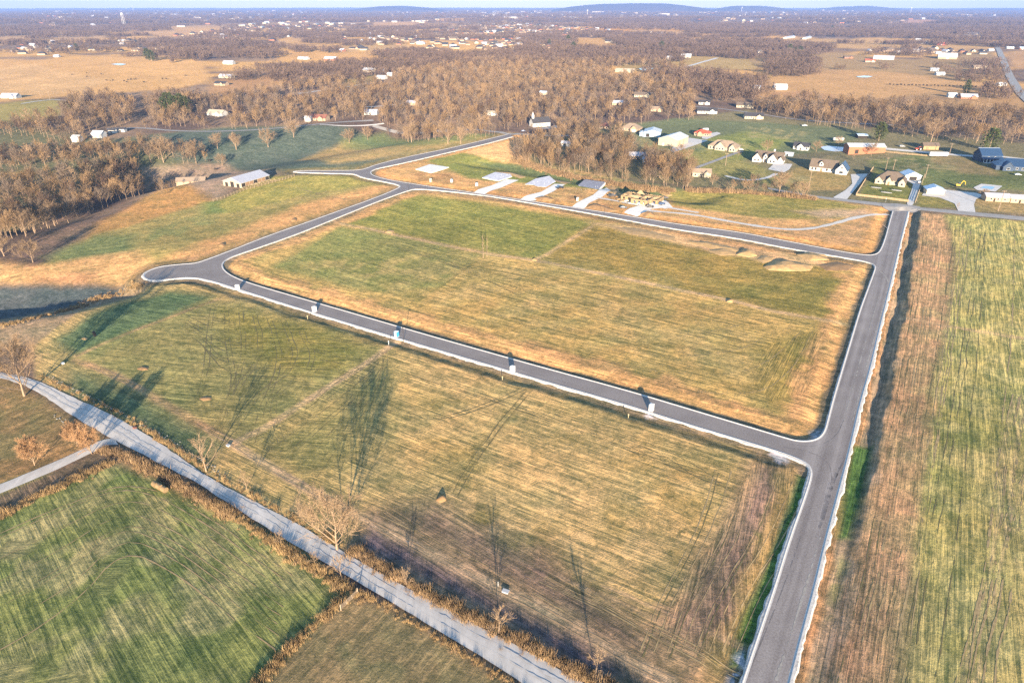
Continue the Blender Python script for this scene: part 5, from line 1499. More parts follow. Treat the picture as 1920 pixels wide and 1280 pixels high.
HOLES = {"the great central wood": [[(1058,184),(1140,178),(1215,178),(1220,190),(1100,194)],[(960,152),(1050,150),(1045,156),(960,158)],[(1250,112),(1290,112),(1290,122),(1240,122)],[(1140,128),(1230,124),(1236,142),(1150,146)],[(660,204),(720,200),(724,222),(668,226)],[(1000,172),(1040,168),(1050,186),(1005,190)],[(1300,190),(1345,188),(1345,222),(1300,222)],[(840,196),(900,190),(905,196),(850,203)]],
         "the wood left of centre": [[(395,222),(440,212),(450,225),(400,232)],[(520,180),(600,172),(600,184),(540,190)]],
         "the wood round the shaded lane": [[(150,252),(262,236),(262,250),(170,272)]], "the right wood above the lawns": [[(1700,236),(1990,246),(1990,262),(1840,258),(1700,250)],[(1780,205),(1990,196),(1990,214),(1800,218)]]}
TONES = [TWIG, TWIG_GREY, TWIG_PALE, TWIG_GOLD, TWIG, TWIG_DARK, TWIG_GREY, TWIG_GOLD]
VAR = [tree_pair(20 + k, TONES[k], h=15, width=random.uniform(.65, .95), trunk_h=random.uniform(.18, .36), limbs=14, subs=8, twigs=7, fine=2, rad=.012, tw=.042, up=random.uniform(.25, .5)) for k in range(8)]
VARB = [tree_pair(40 + k, (TWIG, TWIG_GREY, TWIG_GOLD)[k], h=8, width=1.0, trunk_h=.08, limbs=12, subs=6, twigs=5, fine=1, rad=.014, tw=.04, up=.45, stems=2) for k in range(3)]
recs = []
for wi_, wdef in enumerate(WOODS):
    x, y, z = scatter(wdef[0], wdef[1], wdef[4], HOLES.get(wdef[3], ()), 100 + wi_)
    for q in zip(x, y, z): recs.append((*q, wdef[2], wdef[3]))
recs = [q for q in recs]
pxs = to_px(np.array([q[0] for q in recs]), np.array([q[1] for q in recs]), np.array([q[2] for q in recs]))
seen = (pxs[0] > -40) & (pxs[0] < 1960)
order = sorted(range(len(recs)), key=lambda i: (math.hypot(recs[i][0], recs[i][1]) / recs[i][3] if seen[i] else 1e9))
N_SINGLE = 235
tr = random.Random(5)
single = set(order[:N_SINGLE])
SPAN = {}
for i in single:
    k = recs[i][4]; q = float(pxs[0][i]); a = SPAN.get(k, (q, q)); SPAN[k] = (min(a[0], q), max(a[1], q))
for i in order[:N_SINGLE]:
    x, y, z, h, key = recs[i]
    low = h <= 8
    pr_ = tr.choice(VARB if low else VAR)
    nm = "bare_bush" if low else "bare_tree"
    tone = {"brown_twigs": "brown", "grey_twigs": "grey", "pale_twigs": "pale", "golden_twigs": "golden brown", "dark_twigs": "dark"}[pr_[1].materials[0].name]
    sc_i = tr.uniform(.66, 1.18); size = "tall" if sc_i > 1.0 else ("low" if sc_i < .82 else "middling")
    lo, hi = SPAN[key]; fr = (pxs[0][i] - lo) / (hi - lo + 1)
    end = "left end" if fr < .33 else ("middle" if fr < .67 else "right end")
    place_tree(nm, f"{size} {tone} bare {'bush' if low else 'tree'}, {end} of {key}", x, y, z, pr_, h / (8 if low else 15) * sc_i, tr.uniform(0, 6.28),
               ("bushes of " if low else "trees of ") + key, "bush" if low else "tree")

# geometry-node scatter for the masses of trees and tall grass
def source_collection(name, meshes):
    c = bpy.data.collections.new(name)
    for k, me in enumerate(meshes):
        o = bpy.data.objects.new(me.name, me); c.objects.link(o)
    return c
def scatter_object(name, label, pts, scales, rots, src, cat=None):
    me = bpy.data.meshes.new(name)
    me.vertices.add(len(pts)); me.vertices.foreach_set("co", np.asarray(pts, np.float32).ravel())
    for nm, arr in (("size", scales), ("turn", rots)):
        a = me.attributes.new(nm, 'FLOAT', 'POINT'); a.data.foreach_set("value", np.asarray(arr, np.float32))
    o = link(name, me); o['kind'] = 'stuff'
    if label: o['label'] = label
    if cat: o['category'] = cat
    ng_ = bpy.data.node_groups.new(name + "_scatter", 'GeometryNodeTree')
    ng_.interface.new_socket("Geometry", in_out='INPUT', socket_type='NodeSocketGeometry')
    ng_.interface.new_socket("Geometry", in_out='OUTPUT', socket_type='NodeSocketGeometry')
    gi = ng_.nodes.new('NodeGroupInput'); go = ng_.nodes.new('NodeGroupOutput')
    ci = ng_.nodes.new('GeometryNodeCollectionInfo'); ci.inputs['Collection'].default_value = src
    ci.inputs['Separate Children'].default_value = True; ci.inputs['Reset Children'].default_value = True
    ip = ng_.nodes.new('GeometryNodeInstanceOnPoints'); ip.inputs['Pick Instance'].default_value = True
    a1 = ng_.nodes.new('GeometryNodeInputNamedAttribute'); a1.data_type = 'FLOAT'; a1.inputs['Name'].default_value = "size"
    a2 = ng_.nodes.new('GeometryNodeInputNamedAttribute'); a2.data_type = 'FLOAT'; a2.inputs['Name'].default_value = "turn"
    cx = ng_.nodes.new('ShaderNodeCombineXYZ')
    L = ng_.links
    L.new(a2.outputs['Attribute'], cx.inputs[2])
    L.new(gi.outputs[0], ip.inputs['Points']); L.new(ci.outputs[0], ip.inputs['Instance'])
    L.new(a1.outputs['Attribute'], ip.inputs['Scale']); L.new(cx.outputs[0], ip.inputs['Rotation'])
    L.new(ip.outputs[0], go.inputs[0])
    md = o.modifiers.new("scatter", 'NODES'); md.node_group = ng_
    return o
MID = source_collection("wood_trees", [tree_single(60 + k, TONES[k], h=15, width=random.uniform(.7, 1.0), trunk_h=random.uniform(.18, .34), limbs=13, subs=8, twigs=7, fine=0, rad=.012, tw=.066, up=random.uniform(.2, .45)) for k in range(8)])
rest = [recs[i] for i in range(len(recs)) if i not in single]
scatter_object("woodland", "mass of bare winter trees behind the nearest rows", [q[:3] for q in rest], [q[3] / 15 * tr.uniform(.5, 1.2) for q in rest], [tr.uniform(0, 6.28) for _ in rest], MID)

# distant woods: clumps of bare crowns
def clump_mesh(seed, n_=10, R0=20, h=13):
    r = random.Random(seed); V, Fc = [], []
    for _ in range(n_):
        a = r.uniform(0, 6.283); q = R0 * math.sqrt(r.random())
        cx_, cy_ = q * math.cos(a), q * math.sin(a) * .8
        hh = h * r.uniform(.7, 1.15); w = hh * r.uniform(.26, .4)
        sliver(V, Fc, Vector((cx_, cy_, -1)), Vector((cx_, cy_, hh * .8)), .28, r)
        for _k in range(34):
            t = r.uniform(.28, 1); rad_ = w * math.sqrt(max(0, 1 - ((t - .62) / .42) ** 2)) * r.uniform(.4, 1.05)
            b_ = r.uniform(0, 6.283)
            c = Vector((cx_ + rad_ * math.cos(b_), cy_ + rad_ * math.sin(b_), hh * t))
            d = rdir(Vector((math.cos(b_) * .5, math.sin(b_) * .5, .9)), .5, r)
            sliver(V, Fc, c - d * hh * .12, c + d * hh * .12, hh * .030, r)
    me = bpy.data.meshes.new("tree_clump"); me.from_pydata([tuple(q) for q in V], [], Fc)
    me.materials.append(TWIG_FAR); me.update(); return me
CL = source_collection("wood_clumps", [clump_mesh(80 + k) for k in range(5)])
FARW = [
 ([(1290,102),(1290,78),(1400,76),(1560,86),(1562,100),(1480,110),(1400,112),(1300,106)], 24, 1),
 ([(1180,72),(1290,72),(1300,90),(1250,96),(1160,88),(1140,74)], 24, 1),
 ([(1430,148),(1500,148),(1548,136),(1520,112),(1440,112)], 22, .8),
 ([(1200,132),(1290,134),(1420,150),(1440,180),(1370,196),(1290,180)], 20, .9),
 ([(1610,98),(1720,92),(1760,100),(1740,108),(1620,104)], 24, .7),
 ([(1760,128),(1870,110),(1900,150),(1860,160),(1780,152)], 24, .6),
 ([(1840,170),(1900,165),(1910,185),(1850,190)], 20, .5),
 ([(230,108),(330,78),(440,78),(540,88),(530,110),(440,112),(330,118)], 24, .5),
 ([(540,92),(640,92),(640,100),(540,98)], 24, .9),
 ([(560,82),(600,66),(640,70),(640,84)], 24, .9),
 ([(640,130),(700,118),(800,112),(860,112),(900,98),(1000,88),(1150,92),(1300,100),(1290,118),(1060,124),(900,124),(760,142),(660,152)], 22, .8),
 ([(500,150),(560,128),(650,118),(700,122),(650,150),(560,166)], 20, .8),
 ([(380,150),(470,128),(560,122),(540,140),(450,156)], 24, .35),
 ([(690,106),(740,96),(860,102),(880,108),(860,112),(720,110)], 20, 1),
 ([(640,82),(740,78),(760,84),(640,88)], 26, 1),
 ([(660,60),(770,52),(780,58),(670,64)], 30, 1),
 ([(960,80),(1030,70),(1080,72),(1080,86),(980,86)], 24, .9),
 ([(0,82),(160,78),(300,72),(330,80),(250,96),(100,104),(0,100)], 32, .5),
 ([(-60,72),(0,54),(300,48),(330,58),(180,64),(0,70)], 34, .9),
 ([(330,76),(420,58),(560,54),(640,58),(560,72),(430,82)], 34, .6),
 ([(860,60),(1100,50),(1150,60),(1100,66),(900,70)], 60, .35),
 ([(1290,62),(1290,46),(1560,46),(1600,66),(1480,66)], 34, .95),
 ([(1560,70),(1600,48),(1940,44),(1960,74),(1850,72),(1700,74)], 34, .95),
 ([(1100,54),(1100,38),(1290,38),(1290,58)], 36, .9),
 ([(1400,118),(1700,98),(1860,112),(1850,150),(1700,140),(1500,130)], 60, .25),
]
fx = []
for k, (reg, st_, kp) in enumerate(FARW):
    x, y, z = scatter(reg, st_, kp * .72, (), 300 + k)
    fx.append(np.stack([x, y, z], 1))
# the plain out to the horizon: belts of wood between open land
rg = np.random.default_rng(12)
nfar = 26000
d = np.exp(rg.uniform(math.log(2600), math.log(17000), nfar)); a = np.radians(rg.uniform(-44, 44, nfar))
x = d * np.sin(a); y = d * np.cos(a)
k = fbm(x / 700, y / 260, 66, 3) + .35 * vnoise(x / 90, y / 90, 68) > .10 - .22 * sstep(3500, 8000, d)
open_ = [[(815,34),(875,34),(875,40),(815,40)],[(700,42),(800,40),(800,48),(700,50)],[(1050,52),(1160,50),(1280,54),(1290,64),(1170,62),(1060,60)],[(1690,38),(1760,38),(1730,50),(1700,52)],[(270,58),(420,56),(410,68),(280,70)]]
for q in open_: k &= ~inside(x, y, gpts(q))
x, y = x[k], y[k]
fx.append(np.stack([x, y, terrain(x, y)], 1))
fx = np.concatenate(fx)
sc_ = rg.uniform(.75, 1.2, len(fx)) * np.where(np.hypot(fx[:, 0], fx[:, 1]) > 5500, 1.5, 1.0)
scatter_object("distant_woods", "bare woods spread over the plain to the horizon", fx, sc_, rg.uniform(0, 6.28, len(fx)), CL)

# ------------------------------------------------------------ portable toilets
def toilet(label, px, py, body, rz, on_road=True, group="portable toilets along the new road"):
    if on_road: x, y = (float(q) for q in flat(px, py)); z = .03
    else: x, y, z = g1(px, py)
    t = thing("portable_toilet", label, "portable toilet", (x, y, z), rz, group)
    w, h = .68, 2.25
    b_ = MB(); b_.box(-w, w, -w, w, .16, h); b_.build("cabin", M[body], t)
    k = MB(); k.box(-w-.06, w+.06, -w-.06, w+.06, -.05, .16, 0, True); k.build("skid", M['concrete'], t)
    r = MB(); r.add([(-w-.07,-w-.07,h),(w+.07,-w-.07,h),(w+.07,w+.07,h),(-w-.07,w+.07,h),(-w*.5,-w*.5,h+.22),(w*.5,-w*.5,h+.22),(w*.5,w*.5,h+.22),(-w*.5,w*.5,h+.22)],
                    [(0,1,5,4),(1,2,6,5),(2,3,7,6),(3,0,4,7),(4,5,6,7),(3,2,1,0)]); r.build("roof", M['plastic_white'], t)
    d = MB(); d.box(-w*.72, w*.72, -w-.035, -w+.01, .26, h-.16, 0, True)
    dr = d.build("door", M['plastic_grey' if body != 'plastic_grey' else 'plastic_white'], t)
    hd = MB(); hd.box(w*.45, w*.62, -w-.07, -w-.03, 1.1, 1.3, 0, True); hd.build("handle", M['dark'], dr)
    v_ = MB(); v_.tube((w*.6, w*.6, h), (w*.6, w*.6, h+.55), .06, .06, 6); v_.build("vent_pipe", M['dark'], t)
    v_ = MB(); v_.box(-w*.6, w*.6, w, w+.03, h-.35, h-.2, 0, True); v_.build("vent_grille", M['dark'], t)
RZT = HOUSE_RZ
toilet("white portable toilet on the lower road nearest the cul-de-sac", 446, 543, 'plastic_white', RZT + .1)
toilet("white portable toilet on the lower road, second from the cul-de-sac", 590, 584, 'plastic_white', RZT)
toilet("bright blue portable toilet standing on the lower road", 744, 631, 'plastic_blue', RZT)
toilet("white portable toilet on the lower road just right of the blue one", 961, 697, 'plastic_white', RZT - .05)
toilet("white portable toilet on the lower road nearest the road corner", 1221, 769, 'plastic_white', RZT + .05)
toilet("small cream portable toilet below the white slab", 808, 341, 'plastic_tan', RZT, False, "portable toilets on the building plots")
toilet("grey-white portable toilet with a dark skid between the slabs", 847, 342, 'plastic_grey', RZT + .1, False, "portable toilets on the building plots")
toilet("grey-white portable toilet left of the first driveway", 894, 349, 'plastic_grey', RZT, False, "portable toilets on the building plots")
toilet("tan portable toilet left of the third driveway", 1083, 377, 'plastic_tan', RZT, False, "portable toilets on the building plots")

# ------------------------------------------------------------ house slabs and the framed house
def slab(label, pts, m, side, h=.45, pipes=6, sd=1):
    P = gpts(pts); c = P.mean(0); z = float(np.mean(terrain(P[:, 0], P[:, 1])))
    t = thing("house_slab", label, "concrete slab", (c[0], c[1], z), 0, "house slabs on the building plots")
    b_ = MB(); n_ = len(P); Q = [tuple(p - c) for p in P]
    b_.prism(Q, h - .05, h); b_.build("slab_top", m, t)
    f_ = MB(); f_.prism([(x * .998, y * .998) for x, y in Q], -1.2, h - .052); f_.build("foundation", side, t)
    r = random.Random(sd); T = MB(); T.tube((0, 0, 0), (0, 0, .7), .07, .07, 6); pm = T.mesh("pipe", M['plastic_white'])
    k = 0
    while k < pipes:
        x = r.uniform(-9, 9); y = r.uniform(-7, 7)
        if inside(np.array([x + c[0]]), np.array([y + c[1]]), P)[0]:
            o = link("pipe", pm, t); o.location = (x, y, h); k += 1
    SITES.append((c[0], c[1], 14))
slab("white fresh slab left of the others, near the road bend", [(779,318),(806,309),(842,314.5),(819,322),(808,325)], M['pale_concrete'], M['pale_concrete'], .4, 2, 1)
slab("pale grey slab with pipes, second from the left", [(904,334),(928,324),(945,326),(957,328),(960,332),(935,340),(918,337)], M['blue_concrete'], M['pale_concrete'], .5, 7, 2)
slab("grey-blue slab with pipes, third from the left", [(984,346),(1004,335.5),(1030,336),(1042,341),(1024,351),(1008,350),(1000,347)], M['blue_concrete'], M['pale_concrete'], .5, 7, 3)
slab("dark wet slab with pipes beside the framed house", [(1075,354),(1096,344),(1135,349),(1116,361),(1108,362.5),(1089,361),(1093,357)], M['dark_concrete'], M['pale_concrete'], .6, 9, 4)
# dirt heaped behind each slab
soil = mat("orange_clay", (.28, .165, .075), .95, .25, .5, 0, .5)
soil2 = mat("tan_spoil", (.42, .265, .115), .95, .25, .5, 0, .5)
def mound(label, pts, h, m=soil, name="dirt_pile", group=None, n_=34, seed=1):
    """heaped soil: an outline with a lumpy top"""
    P = gpts(pts); c = P.mean(0); zz = float(terrain(np.array([c[0]]), np.array([c[1]]))[0])
    x0, y0 = P.min(0); x1, y1 = P.max(0)
    gx, gy = np.meshgrid(np.linspace(x0 - 1, x1 + 1, n_), np.linspace(y0 - 1, y1 + 1, n_))
    d = poly_dist(gx.ravel(), gy.ravel(), np.concatenate([P, P[:1]]))[0].reshape(gx.shape)
    ins = inside(gx.ravel(), gy.ravel(), P).reshape(gx.shape)
    w = max(.6, min(x1 - x0, y1 - y0) * .32)
    lump = .95 + .5 * fbm(gx / (w * 1.1), gy / (w * 1.1), seed, 4)
    hh = np.where(ins, h * np.clip(d / w, 0, 1) ** .7 * lump, -.3)
    z = terrain(gx, gy) - .05 + hh - zz
    V = np.stack([gx - c[0], gy - c[1], z], -1).reshape(-1, 3)
    mb = MB(); mb.v = [tuple(q) for q in V]
    for j in range(n_ - 1):
        for i in range(n_ - 1):
            k = j * n_ + i
            if ins[j, i] or ins[j + 1, i + 1] or ins[j, i + 1] or ins[j + 1, i]:
                mb.f.append((k, k + 1, k + n_ + 1, k + n_)); mb.m.append(0)
    o = mb.build(name, m, None, True); o.location = (c[0], c[1], zz)
    return tag(o, label, "dirt pile", group)
mound("long heap of spoil behind the second slab", [(928,322),(960,324),(988,332),(975,335),(952,327),(935,325)], .9, soil2)
mound("long heap of spoil behind the third slab", [(1000,334),(1040,336),(1074,343),(1060,347),(1040,340)], .9, soil2, seed=2)
mound("long heap of spoil behind the dark slab", [(1097,343),(1130,345),(1160,352),(1165,362),(1150,364),(1136,350)], 1.1, soil2, seed=3)
mound("low heap of spoil right of the framed house", [(1228,350),(1262,366),(1250,370),(1236,362)], .8, soil2, seed=4)
mound("orange clay heap right of the second driveway", [(1000,373),(1016,368),(1036,371),(1040,376),(1015,378)], 1.3, soil, seed=5)
mound("orange clay heap right of the third driveway", [(1095,390),(1112,382),(1124,383),(1160,396),(1140,398)], 1.4, soil, seed=6)
mound("orange clay heap right of the fourth driveway", [(1200,401),(1212,397),(1226,400),(1230,406),(1210,408)], 1.4, soil, seed=7)
mound("largest yellow clay heap at the field's upper right corner", [(1430,500),(1450,489),(1480,489),(1526,499),(1520,508),(1480,509),(1440,507)], 1.5, soil2, seed=8)
mound("steep yellow clay heap left of the largest one", [(1378,478),(1393,466),(1415,471),(1421,480),(1405,483)], 1.6, soil2, seed=9)
mound("yellow clay heap behind the largest one by the road", [(1492,478),(1512,472),(1550,478),(1556,488),(1520,489)], 1.3, soil2, seed=10)
mound("ragged low spoil left of the steep yellow heap", [(1325,470),(1350,463),(1378,468),(1384,478),(1350,480)], .7, soil2, seed=31)
mound("ragged low spoil between the steep heap and the largest heap", [(1418,486),(1428,478),(1452,482),(1448,489),(1430,494)], .6, soil2, seed=32)
mound("low clay spread right of the largest heap", [(1530,496),(1570,490),(1606,498),(1590,508),(1550,508)], .5, soil, seed=33)
mound("low tan spoil ridge along the upper road", [(1280,452),(1320,452),(1385,466),(1390,474),(1330,466)], 1.0, soil2, seed=11)
mound("low tan spoil strip at the left end of the clay heaps", [(1140,424),(1200,428),(1270,444),(1262,452),(1180,440)], .5, soil2, seed=12)
mound("small clay heap in the lower field with a long shadow", [(816,938),(824,928),(836,929),(838,938),(826,943)], 1.0, soil, seed=13, n_=16)
mound("small clay heap in the lower left field, left one", [(255,692),(266,686),(280,688),(278,694),(264,695)], .4, soil, seed=14, n_=16)
mound("small clay heap in the lower left field, right one", [(372,748),(382,742),(398,744),(396,750),(380,752)], .4, soil, seed=15, n_=16)
mound("small pale heap on the farm track in the central field, right", [(1360,566),(1368,561),(1376,563),(1374,568)], .9, soil2, seed=16, n_=14)
mound("small pale heap on the farm track in the central field, left", [(720,436),(728,431),(740,433),(736,438)], .9, soil2, seed=17, n_=14)
mound("small pale heap where the farm tracks cross", [(995,488),(1001,484),(1009,486),(1006,490)], 1.0, soil2, seed=18, n_=14)
mound("small orange heap beside the long road, left", [(544,415),(550,409),(558,411),(555,416)], .9, soil, seed=19, n_=14)
mound("small orange heap by the cul-de-sac bank", [(408,462),(414,456),(424,458),(420,464)], .9, soil, seed=20, n_=14)
mound("pale clod heap in the green strip, far lower left", [(150,636),(158,631),(166,634),(160,638)], .4, soil2, seed=21, n_=12)

x, y, z = g1(1196, 380)
fh = thing("framed_house", "timber framed house under construction without a roof", "house frame", (x, y, z), HOUSE_RZ)
SITES.append((x, y, 18))
s_ = MB(); s_.prism([(-12,0),(-3,0),(-3,-5),(8,-5),(8,0),(13,0),(13,12),(-12,12)], -1.0, .35); s_.build("foundation", M['pale_concrete'], fh)
def wall_panel(x0, y0, x1, y1, h, opens=(), m='osb'):
    """sheathed wall with real openings, its plate on top"""
    L = math.hypot(x1 - x0, y1 - y0); a = math.atan2(y1 - y0, x1 - x0)
    w = MB(); cur = 0
    for (o0, o1, zb, zt) in sorted(opens):
        w.box(cur, o0, -.08, .08, .35, h, 0, True)
        if zb > .4: w.box(o0, o1, -.08, .08, .35, zb, 0, True)
        w.box(o0, o1, -.08, .08, zt, h, 0, True); cur = o1
    w.box(cur, L, -.08, .08, .35, h, 0, True)
    p = w.build("wall_panel", M[m], fh); p.location = (x0, y0, 0); p.rotation_euler = (0, 0, a)
    q = MB(); q.box(0, L, -.1, .1, h, h + .14, 0, True); o = q.build("top_plate", M['stud'], p)
H_ = 3.1
for a in [(-12,0,-3,0,H_,[(1.5,2.8,1.1,2.6),(5,6.3,1.1,2.6)]),(-3,-5,8,-5,H_+.3,[(2,3.3,.9,2.6),(5,6.4,.4,2.7),(8,9.2,.9,2.6)]),(-3,-5,-3,0,H_,[]),(8,-5,8,0,H_,[(1.5,2.8,1,2.5)]),(8,0,13,0,H_,[(1,3.8,.4,2.6)]),
          (13,0,13,12,H_,[(3,4.2,1,2.5),(8,9.2,1,2.5)]),(-12,12,13,12,H_,[(3,4.5,1,2.5),(9,11,.4,2.6),(17,18.5,1,2.5)]),(-12,0,-12,12,H_,[(4,5.2,1,2.5)])]:
    wall_panel(*a)
for a in [(-12,5,2,5),(2,0,2,12),(-4,5,-4,12),(2,7,13,7),(8,0,8,7),(-8,0,-8,5),(5,-5,5,0)]:
    wall_panel(*a, H_, [(1.2,2.2,.4,2.5)], 'stud')
for k in range(16):
    b_ = MB(); xx = -11 + k * 1.5; b_.box(-.07, .07, 6.0, 12.2, H_ + .16, H_ + .36, 0, True)
    if k % 4 != 3: o = b_.build("ceiling_joist", M['stud'], fh); o.location = (xx, 0, 0)
g_ = MB(); g_.add([(-5,9,H_+.3),(1,9,H_+.3),(-2,9,H_+3.2),(-5,9.15,H_+.3),(1,9.15,H_+.3),(-2,9.15,H_+3.2)], [(0,1,2),(5,4,3),(0,2,5,3),(1,4,5,2)]); g_.build("roof_truss", M['stud'], fh)
lum = MB(); lum.box(-2.4, 2.4, -.6, .6, 0, .8, 0, True); lm = lum.mesh("lumber_stack", M['osb']); lm2 = lum.mesh("lumber_stack", M['plastic_white'])
for k, (px, py, a, mm, lab) in enumerate([(1162,374,.5,lm,"stack of yellow lumber left of the framed house"),(1167,378,.55,lm,"second stack of yellow lumber on the ground by the framed house"),(1176,377,.6,lm2,"white wrapped building material in front of the framed house"),(1184,381,.6,lm2,"second white wrapped bundle in front of the framed house"),(1222,374,.3,lm,"stack of sheathing boards at the framed house's right")]):
    x, y, z = g1(px, py); o = link("lumber_stack", mm); o.location = (x, y, z); o.rotation_euler = (0, 0, a); tag(o, lab, "lumber stack", "building material by the framed house")

# ------------------------------------------------------------ vehicles
CARP = {}
def car(label, px, py, col, rz, kind='suv', group=None, cat='car', zz=None):
    key = (kind, col)
    if key not in CARP:
        m = mat("car_paint_%d" % len(CARP), col, .3, 0, 1, 0, 0, 0, .6)
        prof = {'suv': [(-2.3,.45),(-2.3,1.0),(-2.2,1.15),(-1.95,1.72),(.35,1.75),(1.0,1.12),(2.15,.98),(2.3,.8),(2.3,.45)],
                'car': [(-2.2,.4),(-2.2,.85),(-1.6,.98),(-.9,1.42),(.45,1.42),(1.15,.95),(2.1,.82),(2.25,.65),(2.25,.4)],
                'pickup': [(-2.8,.55),(-2.8,1.15),(-.75,1.15),(-.7,1.82),(.75,1.85),(1.35,1.25),(2.6,1.15),(2.75,.95),(2.75,.55)]}[kind]
        b_ = MB(); hw = .92; n_ = len(prof)
        tap = lambda z: hw - max(0, z - 1.0) * .22
        b_.add([(x, -tap(z), z) for x, z in prof] + [(x, tap(z), z) for x, z in prof], [tuple(range(n_)), tuple(range(2*n_-1, n_-1, -1))] + [(k, n_+k, n_+(k+1)%n_, (k+1)%n_) for k in range(n_)])
        w = MB(); top = max(z for _, z in prof)
        xa, xb = {'suv': (-1.9, .6), 'car': (-1.0, .75), 'pickup': (-.62, 1.0)}[kind]
        for s in (-1, 1): w.box(xa, xb - .25, s*(tap(1.3)) - .03, s*(tap(1.3)) + .03, top - .62, top - .14, 0, True)
        w.add([(xb+.32,-.7,top-.55),(xb+.32,.7,top-.55),(xb-.12,.68,top-.06),(xb-.12,-.68,top-.06)], [(0,1,2,3)])
        wh = MB(); wh.tube((0,-.14,0),(0,.14,0),.36,.36,12)
        CARP[key] = (b_.mesh("body", m), w.mesh("window", M['glass']), wh.mesh("wheel", M['tyre']), 1.75 if kind == 'pickup' else 1.4)
    bm_, wm, whm, wb = CARP[key]
    x, y, z = g1(px, py)
    t = thing({'pickup': 'pickup_truck', 'suv': 'parked_car', 'car': 'parked_car'}[kind], label, cat, (x, y, (z if zz is None else zz) + .12), rz, group)
    link("body", bm_, t); link("window", wm, t)
    for sx_ in (-wb, wb):
        for sy_ in (-.82, .82):
            o = link("wheel", whm, t); o.location = (sx_, sy_, .36)
BLK_, WHT, SIL, GRY, BLU, RED = (.02,.02,.024), (.50,.50,.49), (.30,.31,.33), (.09,.09,.10), (.05,.09,.18), (.25,.04,.03)
car("dark pickup truck at the third slab's driveway", 1050, 354, BLK_, .35, 'pickup', cat='pickup')
car("dark parked truck at the dark slab's driveway end", 1148, 369, BLK_, .1, 'pickup', cat='pickup')
car("dark car on the gravel track left of the fourth driveway", 1169, 391, GRY, -.15, 'car')
car("white pickup truck with black windows by the framed house", 1203, 384, WHT, -.2, 'pickup', cat='pickup')
car("dark car parked on the framed house's drive, lower one", 1219, 389, BLK_, -.2, 'suv')
car("dark truck parked right of the framed house", 1245, 373, GRY, .2, 'pickup', cat='pickup')
car("blue-grey car at the right edge of the framed house's yard", 1241, 384, BLU, .6, 'suv')
car("white car on the drive of the wide cream house", 1389, 282, WHT, .2, 'car')
car("silver car on the drive beside the white garage", 1723, 344, SIL, 1.1, 'suv')
car("white car parked before the navy house, right edge", 1908, 329, WHT, -.2, 'car')
car("silver car on the lane behind the brick barn", 1691, 276, SIL, -.05, 'suv')
car("white truck at the far wall of the lane above the lawns", 1508, 237, WHT, 0, 'pickup', cat='pickup')
car("black car on the shaded lane at the wood's gap", 272, 231, BLK_, 1.3, 'suv')
car("white car parked near the shaded white houses", 190, 256, WHT, .3, 'car')
car("blue car on the shaded lane, leftmost", 148, 266, BLU, .3, 'car')
car("small dark car in the cream barn's yard", 1283, 262, GRY, .5, 'car')
car("blue car by the road junction near the church", 981, 247, BLU, .1, 'car')
# trailers
def trailer(name, label, px, py, L, w, h, rz, m):
    x, y, z = g1(px, py); t = thing(name, label, "trailer", (x, y, z), rz)
    b_ = MB(); b_.box(-L/2, L/2, -w/2, w/2, .9, h, 0, True); b_.build("box_body", m, t)
    c_ = MB(); c_.box(-L/2+.3, L/2-.3, -w/2+.3, w/2-.3, .6, .9, 0, True); c_.build("chassis", M['dark'], t)
    wh = MB(); wh.tube((0,-.2,0),(0,.2,0),.5,.5,12); wm = wh.mesh("wheel", M['tyre'])
    for xx in (L/2-1.4, L/2-2.8, -L/2+1.4):
        for s in (-1, 1):
            o = link("wheel", wm, t); o.location = (xx, s*(w/2-.25), .5)
    return t
trailer("semi_trailer", "long white semi-trailer parked on the gravel lane", 1758, 294, 15, 2.6, 4.0, -.08, M['white_wall'])
rv = trailer("camper_trailer", "white camper trailer on the lawn left of the pine", 1571, 265, 9.5, 2.6, 3.3, -.12, M['white_wall'])
for k in (-2.6, 0, 2.4): add_panel(rv, "window", k, -1.31, 1.8, 1.1, .8, M['glass'])
trailer("utility_trailer", "white box trailer behind the red roofed house", 1322, 246, 6, 2.4, 3, .2, M['white_wall'])
# the tractor by the wooden shed and the little excavator
x, y, z = g1(1722, 282); t = thing("tractor", "red tractor with big dark wheels left of the wooden shed", "tractor", (x, y, z), .1)
redm = mat("red_paint", (.35, .05, .02), .4)
b_ = MB(); b_.box(-3.4, -.6, -.6, .6, 1.0, 2.1, 0, True); b_.build("bonnet", redm, t)
b_ = MB(); b_.box(-.7, 1.2, -.8, .8, 1.0, 3.0, 0, True); b_.build("cab", M['glass'], t)
b_ = MB(); b_.box(-.9, 1.4, -1, 1, 3.0, 3.2, 0, True); b_.build("cab_roof", redm, t)
for xx, r_ in ((.9, 1.25), (-2.6, .8)):
    for s in (-1, 1):
        w = MB(); w.tube((xx, s*1.05-.25, r_), (xx, s*1.05+.25, r_), r_, r_, 14); wo = w.build("wheel", M['tyre'], t)
        w = MB(); w.tube((xx, s*1.05-.28, r_), (xx, s*1.05+.28, r_), r_*.5, r_*.5, 10); w.build("rim", M['trim'], wo)
x, y, z = g1(1796, 350); t = thing("excavator", "small yellow excavator with raised arm on the shaded lawn", "excavator", (x, y, z), -.3)
yel = mat("yellow_paint", (.55, .36, .03), .45)
for s in (-1, 1):
    b_ = MB(); b_.box(-1.6, 1.6, s*.9-.3, s*.9+.3, 0, .8, 0, True); b_.build("track", M['tyre'], t)
b_ = MB(); b_.box(-1.5, 1.1, -1, 1, .9, 1.9, 0, True); b_.build("body", yel, t)
b_ = MB(); b_.box(-.3, 1.0, -1, 0, 1.9, 3.0, 0, True); b_.build("cab", M['glass'], t)
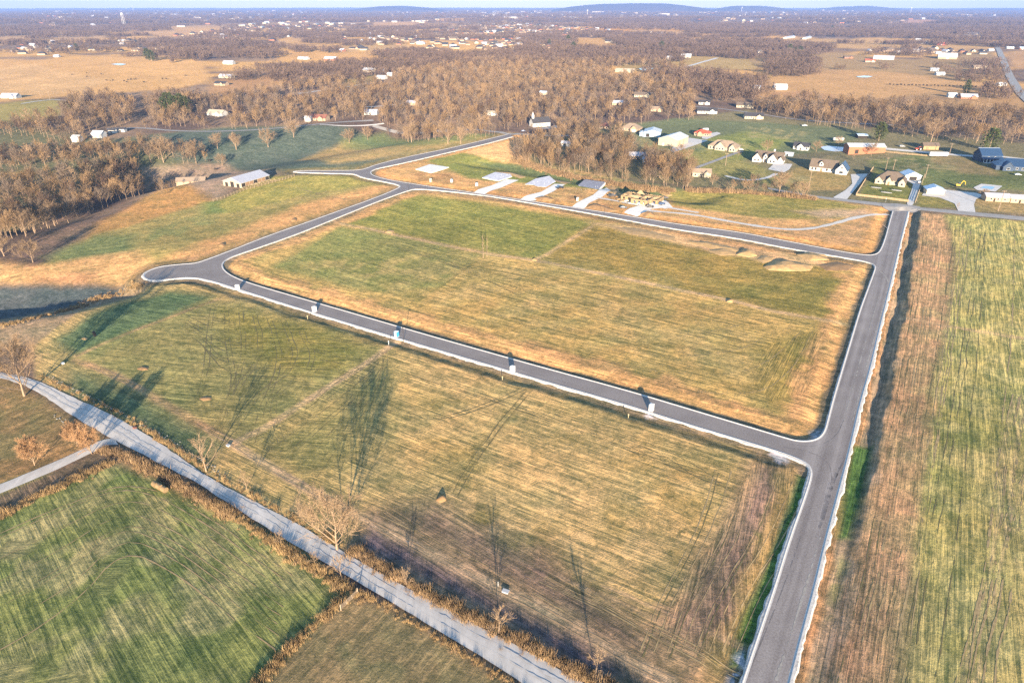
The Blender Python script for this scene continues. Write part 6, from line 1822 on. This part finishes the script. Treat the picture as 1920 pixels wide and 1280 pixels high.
b_ = MB(); b_.tube((1, .4, 1.4), (2.6, .4, 4.2), .28, .24, 6); b_.tube((2.6, .4, 4.2), (4.0, .4, 3.4), .24, .2, 6); b_.build("boom", yel, t)
b_ = MB(); b_.tube((4.0, .4, 3.4), (4.2, .4, 1.4), .2, .16, 6); b_.build("arm", yel, t)
b_ = MB(); b_.box(3.7, 4.7, 0, .8, .6, 1.5, 0, True); b_.build("bucket", M['dark'], t)

# ------------------------------------------------------------ poles, posts, fences
def utility_pole(label, px, py, h, lamp=False, arms=1):
    x, y, z = g1(px, py); t = thing("utility_pole", label, "utility pole", (x, y, z), random.uniform(-.4, .4), "utility poles")
    b_ = MB(); b_.tube((0, 0, -.5), (0, 0, h), .24, .15, 7); b_.build("pole", M['pole'], t)
    for k in range(arms):
        b_ = MB(); b_.box(-1.3, 1.3, -.12, .12, h - .7 - k, h - .5 - k, 0, True); c_ = b_.build("crossarm", M['pole'], t)
        for q in (-1.1, 0, 1.1):
            i_ = MB(); i_.tube((q, 0, h - .5 - k), (q, 0, h - .25 - k), .07, .05, 6); i_.build("insulator", M['plastic_white'], c_)
for lab, px, py, h in [
    ("utility pole on the lawn right of the wide cream house", 1360, 311, 10), ("utility pole on the dry lawn left of the timber fence", 1516, 352, 12), ("utility pole at the timber fence's corner, left one of two", 1660, 320, 10),
    ("utility pole behind the hipped house, right one of two", 1673, 324, 10), ("utility pole beside the white semi-trailer", 1780, 289, 9), ("utility pole in front of the long mobile home", 1871, 396, 13),
    ("utility pole at the edge of the bare wood beside the pinkish house", 1146, 244, 9), ("utility pole in front of the tall wood behind the tan brick house", 1202, 234, 9), ("utility pole at the wood's foot left of the church", 917, 253, 16),
    ("utility pole by the white garage's right fence", 1734, 334, 10), ("pole left of the farm lane fork", 77, 184, 9), ("pole at the farm lane fork", 94, 188, 11), ("pole at the shaded wood left of the long pale house", 372, 214, 11),
    ("pole above the long pale house in the wood", 448, 196, 11), ("pole beside the orange brick house far right", 1850, 205, 13), ("tall pole in front of the far right wood", 1687, 232, 13), ("pole on the far farmyard, left of centre", 438, 151, 11)]:
    utility_pole(lab, px, py, h)
def thin_post(name, label, px, py, h, m, r=.05, plate=None, on_road=False):
    x, y, z = g1(px, py); t = thing(name, label, "post", (x, y, z), 0, "thin posts by the new road")
    b_ = MB(); b_.tube((0, 0, -.3), (0, 0, h), r, r, 6); b_.build("pole", m, t)
    if plate:
        p = MB(); p.box(-.16, .16, -.06, -.02, h - .4, h, 0, True); p.build("sign_plate", plate, t)
    else:
        p = MB(); p.box(-.12, .9, -.1, .1, h - .1, h + .06, 0, True); p.build("lamp_head", m, t)
thin_post("street_light", "thin dark street light beside the blue portable toilet", 757, 640, 6, M['dark'], .09)
thin_post("street_light", "thin dark street light on the upper road's near kerb", 1133, 403, 6, M['dark'], .09)
thin_post("street_light", "thin dark street light at the junction by the road bend", 766, 358, 6, M['dark'], .09)
thin_post("marker_post", "yellow marker post in the lower field, left of the blue toilet", 577, 598, 1.6, M['plastic_tan'], .10, M['plastic_tan'])
thin_post("marker_post", "pale marker post where the farm track meets the lower road", 729, 646, 1.6, M['plastic_white'], .10, M['plastic_white'])
thin_post("marker_post", "pale marker post in the lower field, below the road", 942, 712, 1.4, M['plastic_tan'], .10, M['plastic_tan'])
thin_post("marker_post", "pale marker post near the last white toilet", 1178, 783, 1.4, M['plastic_tan'], .10, M['plastic_tan'])
thin_post("stop_sign", "small sign on a post by the county road junction", 1660, 379, 2.4, M['metal'], .05, M['trim'])
def fence(label, line, h, spacing, rails, name="wooden_fence", pm='post', rm='fence', thick=.06, cat="fence"):
    P = resample(gpts(line), spacing); Z = terrain(P[:, 0], P[:, 1])
    t = thing(name, label, cat, (P[0, 0], P[0, 1], Z[0]))
    b_ = MB(); b_.box(-.09, .09, -.09, .09, -.4, h + .1); pmsh = b_.mesh("post", M[pm])
    for i in range(len(P)):
        o = link("post", pmsh, t); o.location = (P[i, 0] - P[0, 0], P[i, 1] - P[0, 1], Z[i] - Z[0])
    r1 = MB(); r1.box(0, 1, -thick/2, thick/2, -.08, .08, 0, True); rmsh = r1.mesh("rail", M[rm])
    for i in range(len(P) - 1):
        a = P[i] - P[0]; d = P[i + 1] - P[i]; L = math.hypot(*d)
        for zr, hh in rails:
            o = link("rail", rmsh, t); o.location = (a[0], a[1], Z[i] - Z[0] + zr)
            o.rotation_euler = (0, -math.atan2(Z[i+1] - Z[i], L), math.atan2(d[1], d[0])); o.scale = (L, 1, hh / .16)
    return t
fence("yellow timber fence round the hipped house's front lawn", [(1637,316),(1604,367),(1655,373),(1703,379)], 1.5, 2.6, [(.35,.5),(.85,.5),(1.3,.4)])
fence("pale post fence along the drive of the white garage", [(1733,330),(1726,352),(1716,380)], 1.5, 2.6, [(.4,.3),(.9,.3),(1.3,.25)], rm='trim')
fence("yellow timber fence behind the lawns along the gravel lane", [(1652,285),(1700,290),(1745,294)], 1.5, 3.5, [(.4,.5),(1.0,.5)])
fence("weathered cattle pen fence in front of the open barn", [(400,378),(420,372),(456,358),(500,346),(530,338),(552,331)], 1.7, 3.2, [(.5,.2),(1.0,.2),(1.5,.2)], rm='fence')
fence("weathered pen rails beside the open barn", [(456,356),(462,351),(505,341),(515,339)], 1.7, 3.0, [(.6,.2),(1.3,.2)])
# farm gate of steel tubes at the field corner
a = np.array(g1(640, 1143)); c = np.array(g1(671, 1113)); d = c - a; L = math.hypot(d[0], d[1])
t = thing("farm_gate", "pale steel farm gate at the field corner by the gravel road", "gate", tuple(a), math.atan2(d[1], d[0]))
for k in range(5):
    b_ = MB(); b_.tube((0, 0, .25 + k*.28), (L*.96, 0, .25 + k*.28), .045, .045, 6); b_.build("rail", M['post'], t)
for q in (0, .33, .66, .96):
    b_ = MB(); b_.tube((L*q, 0, .2), (L*q, 0, 1.42), .045, .045, 6); b_.build("upright", M['post'], t)
for q in (-.02, 1.0):
    b_ = MB(); b_.tube((L*q, 0, -.4), (L*q, 0, 1.8), .12, .11, 7); b_.build("gate_post", M['post'], t)

# ------------------------------------------------------------ bales, boxes, cattle
hay = mat("hay", (.22, .15, .075), .95, .25, 3, .1, .6)
b_ = MB(); b_.tube((-.75, 0, .72), (.75, 0, .72), .76, .76, 20); hm = b_.mesh("hay_bale", hay, False)
for k, (px, py, lab) in enumerate([(292,912,"round hay bale at the left end of the short row under the brush"),(300,916,"round hay bale in the middle of the short row under the brush"),(309,921,"round hay bale at the right end of the short row under the brush")]):
    x, y, z = g1(px, py); o = link("hay_bale", hm); o.location = (x, y, z); o.rotation_euler = (0, 0, -.65 + k*.05); tag(o, lab, "hay bale", "hay bales in the corner field")
x, y, z = g1(948, 1109); t = thing("utility_vault", "white concrete utility box by the farm track near the bottom", "utility box", (x, y, z), -.4)
b_ = MB(); b_.box(-.7, .7, -.45, .45, -.2, .3); b_.build("box_body", M['concrete'], t)
b_ = MB(); b_.box(-.76, .76, -.5, .5, .3, .36, 0, True); b_.build("lid", M['concrete'], t)
x, y, z = g1(934, 1098); o = thing("marker_post", "white post beside the utility box on the farm track", "post", (x, y, z)); b_ = MB(); b_.tube((0,0,-.2),(0,0,1.3),.06,.06,6); b_.build("pole", M['trim'], o)
for px, py, lab, m_ in [(428,836,"grey concrete box where the farm tracks meet","concrete"),(118,682,"white box at the lower field's left corner","trim"),(253,803,"small salmon box beside the gravel road","rust_roof"),(178,630,"black post box standing in the green strip","dark")]:
    x, y, z = g1(px, py); t = thing("utility_vault", lab, "utility box", (x, y, z), -.5)
    hh = 1.9 if m_ == 'dark' else .4
    b_ = MB(); b_.box(-.5, .5, -.35, .35, -.2, hh); b_.build("box_body", M[m_], t)
    b_ = MB(); b_.box(-.56, .56, -.41, .41, hh, hh + .1, 0, True); b_.build("lid", M[m_], t)
cw = MB(); cw.box(-.95, .8, -.33, .33, .62, 1.38, 0, True); cw.box(.75, 1.3, -.2, .2, 1.0, 1.5, 0, True)
for sx_ in (-.75, .6):
    for sy_ in (-.2, .2): cw.tube((sx_, sy_, 0), (sx_, sy_, .7), .08, .11, 5)
cw.tube((-.95, 0, 1.3), (-1.05, 0, .6), .04, .03, 4)
cowm = cw.mesh("cow", M['black_hide'])
for k, (px, py) in enumerate([(135,141),(163,145),(190,140),(200,152),(207,153),(212,152),(233,153),(240,151),(246,150),(252,150),(238,155),(255,149),(270,155),(305,149),(312,149),(348,143),(163,138)]):
    x, y, z = g1(px, py); o = link("cow", cowm); o.location = (x, y, z); o.rotation_euler = (0, 0, k * 1.3); o.scale = (1.5, 1.5, 1.5); tag(o, "black cow grazing in the wide tan field at the left", "cow", "cattle grazing in the wide tan field")
for k, px in enumerate(range(1668, 1832, 7)):
    x, y, z = g1(px, 159.5 + (px - 1668) * .022 + (k % 3) * .5); o = link("cow", cowm); o.location = (x, y, z); o.rotation_euler = (0, 0, k * 1.1); o.scale = (1.6, 1.6, 1.6); tag(o, "black cow in the long line across the far right pasture", "cow", "cattle lined up in the far right pasture")
for px, py, lab in [(405,319,"black cow behind the open barn, left of its roof"),(393,303,"black cow by the creek below the shaded trees")]:
    x, y, z = g1(px, py); o = link("cow", cowm); o.location = (x, y, z); o.scale = (1.3, 1.3, 1.3); tag(o, lab, "cow")
# garden islands with small shrubs before the hipped house
shr = mat("dark_shrub", (.05, .06, .028), .9, .2, 2)
for px, py, lab in [(1643,352,"white gravel bed with shrubs on the hipped house's lawn, left"),(1662,361,"white gravel bed with shrubs on the hipped house's lawn, middle"),(1681,357,"white gravel bed with shrubs on the hipped house's lawn, right")]:
    x, y, z = g1(px, py); t = thing("garden_bed", lab, "garden bed", (x, y, z), HOUSE_RZ)
    b_ = MB(); b_.prism([(3.4*math.cos(q*.5236), 1.3*math.sin(q*.5236)) for q in range(12)], -.2, .16); b_.build("gravel_bed", gravm, t)
    for k in range(4):
        s_ = MB(); r = random.Random(k)
        for _ in range(40):
            q = Vector((r.gauss(0, .28), r.gauss(0, .28), .2 + abs(r.gauss(.45, .3)))); sliver(s_.v, s_.f, q, q + rdir(Vector((0,0,1)), 1, r)*.45, .14, r)
        s_.m = [0]*len(s_.f); o = s_.build("shrub", shr, t); o.location = (-2.1 + k*1.4, r.uniform(-.4, .4), .15)

# ------------------------------------------------------------ tall dry grass and brush along the gravel road and lanes
def grass_mesh(seed, h=1.6, n_=46, spread=.9, m=None, w=.05):
    r = random.Random(seed); V, Fc = [], []
    for _ in range(n_):
        p = Vector((r.gauss(0, spread * .45), r.gauss(0, spread * .45), -.1))
        d = rdir(Vector((0, 0, 1)), .32, r)
        sliver(V, Fc, p, p + d * h * r.uniform(.5, 1.15), w * r.uniform(.6, 1.5), r)
    me = bpy.data.meshes.new("grass_clump"); me.from_pydata([tuple(q) for q in V], [], Fc); me.materials.append(m); me.update(); return me
STRAW = mat("tall_straw", (.30, .20, .095), .95, .15, .3, .3)
RUST = mat("rusty_brush", (.25, .165, .09), .95, .2, .3, .3)
GREENG = mat("short_green_grass", (.10, .13, .035), .95, .2, .3, .25)
TAN2 = mat("pale_stubble", (.34, .27, .13), .95, .2, .3, .25)
G_STRAW = source_collection("straw_clumps", [grass_mesh(k, 1.6, 40, 1.0, STRAW) for k in range(4)] + [grass_mesh(9, 1.4, 36, 1.1, RUST)])
G_RUST = source_collection("rust_clumps", [grass_mesh(20 + k, 1.7, 46, 1.1, RUST) for k in range(4)] + [grass_mesh(29, 1.5, 36, 1.0, STRAW)])
def grass_belt(name, label, line, width, step, src, size, seed, fall=.5):
    """clumps along a line, thinning towards its edges"""
    P = resample(smooth_line(gpts(line), 1), .5); r = np.random.default_rng(seed)
    n_ = int(len(P) * .5 * width / (step * step))
    i = r.integers(0, len(P), n_); off = r.normal(0, width * .28, n_)
    d = np.gradient(P, axis=0); nn = np.stack([-d[:, 1], d[:, 0]], 1); nn /= np.linalg.norm(nn, axis=1)[:, None] + 1e-9
    Q = P[i] + nn[i] * off[:, None] + r.uniform(-.3, .3, (n_, 2))
    z = terrain(Q[:, 0], Q[:, 1])
    k = .55 + .45 * vnoise(Q[:, 0] / 3, Q[:, 1] / 3, seed)
    s = size * r.uniform(.6, 1.25, n_) * (1 - fall * np.abs(off) / width) * np.clip(k + .45, .4, 1.3)
    scatter_object(name, label, np.column_stack([Q, z]), s, r.uniform(0, 6.28, n_), src)
grass_belt("tall_grass", "belt of tall rusty grass between gravel road and lower field", [(655,1030),(700,1055),(760,1092),(840,1136),(930,1180),(1010,1222),(1100,1268),(1220,1330)], 3.6, .68, G_RUST, .92, 1)
grass_belt("tall_grass", "thin weeds on the road's upper verge", [(75,705),(140,736),(205,766),(270,803),(335,845),(400,888),(500,944),(570,980),(640,1022)], 2.6, 1.0, G_STRAW, .6, 2)
grass_belt("tall_grass", "belt of tall straw along the lane and the corner field", [(-80,1000),(0,968),(60,938),(120,908),(180,880),(215,866)], 3.8, .68, G_STRAW, .9, 3)
grass_belt("tall_grass", "brown brush on the gravel road's lower bank", [(190,842),(250,858),(310,895),(370,928),(440,968)], 3.6, .62, G_RUST, .8, 4)
grass_belt("tall_grass", "tall straw on the gravel road's lower bank", [(400,945),(470,990),(520,1022),(570,1058),(640,1098),(690,1128)], 3.0, .7, G_STRAW, .8, 5)
grass_belt("tall_grass", "tall straw along the boundary of the corner field", [(470,1300),(500,1260),(545,1215),(590,1172),(645,1125)], 2.2, .6, G_STRAW, .85, 6)
grass_belt("tall_grass", "dry weeds along the gravel road's lower side near the bottom", [(690,1118),(760,1160),(840,1206),(930,1262),(990,1300)], 2.0, .8, G_STRAW, .6, 7)
grass_belt("tall_grass", "straw on the lip of the shaded hollow", [(0,612),(70,596),(150,572),(220,548),(270,535)], 8, 1.2, G_STRAW, .7, 8)
grass_belt("tall_grass", "undergrowth along the hedge of the farmhouse lane", [(1288,357),(1340,360),(1420,363),(1500,371),(1530,374)], 5, .9, G_RUST, 1.6, 9)
grass_belt("tall_grass", "undergrowth at the foot of the wood behind the plots", [(965,302),(1050,328),(1150,347),(1262,361)], 8, 1.3, G_RUST, 1.8, 10)
# stones spilled from the gravel road
stm = mat("limestone_block", (.26, .245, .22), .9, .15, 2, .15)
def rock_mesh(seed):
    r = random.Random(seed); mb = MB()
    q = [(-.5,-.4,-.2),(.5,-.45,-.2),(.55,.4,-.2),(-.45,.45,-.2),(-.35,-.3,.32),(.35,-.3,.4),(.3,.3,.3),(-.3,.3,.36)]
    mb.add([(a+r.uniform(-.12,.12), b2+r.uniform(-.12,.12), c+r.uniform(-.1,.1)) for a, b2, c in q], [(4,5,6,7),(0,1,5,4),(1,2,6,5),(2,3,7,6),(3,0,4,7)]); return mb.mesh("stone", stm)
rr_ = np.random.default_rng(4); Pv = resample(smooth_line(gpts([(70,712),(130,745),(200,780),(260,812),(330,856),(400,902)]), 1), .5); Pw = resample(gpts([(115,772),(160,800),(195,824)]), .5)
Pv = np.concatenate([Pv + rr_.normal(0, .5, Pv.shape) + np.array([2.0, 2.6]), Pw + rr_.normal(0, .6, Pw.shape) - np.array([1.2, 1.8])])
scatter_object("rubble", "pale limestone rubble spilled along the gravel road", np.column_stack([Pv, terrain(Pv[:, 0], Pv[:, 1])]), rr_.uniform(.1, .5, len(Pv)), rr_.uniform(0, 6.28, len(Pv)), source_collection("stones", [rock_mesh(k) for k in range(4)]))

# ------------------------------------------------------------ wheel tracks pressed into the fields (thin ragged sheets on the ground)
def wheel_tracks(name, m, lines, lift=.035):
    mb = MB()
    for pts, w, pair in lines:
        P0 = resample(smooth_line(gpts(pts), 2), .9)
        for off in ((-.85, .85) if pair else (0,)):
            P = offset_line(P0, off)
            P = P + (.25 + .2 * (off > 0)) * np.stack([vnoise(P[:, 0] / 9, P[:, 1] / 9, 3), vnoise(P[:, 0] / 9, P[:, 1] / 9, 4)], 1)
            wd = w * np.clip(.42 + .9 * fbm(P[:, 0] / 1.3, P[:, 1] / 1.3, 7, 3) + .9 * fbm(P[:, 0] / 14, P[:, 1] / 14, 8, 2), .02, 1.2) / 2
            a = offset_line(P, wd); b_ = offset_line(P, -wd)
            strip([xyz(a, terrain(a[:, 0], a[:, 1]) + lift), xyz(b_, terrain(b_[:, 0], b_[:, 1]) + lift)], False, 0, mb, True)
    A, B, Cc = (Vector(mb.v[q]) for q in mb.f[0][:3])
    if (B - A).cross(Cc - A).z < 0: mb.f = [tuple(reversed(q)) for q in mb.f]
    structure(mb.build(name, m))
tk_pale = mat("flattened_straw", alb(204, 174, 116), .95, .3, .8)
tk_dark = mat("rutted_turf", alb(136, 124, 76), .95, .3, .8)
tk_soil = mat("bare_wheel_rut", alb(212, 174, 122), .95, .3, .8)
r = random.Random(11)
L1 = [([(640,419),(740,440),(910,475),(1010,489),(1140,515),(1280,545),(1370,563),(1480,590),(1585,608)], .5, True), ([(1004,488),(1060,455),(1118,419)], .5, True),
      ([(745,642),(690,680),(600,735),(500,800),(435,832)], .5, True), ([(435,830),(500,872),(590,925),(680,970),(790,1030),(900,1085),(1020,1145),(1130,1210),(1260,1280)], .5, True),
      ([(440,832),(330,770),(250,720),(190,692),(140,676)], .55, True), ([(140,668),(250,620),(330,590),(412,560)], .45, True), ([(1690,598),(1780,612),(1960,642)], .5, True)]
wheel_tracks("farm_track", tk_soil, L1)
L2, L3 = [], []
for k in range(7):      # fans of turning tracks in the lower left field
    x0 = 400 + k * 26; L3.append(([(x0, 575 + k * 5), (x0 - 10 + k * 9, 640 + k * 8), (x0 + r.uniform(-60, 30), 740), (x0 + r.uniform(-160, 0), 830)], .34, True))
for k in range(6):
    y0 = 600 + k * 16; L3.append(([(330 + k * 10, y0 - 30), (430, y0 + 10 + k * 4), (560 + k * 12, y0 + 22), (700, y0 + 50)], .32, k % 2 == 0))
for k in range(5): L3.append(([(470 + k * 30, 830 + k * 16), (590 + k * 16, 760 + k * 10), (690 + k * 8, 690 + k * 8), (720, 655)], .32, k % 2 == 0))
L3.append(([(720,770),(830,790),(960,740),(1010,716)], .36, True)); L3.append(([(850,930),(930,800),(1005,722)], .36, True)); L3.append(([(430,820),(560,780),(640,700),(760,655)], .34, True))
for k in range(7): L3.append(([(760 + k * 70, 700 + k * 19), (900 + k * 70, 745 + k * 22), (1060 + k * 50, 800 + k * 20), (1240 + k * 30, 850 + k * 14)], .30, False))
for k in range(0, 16, 2):     # straw rows across the grey-brown corner and along the farm track
    x0 = 700 + k * 34; y0 = 955 + k * 14 + r.uniform(-8, 8)
    L2.append(([(x0, y0), (x0 + 140, y0 + 66), (x0 + 290, y0 + 150 + r.uniform(-10, 14))], r.uniform(.2, .4), False))
for k in range(0, 15, 2):     # ploughed lines at the right end of the lower field
    a_ = 1300 + k * 13; L2.append(([(a_ + 40 + k * 2, 880 + k * 1.5), (a_ + 10, 990 + k * 2), (a_ - 55, 1110), (a_ - 100, 1220)], r.uniform(.2, .4), False))
    if k % 4 == 0: L3.append(([(a_ + 46 + k * 2, 885), (a_ + 16, 1000), (a_ - 50, 1120), (a_ - 95, 1230)], .3, False))
for o in (0, 1, 2): L2.append(([(1905 + o * 16,740),(1880 + o * 17,850),(1868 + o * 18,1000),(1840 + o * 20,1150),(1795 + o * 25,1300)], .5, True))
L2.append(([(1990,700),(1925,900),(1880,1000),(1850,1130)], .45, True))
for k in range(0, 13, 2):     # drill rows of the right-hand strip and field
    a_ = 1668 + k * 9 + r.uniform(-4, 4)
    (L2 if k % 3 else L3).append(([(a_ + 66, 430), (a_ + 40, 600), (a_ + 8, 800), (a_ - 36, 1040), (a_ - 92, 1290)], r.uniform(.25, .5), k % 4 == 0))
for k in range(0, 9, 3):
    a_ = 1750 + k * 20
    (L3 if k % 2 else L2).append(([(a_ + 44 - k * 2, 430), (a_ + 30, 600), (a_ + 6, 820), (a_ - 20, 1050), (a_ - 60, 1290)], r.uniform(.25, .45), False))
for k in range(0, 9, 2):      # curved headland rows in the central field
    q = k * 11; L2.append(([(640 + q * 2, 560 - k * 3), (900, 640 - k * 9), (1240 - q, 728 - k * 15), (1420 - q * 1.2, 745 - k * 20), (1490 - q, 690 - k * 16), (1530 - q * .8, 610)], .26, False))
for k in range(7): L3.append(([(690 + k * 30, 450 + k * 8), (860 + k * 20, 490 + k * 12), (1100 + k * 10, 545 + k * 14), (1400, 615 + k * 13)], .28, False))
for k in range(8): L2.append(([(1140 + k * 30, 424 + k * 4), (1190 + k * 34, 440 + k * 5), (1270 + k * 30, 462 + k * 4)], .5, False))
for k in range(0, 12, 2):     # mowing rounds of the corner field
    q = k * 22
    L2.append(([(-60, 1030 + q), (90 + q * .2, 965 + q * .8), (230, 905 + q * .55), (330, 940 + q * .6), (440, 1010 + q * .7), (540 - q * .1, 1085 + q * .6)], r.uniform(.22, .4), k % 3 == 0))
for k in range(6): L2.append(([(510 + k * 14, 345 + k * 5), (560 + k * 16, 352 + k * 4), (600 + k * 16, 366 + k * 3)], .5, False))
wheel_tracks("wheel_track", tk_pale, L2)
wheel_tracks("wheel_track", tk_dark, L3, .03)

# the rest of the far towns: too many small roofs to single out
rt = np.random.default_rng(21); tp = []
for reg, n_ in (([(800,78),(820,58),(880,46),(960,43),(1060,50),(1150,58),(1100,62),(960,66),(900,78)], 190), ([(40,50),(60,24),(640,22),(640,44),(300,50)], 170), ([(640,40),(660,22),(1290,20),(1290,36),(900,40)], 240), ([(1290,44),(1290,21),(1640,21),(1900,30),(1700,44)], 170), ([(320,86),(330,62),(640,50),(660,74),(520,84)], 70), ([(640,100),(700,74),(1000,66),(1130,66),(1000,90)], 60)):
    P = gpts(reg); x = rt.uniform(P[:, 0].min(), P[:, 0].max(), n_ * 6); y = rt.uniform(P[:, 1].min(), P[:, 1].max(), n_ * 6)
    k = inside(x, y, P); tp.append(np.stack([x[k], y[k]], 1)[:n_])
tp = np.concatenate(tp)
scatter_object("distant_town_roofs", "mass of small roofs of the far towns", np.column_stack([tp, terrain(tp[:, 0], tp[:, 1])]), rt.uniform(.8, 1.5, len(tp)) * np.where(np.hypot(*tp.T) > 5000, 1.7, 1), rt.uniform(-.4, .4, len(tp)), source_collection("town_houses", MINI))
# mud and tyre marks on the asphalt
mk_dark = mat("tyre_mark", (.15, .13, .12), .9, .25, 1)
mk_mud = mat("dried_mud", (.29, .26, .225), .95, .3, 1)
def road_marks(name, m, lines, z=.012):
    mb = MB()
    for pts, w in lines:
        P = resample(smooth_line(flat_pts(pts), 2), .5)
        wd = w * np.clip(.35 + 1.0 * fbm(P[:, 0] / 1.1, P[:, 1] / 1.1, 5, 3) + .5 * fbm(P[:, 0] / 7, P[:, 1] / 7, 6, 2), .01, 1) / 2
        strip([xyz(offset_line(P, wd), z), xyz(offset_line(P, -wd), z)], False, 0, mb, True)
    A, B, Cc = (Vector(mb.v[q]) for q in mb.f[0][:3])
    if (B - A).cross(Cc - A).z < 0: mb.f = [tuple(reversed(q)) for q in mb.f]
    structure(mb.build(name, m))
road_marks("tyre_marks", mk_dark, [([(1585 - k * 6, 858 + k * 9), (1565 - k * 5, 900 + k * 13), (1545 - k * 4, 975 + k * 10)], .22) for k in range(6)] + [([(1470,838),(1520,846),(1556,866),(1560,900)], .3), ([(1480,832),(1530,838),(1568,820),(1585,780)], .3), ([(900,668),(1000,699),(1100,728)], .25), ([(600,578),(700,606),(800,637)], .25), ([(1100,406),(1200,421),(1330,437)], .3), ([(1400,1270),(1470,1100),(1510,980)], .3), ([(1452,1165),(1470,1190),(1486,1255)], .2)])
road_marks("dried_mud", mk_mud, [([(1640,503),(1656,512),(1668,530),(1664,556)], 1.2), ([(1648,500),(1666,506),(1676,512)], 1.0), ([(1190,405),(1230,416),(1300,428),(1400,443)], .8), ([(1098,393),(1140,404),(1190,412)], .7), ([(905,367),(960,377),(1040,390)], .6), ([(1540,1000),(1505,1120),(1455,1275)], .7), ([(1556,1000),(1524,1120),(1480,1260)], .6), ([(1660,560),(1634,650),(1598,790)], .7), ([(1648,556),(1620,650),(1582,790)], .6), ([(1655,420),(1676,440),(1672,480)], .8)], .016)

tk_grav = mat("packed_gravel", (.43, .405, .375), .95, .2, 1)
wheel_tracks("wheel_track", tk_grav, [([(-60,698),(0,703),(62,719),(125,755),(199,795),(250,821),(317,862),(380,900),(466,949),(567,1009),(637,1051),(740,1112),(840,1168),(923,1215),(1000,1258),(1100,1310)], 1.0, True)], .24)
